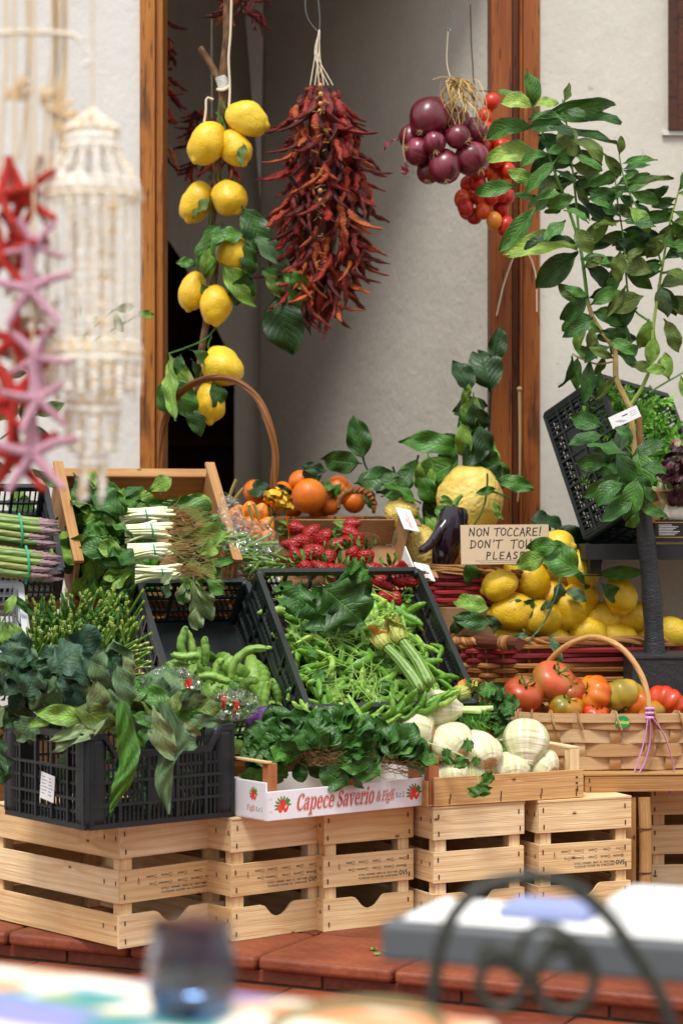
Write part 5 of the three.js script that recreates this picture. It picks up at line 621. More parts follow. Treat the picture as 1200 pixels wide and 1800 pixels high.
{ // citrus leaves round the citrons and the jamb
  const g = thing('citrus_foliage', 'drooping citrus branch with large leaves against the brown jamb', 'citrus branch', P(800, 880, 6.5)); for (const [x, y, a, l, m, w] of [[860, 690, -100, 70, 'deep', 1.3], [868, 640, -80, 50, 'deep', 1], [828, 690, -115, 50, 'deep', 1.2], [830, 705, 75, 50, 'deep', 1.2], [858, 715, 180, 55, 'deep', 1], [832, 690, 100, 60, 'light', 0.9], [826, 672, 110, 34, 'light', 0.7], [802, 712, 65, 80, 'mid', 0.7], [815, 790, 190, 88, 'mid', 0.7], [812, 770, 170, 42, 'dark', 0.9], [830, 765, 40, 50, 'light', 0.9], [842, 745, 80, 60, 'deep', 1], [752, 795, 95, 64, 'light', 0.9], [735, 800, 115, 70, 'mid', 0.8], [770, 800, 90, 60, 'dark', 0.9], [800, 812, 150, 66, 'mid', 1.3], [812, 800, 15, 86, 'mid', 0.7], [840, 822, 20, 60, 'deep', 0.9], [722, 820, 120, 60, 'dark', 0.9], [760, 850, 60, 50, 'deep', 1.1], [740, 885, 210, 60, 'mid', 0.7], [735, 892, 110, 72, 'light', 0.9], [748, 900, 60, 60, 'light', 0.8], [720, 910, 60, 50, 'dark', 1], [760, 890, 30, 56, 'spinL', 0.8], [705, 930, 20, 44, 'dark', 0.9], [722, 880, 195, 40, 'mid', 0.7], [790, 850, 120, 70, 'deep', 1.1], [862, 760, 130, 60, 'deep', 1], [800, 790, 120, 56, 'mid', 1], [775, 815, 70, 60, 'mid', 1], [745, 830, 80, 56, 'mid', 1], [820, 830, 160, 50, 'mid', 1.1], [710, 905, 40, 50, 'mid', 1], [770, 905, 130, 60, 'mid', 1.1], [755, 915, 80, 56, 'light', 0.9], [730, 925, 30, 46, 'mid', 1], [845, 790, 110, 56, 'mid', 1], [835, 735, 90, 60, 'mid', 1], [808, 740, 80, 56, 'light', 0.8], [820, 985, 70, 46, 'mid', 1]]) leafAt(g, 'big', G[m], x, y, 6.46 - (y > 950 ? 0.36 : y > 870 ? 0.2 : rr(0, 0.08)), a, l * 1.35, rr(-5, 25), rr(-30, 30), w * 1.1);
  for (const s of [[[866, 610], [862, 690], [858, 760], [840, 830], [800, 880]], [[858, 760], [820, 785], [770, 800]], [[712, 880], [700, 850], [690, 820]], [[690, 880], [720, 850], [735, 800]]]) addW(g, 'twig', tubePx(s.map(p => [p[0], p[1], 6.5]), 0.0035, 12, 5), G.deep);
  const h = thing('citron_sprig', 'small leafy sprig lying across the large citron', 'citrus sprig', P(845, 920, 6.2)); addW(h, 'twig', tubePx([[832, 925, 6.2], [848, 895, 6.2], [855, 865, 6.2], [856, 832, 6.2]], 0.003, 10, 5), G.olive); addW(h, 'twig', tubePx([[852, 862, 6.2], [872, 866, 6.2], [896, 876, 6.2]], 0.0035, 8, 5), G.olive); for (const [x, y, a, l, m] of [[870, 842, 12, 72, 'mid'], [872, 858, 165, 38, 'mid'], [866, 880, 70, 38, 'light'], [872, 905, 30, 16, 'light']]) leafAt(h, 'big', G[m], x, y, 6.19, a, l, 10, rr(-20, 20), 0.9);
  const k = thing('dark_lemon_leaves', 'large dark citrus leaves behind the sign beside the tree', 'citrus leaves', P(985, 960, 6.3)); for (const [x, y, a, l, m] of [[925, 915, 0, 80, 'deep'], [970, 925, 35, 90, 'deep'], [965, 935, 60, 70, 'dark'], [930, 922, 20, 50, 'deep']]) leafAt(k, 'big', G[m], x, y, 6.3, a, l, 5, rr(-25, 25), 1.2); }
// oranges, loquats and their baskets
const orM = MP('#e07a1c', 0.42, { bumpMap: rep(pitB, 3, 3), bumpScale: 0.0014, map: blotch([0.9, 0.78, 0.6], 44) }), orG = lump(new THREE.SphereGeometry(0.5, 26, 18), 0.018, 2, 1);
{ const L = [[448, 864, 42], [497, 866, 40], [527, 846, 40], [543, 872, 62], [594, 858, 44], [622, 882, 40], [580, 888, 36], [606, 868, 40], [470, 872, 36], [560, 895, 40], [515, 890, 40], [640, 870, 34]], lab = rowLabels(L, 'orange behind the strawberry carton'); L.forEach(([x, y, w], i) => { const d = 6.4 - (w > 60 ? 0.06 : 0) + (i > 7 ? 0.03 : 0); tag(add(scene, 'orange', orG, orM, { p: P(x, y, d), q: orient(V(rr(-1, 1), rr(-1, 1), 1)), s: w * PX(d) }), i === 3 ? 'largest orange with grey scars, in front of the others' : lab[i], 'orange', 'oranges at the back'); }); }
{ const D = 6.42, g = thing('orange_basket', 'brown wicker basket with a braided ring handle round an orange', 'basket', V(wx(572, D), 0.947, -6.46)), f = oval(0.15, 0.1, 3); wicker(g, f, 0, 0.24, 0.05, 14, 22, wickD, 0.005); add(g, 'base', new THREE.CylinderGeometry(1, 1, 0.19, 24).scale(0.14, 1, 0.09).translate(0, 0.1, 0), wickD[1]); const c = P(626, 885, 6.3).sub(g.position); for (let s = 0; s < 2; s++) { const pts = []; for (let i = 0; i <= 40; i++) { const t = i / 40, a = Math.PI * (1.05 - 1.15 * t) , w = t * 40 + s * Math.PI; pts.push(c.clone().add(V(Math.cos(a) * 0.05, Math.sin(a) * 0.043 + Math.sin(w) * 0.005 - 0.006, Math.cos(w) * 0.005))); } add(g, 'ring_handle', tube(pts, 0.0062, 80, 6), wickD[2]); }
  const h = thing('orange_leaves', 'dark citrus leaves among the oranges', 'citrus leaves', P(600, 850, 6.4)); for (const [x, y, a, l, m] of [[640, 810, -105, 72, 'dark'], [636, 815, 185, 68, 'dark'], [622, 850, -12, 72, 'dark'], [575, 828, 190, 40, 'deep'], [570, 830, 160, 50, 'deep'], [590, 860, -160, 30, 'mid'], [650, 840, 30, 50, 'deep'], [480, 868, 200, 50, 'deep'], [470, 860, 10, 40, 'deep'], [660, 870, -60, 40, 'deep'], [640, 860, 60, 40, 'dark'], [600, 850, 130, 30, 'mid']]) leafAt(h, 'big', G[m], x, y, 6.36, a, l * 1.15, rr(0, 20), rr(-25, 25), 1.2); addW(h, 'twig', tubePx([[690, 880, 6.4], [670, 850, 6.4], [645, 825, 6.4], [636, 800, 6.4]], 0.003, 10, 5), G.deep); }
{ const D = 6.2, g = thing('loquat_basket', 'dark wicker basket with a tall arched handle and gold foil', 'basket', P(452, 990, D)), f = oval(0.1, 0.085, 2); g.position.y = 0.947; wicker(g, f, 0, 0.14, 0.25, 12, 20, wickD, 0.0045); add(g, 'base', new THREE.CylinderGeometry(1, 1, 0.1, 20).scale(0.095, 1, 0.08).translate(0, 0.052, 0), wickD[1]); const q = (x, y, d) => P(x, y, d).sub(g.position), hp2 = [[482, 905, 6.2], [481, 850, 6.2], [484, 800, 6.2], [474, 750, 6.2], [452, 700, 6.22], [418, 671, 6.24], [375, 664, 6.28], [330, 680, 6.32], [300, 715, 6.36], [286, 760, 6.4], [284, 860, 6.42], [300, 985, 6.42]];
  for (let s = 0; s < 4; s++) { const c = new THREE.CatmullRomCurve3(hp2.map(p => q(...p))), pts = []; for (let i = 0; i <= 60; i++) { const t = i / 60, a = t * 14 + s * 1.57; pts.push(c.getPointAt(t).add(V(Math.cos(a) * 0.006, Math.sin(a) * 0.004, Math.sin(a) * 0.006))); } add(g, 'handle_strand', tube(pts, 0.0052, 90, 6), wickD[s % 3 === 1 ? 0 : 2]); }
  const gold = M('#e0b040', 0.22, { metalness: 1 }), fo = lump(new THREE.IcosahedronGeometry(1, 3), 0.35, 2.4, 5), fo2 = toCreasedNormals(fo.clone(), 0.35); add(g, 'gold_foil', fo2, gold, { p: q(489, 878, 6.14), s: [0.042, 0.03, 0.03], r: [0, 0, -0.6] }); add(g, 'gold_tail', ribbonG([q(503, 905, 6.1), q(508, 940, 6.09), q(504, 975, 6.09), q(506, 1005, 6.08)], [V(0.6, 0, 0.8), V(0.9, 0, 0.3), V(0.5, 0, 0.8), V(0.9, 0, 0.4)], 0.02, 0.001), gold);
  const L = [[417, 906, 34], [439, 899, 32], [458, 901, 30], [442, 925, 32], [467, 926, 32], [471, 944, 28], [425, 922, 28], [452, 940, 28]], lab = rowLabels(L, 'small orange loquat in the dark basket'); const lg = lump(lathe([[0, -0.5], [0.25, -0.45], [0.45, -0.12], [0.42, 0.15], [0.22, 0.42], [0.06, 0.5], [0, 0.5]], 18), 0.03, 2, 4), lm = MP('#e8922a', 0.4, { map: blotch([0.72, 0.5, 0.3], 47, 5) }); L.forEach(([x, y, w], i) => { const d = 6.13 - (y - 900) * 0.0008, p = P(x, y, d); tag(add(scene, 'loquat', lg, lm, { p, q: orient(V(rr(-0.6, 0.6), 1, 0.3)), s: [w * PX(d) * 1.1, w * PX(d) * 1.15, w * PX(d) * 1.1] }), lab[i], 'loquat', 'loquats in the dark basket'); });
  const h = thing('loquat_twigs', 'cut brown loquat stalks sticking out above the fruit', 'twigs', P(420, 890, 6.1)); for (const s of [[[402, 880], [408, 860], [416, 842]], [[408, 885], [418, 870], [428, 858]], [[445, 915], [440, 900], [438, 888]], [[455, 912], [450, 895], [446, 885]], [[468, 930], [474, 920], [480, 908]]]) addW(h, 'twig', tubePx(s.map(p => [p[0], p[1], 6.06]), t => 0.005, 6, 6), M('#8a7a3c', 0.7)); }

// ---------- strawberries in their carton ----------
const SA = 36 * D2R, SY = 16 * D2R, carO = (() => { const e = new THREE.Euler(SA, SY, 0, 'YXZ'), n = V(0, 1, 0).applyEuler(e); return P(498, 1052, 5.94).addScaledVector(n, -0.04); })();
const carton = thing('strawberry_carton', 'tilted brown cardboard carton with white printed corner tabs', 'carton', carO, [SA, SY, 0]);
{ const w = 0.375, l = 0.285, H = 0.085, g = carton, cm = M('#b98d62', 0.85, { map: cardT, bumpMap: cardT, bumpScale: 0.0005 }), wm = M('#eceef0', 0.55);
  add(g, 'floor', board(0, w, -0.004, 0, -l, 0, 'x', 0.001), cm); add(g, 'back_wall', board(0, w, 0.0005, H, -l - 0.004, -l, 'x', 0.001), cm); add(g, 'front_wall', board(0, w, 0.0005, 0.05, 0.0005, 0.004, 'x', 0.001), wm); add(g, 'side_wall', board(-0.004, -0.0005, 0.0005, 0.06, -l, 0, 'z', 0.001), wm); add(g, 'side_wall', board(w + 0.0005, w + 0.004, 0.0005, 0.055, -l, 0, 'z', 0.001), cm);
  add(g, 'corner_panel', board(w - 0.001, w + 0.0035, 0.056, H + 0.035, -l, -l + 0.1, 'z', 0.001), cm); add(g, 'corner_panel', board(w - 0.001, w + 0.0035, 0.056, H + 0.01, -0.07, 0, 'z', 0.001), cm); add(g, 'white_liner', board(w - 0.004, w - 0.0005, 0.02, 0.0745, -l + 0.105, -0.075, 'z', 0.001), wm);
  const tT = canvasTex(512, 192, (c, W, Hh) => { c.fillStyle = '#eef0f1'; c.fillRect(0, 0, W, Hh); c.font = 'bold italic 66px serif'; c.fillStyle = '#2f8f5a'; c.fillText('Le', 36, 92); c.fillStyle = '#cc2233'; c.font = 'bold italic 100px serif'; c.fillText('Fragole', 126, 124, 350); });
  for (const [z, y, d] of [[-l + 0.05, H + 0.0365, 0.1], [-0.035, H + 0.0115, 0.07]]) { const t = add(g, 'corner_tab', board(-0.02, 0.026, 0, 0.003, -d / 2, d / 2, 'z', 0.001), wm, { p: V(w + 0.006, y, z), r: [0, 0, -0.25] }); add(t, 'print', new THREE.PlaneGeometry(d * 0.96, 0.04).rotateX(-Math.PI / 2).rotateY(-Math.PI / 2).translate(0.003, 0.0036, 0), M('#ffffff', 0.5, { map: tT })); add(t, 'notch_flap', board(0.0265, 0.042, -0.002, 0.003, -0.012, 0.016, 'z', 0.001), cm); }
  const seedB = tex(128, 128, (u, v) => { const a = (u * 13) % 1, b = (v * 8 + (Math.floor(u * 13) % 2) * 0.5) % 1; return 0.8 - 0.8 * Math.exp(-((a - 0.5) ** 2 + (b - 0.5) ** 2) * 30); }, false), seedT = tex(128, 128, (u, v) => { const a = (u * 13) % 1, b = (v * 8 + (Math.floor(u * 13) % 2) * 0.5) % 1, n = fbm(u, v, 3, 3, 3, 8); return mix(mix([0.78, 0.09, 0.07], [0.62, 0.04, 0.06], n), [0.8, 0.5, 0.2], Math.exp(-((a - 0.5) ** 2 + (b - 0.5) ** 2) * 90) * 0.8); });
  const sm = MP('#dcc4c4', 0.42, { map: seedT, bumpMap: seedB, bumpScale: 0.005 }), sg = [0, 1, 2].map(i => lump(lathe([[0, -0.3], [0.3, -0.28], [0.42, -0.12], [0.4, 0.1], [0.27 + 0.03 * i, 0.36], [0.12, 0.62], [0, 0.7]], 20), 0.05, 2, i * 3));
  const L = [[430, 350], [425, 430], [440, 490], [490, 480], [505, 380], [552, 420], [580, 388], [622, 440], [597, 487], [540, 470], [700, 335], [692, 376], [672, 420], [745, 425], [712, 470], [770, 487], [480, 540], [560, 545], [660, 575], [702, 562], [697, 605], [770, 560], [817, 556], [780, 600], [845, 610], [895, 560], [945, 548], [938, 600], [996, 600], [470, 420], [765, 690], [855, 685], [915, 690], [640, 560], [600, 560], [740, 590], [520, 545]].map(([x, y]) => [360 + x * 0.3667, 800 + y * 0.3667]), lab = rowLabels(L, 'strawberry in the carton');
  L.forEach(([x, y], i) => { const d = 5.86 + (1055 - y) * 0.0021 + (i > 29 ? 0.03 : 0), s = thing('strawberry', lab[i], 'strawberry', P(x, y, d), null, 'strawberries in clear punnets'), dir = imgDir(rr(0, 360), rr(-10, 50)), k = rr(0.046, 0.056); add(s, 'fruit', pick(sg), sm, { q: orient(dir), s: [k, k, k] }); for (let q = 0; q < 6; q++) add(s, 'calyx', LG.strap[q % 3], q % 2 ? G.light : G.mid, { p: dir.clone().multiplyScalar(-k * 0.28), q: orient(dir.clone().negate()).multiply(new THREE.Quaternion().setFromAxisAngle(V(0, 1, 0), q * 1.05)).multiply(new THREE.Quaternion().setFromAxisAngle(V(1, 0, 0), 0.95)), s: k * 0.85 }); });
  const clear = new THREE.MeshPhysicalMaterial({ color: '#ffffff', roughness: 0.05, transmission: 1, thickness: 0, ior: 1.5, side: THREE.DoubleSide });
  [['clear plastic punnet at the upper left of the carton', 0.02, 0.16], ['clear plastic punnet at the upper middle of the carton', 0.125, 0.155], ['clear plastic punnet beside the bare cardboard floor', 0.225, 0.16], ['clear plastic punnet at the lower left of the carton', 0.03, 0.03], ['clear plastic punnet at the lower middle of the carton', 0.15, 0.02], ['clear plastic punnet at the lower right corner of the carton', 0.265, 0.02]].forEach(([lb, x, s]) => { const p = thing('punnet', lb, 'punnet', inC(carton, x, 0.001, s), [SA, SY, 0], 'clear strawberry punnets'); const W = 0.09, D = 0.11, h = 0.05; const a = []; a.push(bc(0, W, 0, 0.0006, -D, 0)); for (const z of [0, -D]) a.push(new THREE.PlaneGeometry(W, h).translate(W / 2, h / 2, z)); for (const xx of [0, W]) a.push(new THREE.PlaneGeometry(D, h).rotateY(Math.PI / 2).translate(xx, h / 2, -D / 2)); add(p, 'tray', merge(a), clear); const r = []; const pts = [V(0.012, h, 0), V(W - 0.012, h, 0), V(W, h, -0.012), V(W, h, -D + 0.012), V(W - 0.012, h, -D), V(0.012, h, -D), V(0, h, -D + 0.012), V(0, h, -0.012)]; add(p, 'rim', tube(pts, 0.0016, 48, 5, { closed: true }), clear); });
}
// bag of green beans hanging at the crate side
{ const d = 5.9, g = thing('bean_bag', 'clear plastic bag of green beans beside the spring onion crate', 'plastic bag', P(440, 1015, d)); const s = lump(new THREE.SphereGeometry(1, 28, 20), 0.12, 2.5, 9); addW(g, 'film', s, filmM, { p: P(440, 968, d), s: [0.082, 0.075, 0.05], r: [0, 0, 0.5] }); addW(g, 'film_neck', lump(new THREE.CylinderGeometry(0.012, 0.045, 0.09, 20, 8, true), 0.02, 40, 3), filmM, { p: P(402, 900, d + 0.01), r: [0, 0, 0.35] }); for (let i = 0; i < 70; i++) { const x = 440 + rr(-46, 42), y = 978 + rr(-34, 26) + (x - 440) * 0.25, a = rr(-60, 20), l = rr(16, 30); solo('green_bean', 'slim green bean inside the clear bag beside the spring onions', 'green bean', tubePx([[x - Math.cos(a * D2R) * l, y - Math.sin(a * D2R) * l, d - rr(-0.01, 0.03)], [x + rr(-4, 4), y + rr(-4, 4), d - rr(0, 0.03)], [x + Math.cos(a * D2R) * l, y + Math.sin(a * D2R) * l, d - rr(-0.01, 0.03)]], 0.0038, 8, 6), beanM[i % 3], {}, 'green beans in the clear bag'); } }
// spring onions
{ const whM = M('#eeead2', 0.4, { map: rep(blotch([0.8, 0.86, 0.6], 21), 1, 1) }), rtM = M('#b08a5c', 0.9), bandM = M('#2f9a72', 0.5), dd = y => 5.735 + (1018 - y) * 0.0017;
  const B = [[262, 905, 20, 'topmost spring onion bunch with a green band in the tilted crate'], [272, 932, 24, 'thickest spring onion bunch with long white bulbs'], [276, 968, 22, 'third spring onion bunch with spreading brown roots'], [290, 1006, 18, 'lowest spring onion bunch at the crate edge']];
  B.forEach(([x, y, hw, lab], bi) => { const d = dd(y) - 0.05, g = thing('spring_onion_bunch', lab, 'spring onions', P(x, y + hw, d)); const ex = [300, 300, 298, 316][bi];
    for (let i = 0; i < 12; i++) { const o = (i / 11 - 0.5) * 2, yy = y + o * hw * 0.6 + rr(-2, 2), dz = d - 0.02 * Math.sqrt(1 - o * o * 0.9) - rr(0, 0.008), e = ex + rr(-24, 10); addW(g, 'stalk', tubePx([[x - 52, yy + rr(-8, 8) + 4, dz], [x - 10, y + o * hw * 0.5, dz], [e - 6, yy, dz], [e, yy, dz]], t => t > 0.97 ? 0.003 : 0.0032 + 0.0022 * t, 10, 6), whM); }
    const rs = []; for (let i = 0; i < 38; i++) { const yy = y + rr(-1, 1) * hw * 0.7, l = rr(18, 85); rs.push(tubePx([[ex - 2, yy, d - 0.02], [ex + l * 0.5, yy + rr(-8, 8), d - rr(0.015, 0.035)], [ex + l, yy + rr(-24, 24), d - rr(0.01, 0.03)]], t => 0.0009 * (1 - 0.6 * t), 5, 3)); } const r = addW(g, 'roots', merge(rs), rtM); r.userData.kind = 'stuff';
    addW(g, 'band', tubePx([[x - 8, y - hw * 0.62, d], [x - 5, y - hw * 0.3, d - 0.028], [x - 3, y + hw * 0.2, d - 0.03], [x - 5, y + hw * 0.62, d]], 0.0022, 10, 5), bandM);
    for (let i = 0; i < 26; i++) { const a = rr(120, 240), yy = y + rr(-1, 1) * hw; leafAt(g, pick(['spoon', 'spoon', 'round']), pick([G.spinL, G.mid, G.spin, G.light]), x - rr(40, 85), yy, d - rr(-0.05, 0.01), a, rr(45, 85), rr(-5, 30), rr(-60, 60), 0.95); } });
  const g = thing('salad_leaves', 'broad green chicory leaves lining the tilted wooden crate', 'salad leaves', P(260, 1030, 5.7)); for (let i = 0; i < 80; i++) { const y = rr(855, 1005), x = rr(135, 335) + (y - 930) * 0.22, d = dd(y) + 0.03 - rr(0, 0.04); leafAt(g, pick(['spoon', 'strap', 'round', 'spoon']), pick([G.spinL, G.mid, G.light, G.spin]), x > 225 && x < 330 ? x - 90 : x, y, d, rr(-40, 220), rr(50, 95), rr(-5, 25), rr(-60, 60), 1); }
  for (let i = 0; i < 40; i++) { const y = rr(865, 1010), x = rr(285, 345) + (y - 930) * 0.22; leafAt(g, pick(['spoon', 'strap', 'spoon']), pick([G.spinL, G.mid, G.light, G.spin]), x, y, dd(y) + rr(0.0, 0.04), rr(-30, 60), rr(40, 62), rr(-5, 15), rr(-40, 40), 1); }
  for (const [x, y, a, l, m, w] of [[300, 950, -8, 100, 'light', 0.8], [280, 880, 10, 100, 'mid', 0.9], [300, 872, 15, 80, 'light', 1], [250, 870, -30, 60, 'light', 0.9], [240, 880, 15, 80, 'mid', 0.9], [350, 1005, 40, 60, 'mid', 0.9], [330, 1010, 60, 50, 'light', 0.9], [225, 900, -120, 50, 'light', 1], [205, 1000, 70, 60, 'spin', 1], [170, 1000, 100, 60, 'mid', 1]]) leafAt(g, 'spoon', G[m], x, y, dd(y) - 0.02, a, l, 8, rr(-25, 25), w);
  const h = thing('hanging_salad', 'grey green leaf tuft drooping over the dark crate', 'salad leaves', P(335, 1100, 5.62)); for (const [x, y, a, l] of [[305, 1015, 120, 42], [325, 1010, 95, 55], [340, 1012, 80, 92], [318, 1008, 160, 40], [345, 1020, 60, 55], [330, 1030, 110, 40], [348, 1050, 95, 60]]) leafAt(h, 'spoon', pick([G.grey, G.pale, G.mid]), x, y, 5.6, a, l, 5, rr(-30, 30), 0.9); }
// asparagus
{ const am = ['#7f9a4a', '#8ea657', '#6f8a46'].map((c, i) => M(c, 0.45, { map: rep(blotch([0.78, 0.66, 0.62], 24 + i, 4), 0.3, 1) })), tipM = M('#9b7d83', 0.55, { bumpMap: wrinkleB, bumpScale: 0.004 }), bandM = M('#2fa37c', 0.5);
  [[935, 5, 'upper asparagus bundle with a teal rubber band'], [992, 5, 'lower asparagus bundle with a teal rubber band']].forEach(([y, n, lab], bi) => { const d = 5.6 + (1000 - y) * 0.0014, g = thing('asparagus_bundle', lab, 'asparagus', P(20, y + 30, d)); for (let i = 0; i < 9; i++) { const row = i % 5, lay = i < 5 ? 0 : 1, yy = y - 24 + row * 11 + lay * 5, dz = d - (lay ? 0.02 : 0.005) - 0.008 * Math.sin(row / 4 * 3.14), ex = 72 + rr(-10, 16) + (bi ? 4 : 0); addW(g, 'spear', tubePx([[-160, yy - 18, dz + 0.02], [-40, yy - 8, dz], [ex - 22, yy + 4, dz], [ex - 10, yy + 5, dz]], 0.0085, 14, 8, { ku: 3 }), am[i % 3]); addW(g, 'tip', tubePx([[ex - 14, yy + 5, dz], [ex, yy + 6, dz], [ex + 14, yy + 6, dz], [ex + 22, yy + 6, dz]], t => 0.0092 * Math.pow(1 - t * 0.97, 0.6) * (1 + 0.12 * Math.sin(t * 20)), 12, 8), tipM); } addW(g, 'band', tubePx([[bi ? 46 : 34, y - 32, d], [bi ? 50 : 38, y - 15, d - 0.035], [bi ? 52 : 40, y + 12, d - 0.036], [bi ? 46 : 36, y + 34, d - 0.01]], 0.0032, 12, 5), bandM); }); }
// bunched herb stems, cut ends up
{ const tT = tex(8, 64, (u, v) => v < 0.9 ? [0.4, 0.56, 0.2] : [0.8, 0.8, 0.48]), st = new THREE.CylinderGeometry(0.0038, 0.0042, 0.1, 6, 1).translate(0, 0.05, 0), g = thing('herb_bunch', 'thick bunch of green stems with pale cut ends', 'herb bunch', P(140, 1150, 5.55)), ms = ['#ffffff', '#d7e4c0', '#b7cc9a'].map(c => M(c, 0.5, { map: tT }));
  for (let i = 0; i < 285; i++) { const x = 50 + 180 * rnd(), y = 1070 + 75 * rnd() - (x > 120 ? 12 : 0) + Math.abs(x - 140) * 0.1, d = 5.5 + (1140 - y) * 0.0018; addW(g, 'stem', st, pick(ms), { p: P(x, y + 26, d + 0.03), q: orient(V(rr(-0.3, 0.7), 1, rr(0.2, 0.9))), s: rr(0.6, 1) }); }
  for (let i = 0; i < 50; i++) leafAt(g, 'strap', pick([G.spin, G.mid]), rr(45, 235), rr(1075, 1160), 5.56, rr(-150, -20), rr(30, 50), 20, rr(-60, 60), 0.7);
  for (let i = 0; i < 26; i++) { const x = rr(215, 245), y = 1150 + rr(-8, 50); addW(g, 'stem', st, pick(ms), { p: P(x - 20, y, 5.45), q: orient(V(1, rr(0.1, 0.7), 0.4)), s: rr(0.6, 0.9) }); } }
// greens in the near black crate
{ const g = thing('broccoli_greens', 'blue green lobed broccoli leaves at the edge of the crate', 'broccoli leaves', P(70, 1290, 5.12)); for (let i = 0; i < 46; i++) { const x = rr(-10, 165), y = rr(1160, 1290); leafAt(g, pick(['lobed', 'round']), pick([G.blue, G.blue, G.grey, G.deep]), x, y, 5.2 - rr(0, 0.1), rr(-160, 60), rr(50, 90), rr(-10, 30), rr(-60, 60), 1); }
  for (const [x, y, a, l, m] of [[85, 1190, -45, 85, 'blue'], [10, 1200, -170, 70, 'grey'], [40, 1230, -60, 60, 'blue'], [15, 1240, 150, 70, 'pale'], [70, 1255, 130, 60, 'grey'], [30, 1180, -100, 60, 'blue'], [125, 1240, 70, 50, 'blue'], [5, 1290, 100, 80, 'deep'], [0, 1330, 80, 50, 'deep']]) leafAt(g, 'lobed', G[m], x, y, 5.06, a, l, 15, rr(-30, 30), 1);
  const h = thing('crate_greens', 'limp grey green leaves spilling over the black crate', 'leafy greens', P(240, 1280, 5.05)); for (let i = 0; i < 60; i++) { const x = rr(130, 330), y = x > 245 ? rr(1248, 1285) : rr(1190, 1275); leafAt(h, pick(['big', 'spoon', 'round']), pick([G.grey, G.pale, G.mid, G.olive, G.grey]), x, y, 5.28 - (y - 1190) * 0.002 - rr(0, 0.06), rr(-160, 60), rr(50, 90), rr(-10, 30), rr(-60, 60), 0.9); }
  for (const [x, y, a, l, m, w] of [[185, 1140, 110, 70, 'grey', 1.2], [160, 1155, 60, 80, 'grey', 1.1], [205, 1165, 70, 90, 'grey', 1], [170, 1190, 85, 90, 'pale', 1], [215, 1150, 60, 60, 'pale', 0.8], [130, 1240, 25, 100, 'olive', 1], [175, 1270, 160, 96, 'pale', 0.5], [160, 1265, 190, 100, 'light', 0.8], [195, 1260, 150, 120, 'pale', 0.6], [100, 1265, 170, 60, 'light', 0.6], [255, 1250, 60, 60, 'grey', 0.8], [230, 1255, 20, 60, 'mid', 0.9], [270, 1240, 75, 110, 'pale', 0.8], [320, 1265, 40, 50, 'pale', 0.8], [330, 1260, 10, 70, 'grey', 0.7], [260, 1275, 110, 50, 'mid', 1.1]]) leafAt(h, 'big', G[m], x, y, 4.99, a, l, 12, rr(-25, 25), w);
  for (let i = 0; i < 60; i++) addW(h, 'leaf', pick(LG.spoon), pick([G.mid, G.spin, G.grey]), { p: inC(crateA, rr(0.09, 0.31), rr(0.03, 0.13), rr(0.09, 0.27)), q: orient(V(rr(-1, 1), rr(-0.5, 0.5), rr(-1, 1)), V(0, 0.5, 1), rr(-1, 1)), s: rr(0.05, 0.075) });
  const k = thing('drooping_leaf', 'long limp green leaf hanging down the crate front', 'leaf', P(216, 1430, 4.93)); const long = (par, pts, w, m, d) => { const P3 = pts.map(p => P(p[0], p[1], d)), c = new THREE.CatmullRomCurve3(P3), pos = [], uv = [], idx = [], N = 26; for (let i = 0; i <= N; i++) { const t = i / N, p = c.getPointAt(t), ww = w * PX(d) * (Math.pow(Math.sin(Math.PI * (0.12 + 0.86 * t)), 0.7)) * (1 + 0.1 * Math.sin(t * 19)); for (let j = 0; j <= 6; j++) { const q = j / 3 - 1; pos.push(p.x + q * ww * 0.5, p.y, p.z + 0.012 * Math.abs(q) * Math.sin(t * 12 + q) - 0.008 * q * q + 0.004 * Math.sin(t * 30 + q * 5)); uv.push(j / 6, t); } } for (let i = 0; i < N; i++) for (let j = 0; j < 6; j++) { const a = i * 7 + j, b = a + 7; idx.push(a, b, a + 1, a + 1, b, b + 1); } const gg = new THREE.BufferGeometry(); gg.setAttribute('position', new THREE.Float32BufferAttribute(pos, 3)); gg.setAttribute('uv', new THREE.Float32BufferAttribute(uv, 2)); gg.setIndex(idx); gg.computeVertexNormals(); addW(par, 'blade', gg, m); };
  long(k, [[215, 1235], [222, 1290], [225, 1345], [205, 1400], [193, 1428]], 38, G.mid, 4.92);
  const k2 = thing('drooping_leaf', 'limp pale leaf hanging over the scooped crate side', 'leaf', P(295, 1430, 5.0)); long(k2, [[285, 1235], [300, 1265], [310, 1300], [292, 1340], [288, 1385], [296, 1432]], 36, G.grey, 5.0); }
{ const g = thing('near_citrus_twig', 'bright citrus leaves on a twig in front of the grey crate', 'citrus twig', P(10, 1120, 5.2)); for (const [x, y, a, l, m] of [[8, 1082, -60, 46, 'light'], [5, 1095, 70, 66, 'light'], [15, 1092, 52, 62, 'light']]) leafAt(g, 'lemon', G[m], x, y, 5.15, a, l, 10, 15, 1); addW(g, 'twig', tubePx([[-20, 1110, 5.16], [5, 1092, 5.16], [10, 1080, 5.15]], 0.002, 6, 5), G.light); }
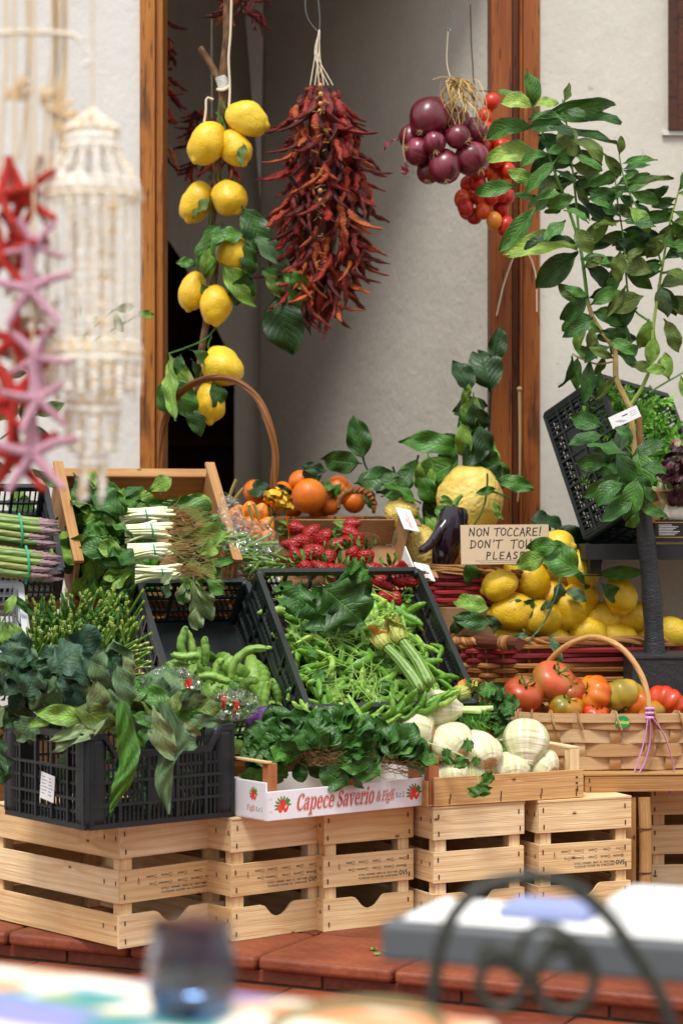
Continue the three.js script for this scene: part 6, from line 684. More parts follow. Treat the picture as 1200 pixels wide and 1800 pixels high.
// ---------- plant behind the chime ----------
{ const D = 6.2, g = thing('climbing_branch', 'thin leafy branch seen through the shell chime against the wall', 'branch', P(100, 720, D)); for (const s of [[[-40, 800], [40, 740], [60, 700], [100, 640], [160, 580], [200, 545]], [[100, 640], [180, 590], [250, 550]], [[40, 740], [20, 690], [5, 650]]]) addW(g, 'stem', tubePx(s.map(p => [p[0], p[1], D]), 0.003, 16, 5), G.mid); for (const [x, y, a, l, m] of [[240, 548, 15, 36, 'light'], [200, 545, -10, 40, 'mid'], [205, 550, 80, 40, 'mid'], [135, 565, -80, 30, 'mid'], [160, 575, -60, 26, 'mid'], [130, 590, 20, 36, 'mid'], [180, 590, 30, 40, 'dark'], [70, 590, 20, 36, 'light'], [60, 730, -20, 60, 'dark'], [50, 745, 40, 50, 'dark'], [40, 720, 160, 50, 'dark'], [20, 660, 200, 50, 'blue'], [10, 660, -10, 40, 'blue'], [45, 700, 100, 40, 'dark'], [60, 850, 150, 60, 'light'], [20, 830, 200, 60, 'blue'], [30, 860, 60, 60, 'mid'], [5, 880, 20, 70, 'mid']]) leafAt(g, 'lemon', G[m], x, y, D - 0.02, a, l, 5, rr(-30, 30), 1); }
// ---------- potted lemon tree ----------
{ const D = 5.98, g = thing('lemon_tree', 'young lemon tree with wrapped black stem in a square black pot', 'lemon tree', V(wx(1150, D), 0.6965, -D)); const tw = (n, pts, r, m, k = 20, s = 6) => addW(g, n, tubePx(pts.map(p => [p[0], p[1], p[2] ?? D]), r, k, s), m);
  const bm = M('#23262a', 0.5, { bumpMap: plasterB, bumpScale: 0.003 }), stemM = M('#b79d62', 0.7, { bumpMap: wrinkleB, bumpScale: 0.002 }), grM = M('#5f8d3a', 0.55), ltM = M('#8aa047', 0.55);
  const pot = new RoundedBoxGeometry(0.22, 0.13, 0.2, 2, 0.008); addW(g, 'pot', pot, bm, { p: V(wx(1175, D), 0.763, -D - 0.005) }); addW(g, 'pot_rim', new RoundedBoxGeometry(0.228, 0.012, 0.208, 2, 0.004), bm, { p: V(wx(1175, D), 0.825, -D - 0.005) });
  tw('stem_wrap', [[1150, 1180], [1147, 1080], [1138, 980], [1130, 900], [1124, 820]], t => 0.0285 - 0.008 * t + 0.0015 * Math.sin(t * 23), bm, 40, 12); tw('stake', [[1128, 850, D + 0.015], [1124, 780, D + 0.015], [1122, 728, D + 0.015]], 0.008, oldMs[1], 6, 8); tw('trunk', [[1118, 830], [1112, 770], [1106, 712]], 0.0085, stemM, 8, 8);
  tw('branch', [[1106, 716], [1092, 688], [1082, 666], [1081, 640], [1079, 615], [1058, 585], [1042, 560], [1032, 530]], t => 0.0085 - 0.003 * t, stemM, 26, 8); tw('branch', [[1032, 532], [1026, 480], [1018, 430], [1000, 372], [985, 330], [968, 285], [955, 240], [946, 210], [938, 185]], t => 0.0055 - 0.0025 * t, grM, 30, 6); tw('branch', [[1018, 430], [1014, 380], [1008, 320], [1002, 270], [996, 225], [988, 175]], t => 0.004 - 0.002 * t, grM, 24, 6);
  tw('branch', [[1106, 714], [1128, 680], [1142, 645], [1145, 612], [1148, 570], [1155, 520], [1163, 470], [1176, 395], [1188, 350], [1196, 320]], t => 0.006 - 0.0035 * t, ltM, 34, 6); tw('branch', [[1148, 570], [1110, 540], [1100, 490], [1097, 440], [1092, 400], [1084, 350], [1080, 310]], t => 0.0035 - 0.0015 * t, grM, 26, 6); tw('branch', [[1163, 470], [1148, 420], [1128, 380], [1108, 345], [1095, 310], [1087, 272]], t => 0.003 - 0.001 * t, grM, 24, 6); tw('branch', [[1140, 690], [1170, 672], [1205, 652]], 0.0025, grM, 10, 5); tw('branch', [[1080, 635], [1050, 640], [1020, 630], [1005, 622]], 0.0025, stemM, 12, 5); tw('branch', [[1130, 800], [1122, 850], [1128, 890], [1122, 905]], 0.003, grM, 12, 5); tw('branch', [[1112, 800], [1090, 780], [1070, 800]], 0.003, grM, 10, 5);
  const L = [[936, 187, -94, 60, 'mid', 1.2], [936, 187, -150, 62, 'mid', 0.8], [936, 190, -155, 55, 'lime', 1.1], [938, 188, -22, 42, 'lime', 1.1], [951, 199, -6, 136, 'mid', 0.62], [990, 205, 0, 90, 'dark', 0.8], [942, 226, 184, 92, 'mid', 0.65], [959, 247, -4, 118, 'dark', 0.55], [950, 271, 181, 92, 'lime', 0.85], [1007, 245, 28, 64, 'olive', 1], [972, 285, -25, 46, 'mid', 1.1], [978, 282, 138, 72, 'mid', 0.7], [905, 326, 170, 68, 'mid', 0.8], [950, 322, 200, 56, 'light', 0.9], [1060, 269, 50, 50, 'olive', 0.8], [940, 364, 128, 90, 'mid', 0.7], [994, 388, 140, 48, 'mid', 1.1], [1015, 437, 185, 118, 'lime', 0.75], [1010, 428, 190, 84, 'deep', 0.6], [1016, 431, -35, 62, 'light', 0.9], [1042, 424, -8, 76, 'olive', 0.6], [1016, 443, 143, 88, 'dark', 1], [1029, 469, 30, 56, 'deep', 1.1], [1083, 396, 208, 66, 'deep', 0.7], [1092, 288, -8, 56, 'mid', 0.6], [1102, 326, -11, 72, 'olive', 0.4], [1095, 348, 200, 62, 'olive', 0.7], [1105, 364, 47, 54, 'light', 1], [1007, 262, 30, 58, 'olive', 0.8], [990, 180, -70, 36, 'olive', 0.9], [985, 215, 70, 60, 'olive', 1.2], [965, 225, 10, 40, 'deep', 1.2], [960, 235, 110, 30, 'dark', 1], [1087, 272, -80, 30, 'olive', 1], [1000, 310, 150, 56, 'olive', 1.2], [1005, 320, 20, 50, 'olive', 1.1], [1010, 345, 160, 50, 'mid', 1], [1000, 350, 190, 70, 'mid', 0.8], [1035, 350, 20, 40, 'mid', 0.8], [990, 370, 20, 46, 'spinL', 1], [1010, 400, 60, 50, 'olive', 1.2], [980, 350, 200, 40, 'spin', 0.9], [950, 350, 190, 48, 'mid', 0.5],
    [1027, 527, 148, 48, 'mid', 0.9], [1027, 540, 117, 44, 'olive', 0.4], [1031, 579, 132, 40, 'light', 0.9], [1040, 575, 95, 36, 'olive', 1], [1048, 590, 110, 42, 'olive', 1], [1060, 620, 100, 40, 'mid', 0.8], [1015, 625, 95, 55, 'mid', 0.8], [1005, 625, 100, 60, 'spin', 0.7], [1035, 630, 95, 70, 'spin', 0.8], [1055, 640, 90, 60, 'mid', 0.6], [1050, 630, 205, 46, 'mid', 0.9], [1078, 630, 200, 46, 'olive', 0.7], [1082, 660, 130, 50, 'olive', 0.6], [1095, 560, 100, 60, 'spin', 1.2], [1120, 540, 150, 60, 'dark', 1.1], [1140, 560, 100, 55, 'light', 1.1], [1085, 600, -160, 36, 'spin', 1.1], [1080, 620, 20, 50, 'spin', 0.9], [1105, 640, 10, 45, 'olive', 0.9], [1150, 590, 100, 46, 'light', 1.1], [1155, 500, 60, 60, 'dark', 1.1], [1150, 480, 200, 70, 'olive', 1], [1160, 500, 80, 55, 'grey', 1.1], [1095, 470, 130, 50, 'olive', 0.7], [1100, 500, 120, 60, 'olive', 0.5], [1130, 520, 160, 60, 'olive', 1.2], [1165, 560, 60, 60, 'olive', 1], [1170, 520, 30, 60, 'olive', 1], [1095, 430, -10, 44, 'olive', 0.8], [1090, 440, 95, 50, 'olive', 1.2], [1080, 420, 20, 40, 'deep', 0.9], [1110, 400, 20, 50, 'deep', 0.6], [1130, 420, 160, 56, 'dark', 0.7], [1170, 420, 180, 46, 'mid', 0.9], [1175, 400, -20, 50, 'olive', 0.8], [1180, 440, 20, 60, 'dark', 0.9], [1190, 420, -10, 50, 'mid', 1], [1160, 450, 200, 70, 'dark', 0.7], [1150, 385, 200, 46, 'olive', 0.7], [1140, 400, 100, 36, 'deep', 1], [1195, 480, 40, 50, 'mid', 1], [1170, 650, 180, 34, 'light', 1.2], [1175, 668, -100, 46, 'light', 1.2], [1195, 660, 70, 46, 'light', 1], [1192, 335, -60, 40, 'mid', 1], [1185, 360, 190, 48, 'dark', 0.8], [1190, 390, 130, 50, 'olive', 1],
    [1060, 750, 200, 58, 'spin', 1.1], [1062, 765, 170, 62, 'spin', 0.9], [1085, 735, 100, 55, 'deep', 0.6], [1100, 740, 110, 60, 'deep', 0.7], [1090, 770, 150, 50, 'mid', 0.9], [1100, 800, 200, 62, 'spin', 1.1], [1120, 790, 80, 70, 'mid', 1.2], [1110, 780, -120, 40, 'spin', 1], [1080, 790, 60, 70, 'spin', 0.9], [1065, 810, 175, 50, 'spin', 1.2], [1085, 840, 150, 62, 'mid', 0.9], [1095, 850, 160, 60, 'spin', 1.1], [1115, 830, 60, 48, 'spin', 1], [1128, 820, 5, 46, 'spin', 1.1], [1120, 840, 110, 70, 'mid', 1.1], [1100, 830, 100, 40, 'dark', 1.2], [1115, 880, 155, 66, 'spin', 1], [1122, 890, 20, 46, 'mid', 0.9], [1122, 900, 120, 36, 'mid', 1.1], [1130, 850, 60, 40, 'spin', 0.9], [1075, 770, 100, 46, 'spin', 1], [1110, 810, 130, 60, 'spin', 1.1], [1135, 860, 120, 50, 'mid', 1]];
  for (const [x, y, a, l, m, w] of L) leafAt(g, 'lemon', G[m], x, y, D - rr(-0.05, 0.09) - (y > 720 ? 0.06 : 0), a, l * 1.15, rr(-15, 28), rr(-40, 40), w * 1.15);
  const more = [[[1026, 480], [985, 330], [955, 240]], [[1014, 380], [1002, 270], [990, 190]], [[1155, 520], [1176, 395], [1192, 330]], [[1100, 490], [1092, 400], [1082, 320]], [[1148, 420], [1108, 345], [1090, 285]], [[1079, 615], [1042, 560], [1030, 510]], [[1112, 800], [1090, 830], [1118, 880]]]; for (const s of more) for (let i = 0; i < 16; i++) { const t = rnd() * 2, a = s[Math.floor(t)], b = s[Math.floor(t) + 1], f = t % 1, sd = i % 2 ? 1 : -1; leafAt(g, 'lemon', G[pick(['mid', 'spin', 'olive', 'spinL', 'dark', 'mid'])], a[0] + (b[0] - a[0]) * f, a[1] + (b[1] - a[1]) * f, D + rr(-0.06, 0.08), sd > 0 ? rr(-35, 50) : rr(130, 215), rr(42, 72), rr(-20, 30), rr(-50, 50), rr(0.8, 1.2)); }
  const tgT = canvasTex(256, 96, (c, w, h) => { c.fillStyle = '#f3f3f5'; c.fillRect(0, 0, w, h); c.fillStyle = '#222'; c.fillRect(110, 30, 50, 9); c.fillStyle = '#999'; for (let i = 0; i < 5; i++) c.fillRect(40 + i * 12, 52 + i * 6, 46, 4); for (let i = 0; i < 3; i++) c.fillRect(176, 28 + i * 16, 60, 4); });
  const t = addW(g, 'plant_tag', new THREE.PlaneGeometry(0.082, 0.032, 6, 1), M('#ffffff', 0.5, { map: tgT }), { p: P(1097, 733, D - 0.04), r: [0, 0.1, 0.42] }); t.userData.label = 'white paper plant tag with print'; }
// ---------- shelf on the right wall with salad crates ----------
{ const D = 6.03, s = thing('wall_shelf', 'dark shelf on the wall carrying the salad crates', 'shelf', P(1120, 985, D)); addW(s, 'shelf_board', projUV(bc(wx(1028, D), wx(1028, D) + 0.75, EYE - 84 / F * D, EYE - 58 / F * D, -FD + 0.002, -D)), M('#15181a', 0.6)); addW(s, 'bracket', projUV(bc(wx(1040, D), wx(1040, D) + 0.03, EYE - 110 / F * D, EYE - 84.5 / F * D, -FD + 0.002, -D - 0.05)), M('#15181a', 0.6)); const SY2 = EYE - 57.5 / F * D;
  // crate tipped on its corner, its base lattice facing the viewer
  const cW = 0.33, cL = 0.42, cH = 0.22, ey = V(0.66, 0.475, 0.58).normalize(), ez0 = V(0.234, -0.874, 0.426), ex = new THREE.Vector3().crossVectors(ey, ez0).normalize(), ez = new THREE.Vector3().crossVectors(ex, ey);
  const cr = plasticCrate('black lattice crate propped up at a slant beside the jamb', P(1050, 655, 6.27).addScaledVector(ey, -cH).addScaledVector(ez, cL), null, cW, cL, cH, { post: 0.03, front: { cols: 5 }, left: { cols: 5, rows: 4, solid: [[1, 1], [1, 2], [2, 1], [2, 2]] }, back: { cols: 5, rows: 2, diag: 1 }, m: blackM2 });
  cr.quaternion.setFromRotationMatrix(new THREE.Matrix4().makeBasis(ex, ey, ez));
  const fm = ['#6fae3a', '#8cc450', '#579430'].map(c => M(c, 0.6)); const fz = thing('curly_endive', 'frilly light green endive in the slanted black crate', 'salad', P(1130, 870, 6.4)); const fr = [0, 1, 2].map(k => { const a = []; for (let i = 0; i < 26; i++) { const t = i / 26, p = V(0.01 * Math.sin(i * 2.1 + k), t * 0.06, 0.004 * Math.sin(i)), q = p.clone().add(V(Math.sin(i * 2.4 + k) * 0.014, 0.006, Math.cos(i * 1.7) * 0.012)); const w = V(0, 0.0045, 0.002); const g = new THREE.BufferGeometry(); g.setAttribute('position', new THREE.Float32BufferAttribute([p.x, p.y - 0.003, p.z, q.x, q.y - 0.005, q.z, q.x + 0.003, q.y + 0.005, q.z + 0.004, p.x, p.y - 0.003, p.z, q.x + 0.003, q.y + 0.005, q.z + 0.004, p.x, p.y + 0.003, p.z], 3)); g.setAttribute('uv', new THREE.Float32BufferAttribute(new Float32Array(12), 2)); g.computeVertexNormals(); a.push(g); } return merge(a); });
  for (let i = 0; i < 300; i++) { const top = i > 60; addW(fz, 'frilly_leaf', pick(fr), pick(fm), { p: inC(cr, rr(0.03, cW - 0.03), top ? rr(0.14, 0.21) : rr(0.03, 0.12), rr(0.05, cL - 0.03)), q: orient(V(rr(-1, 1), rr(-0.6, 1), rr(-0.2, 1)), V(0, 0, 1), rr(0, 6)), s: rr(0.7, 1.15) }); }
  addW(fz, 'pale_rib', tubePx([[1145, 820, 6.26], [1148, 790, 6.25], [1165, 780, 6.25]], 0.004, 10, 6), fenSt);
  const bx1 = thing('mushroom_box', 'small wooden box with a black printed label on the shelf', 'fruit box', P(1152, 945, 6.05)); const bd = 6.05; addW(bx1, 'label_board', board(wx(1150, bd), wx(1150, bd) + 0.3, EYE - 46 / F * bd, EYE - 20 / F * bd, -bd - 0.006, -bd), M('#141210', 0.5)); const lT = canvasTex(512, 192, (c, w, h) => { c.fillStyle = '#15120f'; c.fillRect(0, 0, w, h); c.fillStyle = '#c99a3a'; c.fillRect(0, 20, w, 5); c.fillRect(0, 150, w, 5); c.fillStyle = '#ddd'; for (let i = 0; i < 7; i++) c.fillRect(16, 44 + i * 14, 60 + (i * 29) % 40, 5); c.fillStyle = '#2a9a4a'; c.beginPath(); c.ellipse(170, 82, 24, 30, 0, 0, 7); c.fill(); c.fillStyle = '#c0271f'; c.beginPath(); c.arc(170, 80, 13, 0, 7); c.fill(); c.font = 'bold 62px serif'; c.fillText('FINO', 218, 104); }); addW(bx1, 'label_print', new THREE.PlaneGeometry(0.298, 44 / F * bd * 0.98 * 0.9), M('#ffffff', 0.5, { map: lT }), { p: V(wx(1150, bd) + 0.15, EYE - 33 / F * bd, -bd + 0.0006) });
  addW(bx1, 'corner_post', board(wx(1146, bd), wx(1160, bd), EYE - 20 / F * bd + 0.0005, EYE + 36 / F * bd, -bd - 0.03, -bd - 0.008, 'y'), reddish); addW(bx1, 'top_rail', board(wx(1146, bd), wx(1146, bd) + 0.3, EYE + 36.3 / F * bd, EYE + 39 / F * bd, -bd - 0.03, -bd - 0.008), pineMs[1]); addW(bx1, 'base_board', board(wx(1150, bd), wx(1150, bd) + 0.3, SY2 + 0.0005, SY2 + 0.008, -bd - 0.1, -bd - 0.008), pineMs[1]);
  const cm2 = M('#d9dcae', 0.55, { map: leafT }), ch = thing('endive_head', 'pale endive heads with white ribs in the small box', 'salad', P(1180, 890, 6.1)); for (let i = 0; i < 36; i++) leafAt(ch, 'strap', pick([cm2, G.lime, cm2, M('#eceadb', 0.5)]), rr(1158, 1200), rr(862, 915), 6.12 - rr(0, 0.04), rr(-130, -50) + (i % 3 ? 0 : 120), rr(40, 65), rr(0, 30), rr(-50, 50), 1.2);
  const rm = [M('#5a1526', 0.45, { map: leafT }), M('#3d0d1c', 0.45, { map: leafT }), M('#d9c3b0', 0.5, { map: leafT })], rd = thing('radicchio', 'dark purple radicchio leaves with white ribs at the edge', 'radicchio', P(1195, 830, 6.25)); for (let i = 0; i < 26; i++) leafAt(rd, pick(['big', 'spoon']), pick(rm.slice(0, i % 5 ? 2 : 3)), rr(1178, 1215), rr(790, 850), 6.07 - rr(0, 0.04), rr(40, 200), rr(35, 60), rr(0, 30), rr(-60, 60), 1); leafAt(rd, 'big', rm[2], 1200, 775, 6.04, 165, 30, 10, 0, 1.2);
  for (const [x, y, r, lab] of [[1194, 942, 26, 'white mushroom cap peeking above the black label'], [1192, 912, 24, 'garlic head with a brown root disc in the small box']]) solo('white_bulb', lab, 'bulb', lump(new THREE.SphereGeometry(1, 20, 14), 0.06, 2, r), M('#ece7dc', 0.5), { p: P(x, y - 8, 6.09), s: [r * PX(6.1), r * 0.75 * PX(6.1), 0.03] }); }

// ---------- shell chime and starfish strings, near the viewer ----------
const CD = 3.1, shM = ['#f6f0e4', '#f4ead4', '#faf7f0', '#ead2aa', '#f4e6d4'].map(c => M(c, 0.45)), cordM = M('#d9bf98', 0.85);
const beadG = [0, 1, 2].map(i => { const g = new THREE.SphereGeometry(1, 7, 5); g.scale(1, i === 1 ? 1.35 : 0.8, 0.85); return g; });
const cp = (x, y, z = 0) => P(x, y, CD).add(V(0, 0, z));
const hangY = -80;
{ solo('chime_rail', 'white rod from which the shell chime and starfish hang', 'rod', new THREE.CylinderGeometry(0.006, 0.006, 0.6, 8).rotateZ(Math.PI / 2).translate(...P(0, hangY, CD)), M('#e8e6e2', 0.5));
  const g = thing('shell_chime', 'tiered cream shell chime shaped like a lantern', 'shell chime', cp(163, 885)), ax = 163, k = PX(CD);
  const chain = (name, pts, r, step, mats = shM) => { const c = new THREE.CatmullRomCurve3(pts), n = Math.max(2, Math.round(c.getLength() / step)), a = [[], [], []]; for (let i = 0; i <= n; i++) { const p = c.getPointAt(i / n), s = r * rr(0.8, 1.2); a[i % 3].push(pick(beadG).clone().scale(s, s, s).rotateZ(rr(0, 3)).translate(p.x, p.y, p.z)); } a.forEach((b, i) => { if (b.length) addW(g, name, merge(b), mats[(i * 2 + Math.floor(rr(0, 2))) % mats.length]).userData.kind = 'stuff'; }); };
  const ring = (y, r, br) => { const pts = []; for (let i = 0; i <= 40; i++) { const a = i / 40 * 6.283; pts.push(cp(ax + Math.cos(a) * r, y, Math.sin(a) * r * k)); } chain('shell_ring', pts, br, br * 1.5); };
  for (const [y, r] of [[228, 44], [244, 44], [258, 46], [322, 78], [334, 81], [347, 82], [606, 80], [618, 83], [632, 83], [706, 46], [722, 47], [800, 26], [815, 25]]) ring(y, r, 0.0042);
  const pt = (a, r, y) => cp(ax + Math.cos(a) * r, y, Math.sin(a) * r * k);
  addW(g, 'cord', tube([cp(ax, hangY), cp(ax, 195)], 0.0015, 4, 5), cordM); addW(g, 'hook', tube([cp(150, 85), cp(160, 95), cp(160, 108), cp(146, 114)], 0.003, 12, 6), M('#e6e2da', 0.4));
  for (let i = 0; i < 14; i++) { const a = i / 14 * 6.283; chain('shell_string', [pt(a, 4, 195), pt(a, 44, 226)], 0.003, 0.0055); chain('shell_string', [pt(a, 46, 260), pt(a, 80, 322)], 0.0034, 0.0062); }
  for (let i = 0; i < 22; i++) { const a = i / 22 * 6.283; chain('shell_string', [pt(a, 81, 350), pt(a, 81, 480), pt(a, 81, 604)], 0.0028, 0.0058, shM.slice(0, 3)); chain('shell_tassel', [pt(a, 82, 636), pt(a, 80, 690 + 8 * Math.sin(i * 2.6))], 0.0048, 0.008); }
  for (let i = 0; i < 9; i++) { const a = i / 9 * 6.283; chain('inner_string', [pt(a, 40, 350), pt(a + 0.3, 30, 520), pt(a, 44, 704)], 0.0048, 0.0105); chain('shell_tassel', [pt(a, 46, 726), pt(a, 40, 788)], 0.005, 0.008); }
  for (let i = 0; i < 4; i++) { const a = i / 4 * 6.283 + 0.5; chain('shell_tassel', [pt(a, 22, 818), pt(a, 22 + i, 870 + i * 4)], 0.0055, 0.009); }
}
{ const sf = (arm, w) => { const s = new THREE.Shape(), N = 5; for (let i = 0; i < N * 2; i++) { const a = i / (N * 2) * 6.283 + Math.PI / 2, r = i % 2 ? arm * 0.22 : arm; const m = [Math.cos(a) * r, Math.sin(a) * r]; if (!i) s.moveTo(...m); else if (i % 2) { const a0 = (i - 1) / (N * 2) * 6.283 + Math.PI / 2; s.quadraticCurveTo(Math.cos(a0) * arm * 0.55 - Math.sin(a0) * w * 0.6, Math.sin(a0) * arm * 0.55 + Math.cos(a0) * w * 0.6, ...m); } else { s.quadraticCurveTo(Math.cos(a) * arm * 0.55 + Math.sin(a) * w * 0.6, Math.sin(a) * arm * 0.55 - Math.cos(a) * w * 0.6, ...m); } } return s; };
  const star = (() => { const a = [new THREE.SphereGeometry(0.17, 10, 8).scale(1, 1, 0.6)]; for (let i = 0; i < 5; i++) { const t = i / 5 * 6.283 + Math.PI / 2, d = V(Math.cos(t), Math.sin(t), 0), n = V(-d.y, d.x, 0); a.push(tube([V(0, 0, 0), d.clone().multiplyScalar(0.5).addScaledVector(n, 0.04 * Math.sin(i * 2)), d.clone().addScaledVector(n, 0.08 * Math.sin(i * 3)).add(V(0, 0, 0.05))], q => 0.17 * (1 - 0.45 * q), 8, 8, { flat: 0.8 })); } return merge(a); })();
  const sm = { r: M('#e83a2c', 0.7, { bumpMap: plasterB, bumpScale: 0.004 }), p: M('#ffc0d6', 0.7, { bumpMap: plasterB, bumpScale: 0.004 }), w: M('#f0d6c6', 0.75, { bumpMap: plasterB, bumpScale: 0.004 }) };
  const S = { r: ['red starfish string hanging nearest the photo edge', 30, [[45, 352, 62, 20], [12, 460, 60, 8], [28, 600, 62, -8], [35, 700, 66, 30], [32, 800, 72, 5], [8, 720, 50, 15], [40, 420, 50, 40], [10, 350, 55, -12]]], p: ['pink starfish string beside the shell chime', 68, [[72, 440, 44, 30], [66, 516, 62, 4], [76, 632, 52, 48], [78, 705, 55, 12], [70, 798, 66, 3]]], w: ['pale sand coloured starfish string among the red ones', 48, [[58, 340, 56, 62], [38, 458, 58, 14], [42, 632, 64, 5], [70, 560, 40, 20]]] };
  for (const [key, [lab, sx, list]] of Object.entries(S)) { const dz = { r: 0.03, p: 0.055, w: 0.0 }[key], g = thing('starfish_string', lab, 'starfish string', cp(sx, 890, dz)); list.forEach(([x, y, s, rot], i) => addW(g, 'starfish', star, sm[key], { p: cp(x, y, dz + (i % 2) * 0.012), r: [rr(-0.3, 0.3), rr(-0.5, 0.5), rot * D2R], s: s * PX(CD) * 1.22 })); addW(g, 'cord', tube([cp(sx, hangY, dz), cp(sx + 2, 300, dz), cp(sx - 2, 800, dz)], 0.0022, 10, 5), cordM); }
  const g = thing('raffia_bundle', 'knotted beige raffia cords above the starfish', 'raffia', cp(50, 300)); for (let i = 0; i < 9; i++) { const x = rr(-10, 130); addW(g, 'cord', tube([cp(x, hangY), cp(x + rr(-6, 6), 100), cp(x + rr(-10, 10), 190), cp(x + rr(-20, 10), 300 + rr(-30, 50))], 0.0022, 14, 5), cordM); } addW(g, 'crossbar', tube([cp(-30, 62), cp(60, 57), cp(138, 66), cp(141, 74)], 0.0042, 12, 6), M('#e3d8c6', 0.7)); for (const [x, y] of [[30, 165], [75, 185], [105, 200], [10, 170]]) for (let q = 0; q < 5; q++) { const a = rr(-60, 60) - 30; addW(g, 'knot_loop', tube([cp(x, y), cp(x + Math.cos(a * D2R) * 14, y + Math.sin(a * D2R) * 18, 0.006), cp(x + Math.cos(a * D2R) * 32, y + Math.sin(a * D2R) * 34)], 0.0032, 8, 6), cordM); } }
// ---------- tables, glass and chair close to the viewer ----------
const TY = 0.745;
{ const clT = tex(512, 512, (u, v) => { const n = fbm(u, v, 5, 5, 3, 4), m = fbm(u, v, 4, 6, 3, 17), q = fbm(u, v, 6, 4, 3, 29); let c = [0.96, 0.92, 0.84]; if (n > 0.56) c = mix(c, [0.9, 0.68, 0.16], Math.min(1, (n - 0.56) * 12)); if (m > 0.62) c = mix(c, [0.55, 0.55, 0.78], Math.min(1, (m - 0.62) * 12)); if (q > 0.68) c = mix(c, [0.3, 0.58, 0.58], Math.min(1, (q - 0.68) * 12)); if (n < 0.36) c = mix(c, [0.92, 0.6, 0.42], Math.min(1, (0.36 - n) * 10)); return c; });
  const an = 28 * D2R, o = V(0.14, 0, -2.03), g = thing('print_table', 'cafe table with a colourful printed cloth under the tumbler', 'table', V(o.x, 0, o.z), [0, -an, 0]); const w = 1.2, l = 0.75;
  add(g, 'tablecloth', projUV(new RoundedBoxGeometry(w, 0.012, l, 2, 0.005).translate(-w / 2, TY - 0.006, l / 2), 'x', 1.2), M('#ffffff', 0.8, { map: clT })); add(g, 'tabletop', bc(-w + 0.01, -0.01, TY - 0.04, TY - 0.0125, 0.01, l - 0.01), M('#6b4a30', 0.6)); for (const [x, z] of [[-0.06, 0.06], [-w + 0.06, 0.06], [-0.06, l - 0.06], [-w + 0.06, l - 0.06]]) add(g, 'leg', bc(x - 0.02, x + 0.02, LOW + 0.003, TY - 0.0405, z - 0.02, z + 0.02), M('#4a3526', 0.6)); g.position.y = 0; }
{ const x = wx(337, 2.06), gl = new THREE.MeshPhysicalMaterial({ color: '#b4c6dc', roughness: 0.05, transmission: 1, thickness: 0.01, ior: 1.45, attenuationColor: new THREE.Color('#7f9cc0'), attenuationDistance: 0.08, side: THREE.DoubleSide }), pr = [[0, 0.002], [0.036, 0.002], [0.0395, 0.02], [0.0415, 0.05], [0.037, 0.066], [0.0355, 0.082], [0.033, 0.082], [0.034, 0.066], [0.0375, 0.05], [0.036, 0.016], [0, 0.012]]; const gg = new THREE.LatheGeometry(pr.map(p => new THREE.Vector2(...p)), 40); solo('glass_tumbler', 'blue tinted glass tumbler standing on the printed cloth', 'glass', toCreasedNormals(gg, 0.8), gl, { p: V(x, TY + 0.001, -2.06) }); }
{ const a = P(668, 1622, 2.52), an = 22 * D2R, g = thing('grey_table', 'grey edged table with white cloth and blue napkins', 'table', V(a.x, 0, a.z), [0, -an, 0]); const w = 1.0, l = 0.17; add(g, 'tabletop', new RoundedBoxGeometry(w, 0.042, l, 2, 0.006).translate(w / 2, TY - 0.021, -l / 2), M('#5c6064', 0.5)); for (const [x, z] of [[0.5, -0.05], [w - 0.06, -0.05], [0.5, -l + 0.05], [w - 0.06, -l + 0.05]]) add(g, 'leg', bc(x - 0.02, x + 0.02, LOW + 0.003, TY - 0.0425, z - 0.02, z + 0.02), M('#4c5054', 0.5));
  const cl = (n, lab, cat, x0, x1, z0, z1, y, m, h = 0.006) => { const q = thing(n, lab, cat, V(a.x, TY, a.z), [0, -an, 0]); add(q, 'sheet', new RoundedBoxGeometry(x1 - x0, h, z1 - z0, 2, 0.002).translate((x0 + x1) / 2, y + h / 2 + 0.001, (z0 + z1) / 2), m); return q; };
  cl('white_cloth', 'white cloth spread over the grey edged table', 'cloth', 0.02, 0.98, -0.155, -0.015, 0, M('#f2f1ee', 0.8), 0.004); cl('folded_napkin', 'blue folded napkin lying on the grey edged table', 'napkin', 0.12, 0.22, -0.13, -0.05, 0.005, M('#8c98c2', 0.8), 0.012); cl('paper_stack', 'stack of white papers at the end of the grey edged table', 'papers', 0.25, 0.62, -0.14, -0.03, 0.005, M('#f7f7f8', 0.7), 0.03); }
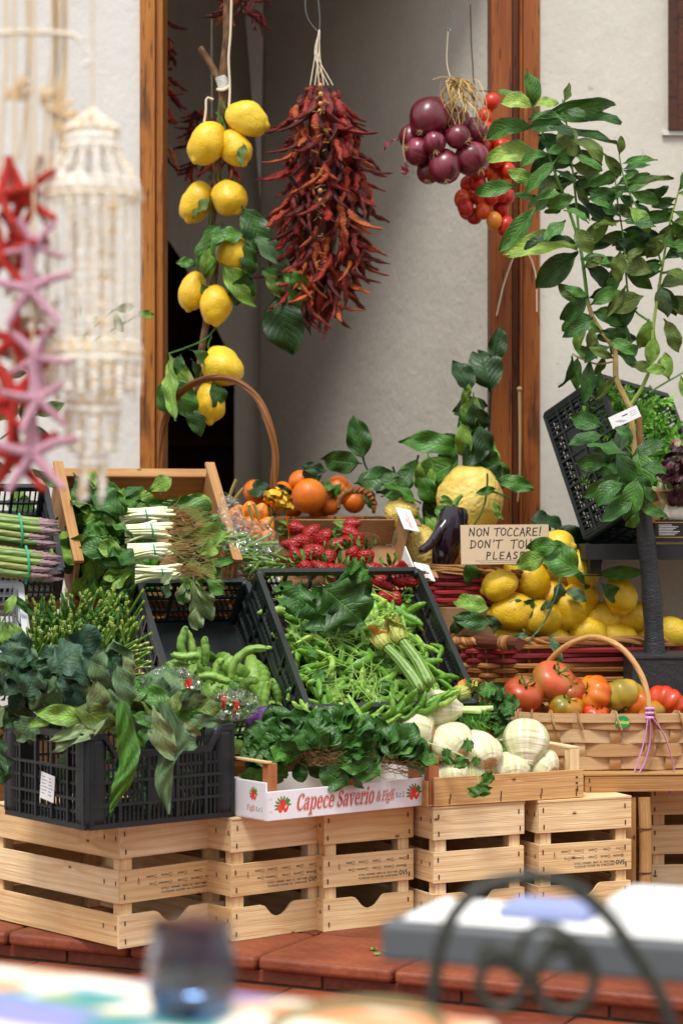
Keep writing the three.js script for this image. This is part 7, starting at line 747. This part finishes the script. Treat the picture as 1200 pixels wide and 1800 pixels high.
{ const D = 2.2, m = M('#34362f', 0.45), g = thing('iron_chair', 'dark wrought iron chair with an arched scrollwork back', 'chair', V(wx(965, D), LOW, -D)), t = (n, pts, r, k = 30) => addW(g, n, tube(pts.map(p => P(p[0], p[1], p[2] ?? D)), r, k, 8), m);
  t('back_arch', [[762, 2400], [760, 1800], [764, 1720], [780, 1640], [822, 1578], [880, 1549], [945, 1542], [1010, 1562], [1066, 1610], [1118, 1680], [1160, 1750], [1182, 1830], [1190, 2400]], 0.0068, 80);
  const scroll = (cx, cy, r, n = 'scroll') => { const pts = []; for (let i = 0; i <= 30; i++) { const a = -2.2 + i / 30 * 8.2, rad = r * (1 - 0.012 * i); pts.push([cx + Math.cos(a) * rad, cy + Math.sin(a) * rad * 1.15]); } t(n, pts, 0.0054, 60); };
  scroll(878, 1726, 48); scroll(988, 1720, 62); t('scroll', [[905, 1690], [925, 1640], [960, 1625], [1010, 1650]], 0.0042); t('scroll', [[850, 1700], [846, 1675], [858, 1660], [868, 1672]], 0.0042); t('scroll', [[1010, 1705], [1004, 1685], [1018, 1672], [1030, 1684]], 0.0042); t('back_rail', [[762, 1830], [960, 1815], [1182, 1830]], 0.005);
  addW(g, 'seat', new THREE.CylinderGeometry(0.2, 0.2, 0.02, 32), m, { p: V(wx(965, D), 0.6, -D + 0.2) }); for (const x of [-0.13, 0.13]) addW(g, 'leg', tube([V(wx(965, D) + x, 0.59, -D + 0.34), V(wx(965, D) + x * 1.15, LOW + 0.004, -D + 0.38)], 0.006, 4, 8), m); }
{ const D = 1.95, m = M('#8a7a4e', 0.5), g = thing('cane_chair', 'olive brown chair rail curving in at the bottom edge', 'chair', V(wx(620, D), LOW, -D)); addW(g, 'arm_rail', tube([P(470, 1900, D), P(480, 1800, D), P(560, 1772, D), P(680, 1765, D), P(760, 1785, D), P(800, 1860, D), P(810, 2500, D)], 0.0055, 40, 8), m); addW(g, 'leg', tube([P(470, 1900, D), P(468, 2500, D)], 0.0055, 6, 8), m); addW(g, 'seat', new THREE.CylinderGeometry(0.16, 0.16, 0.02, 28), m, { p: V(wx(640, D), 0.57, -D + 0.12) }); }

renderer.render(scene, camera);
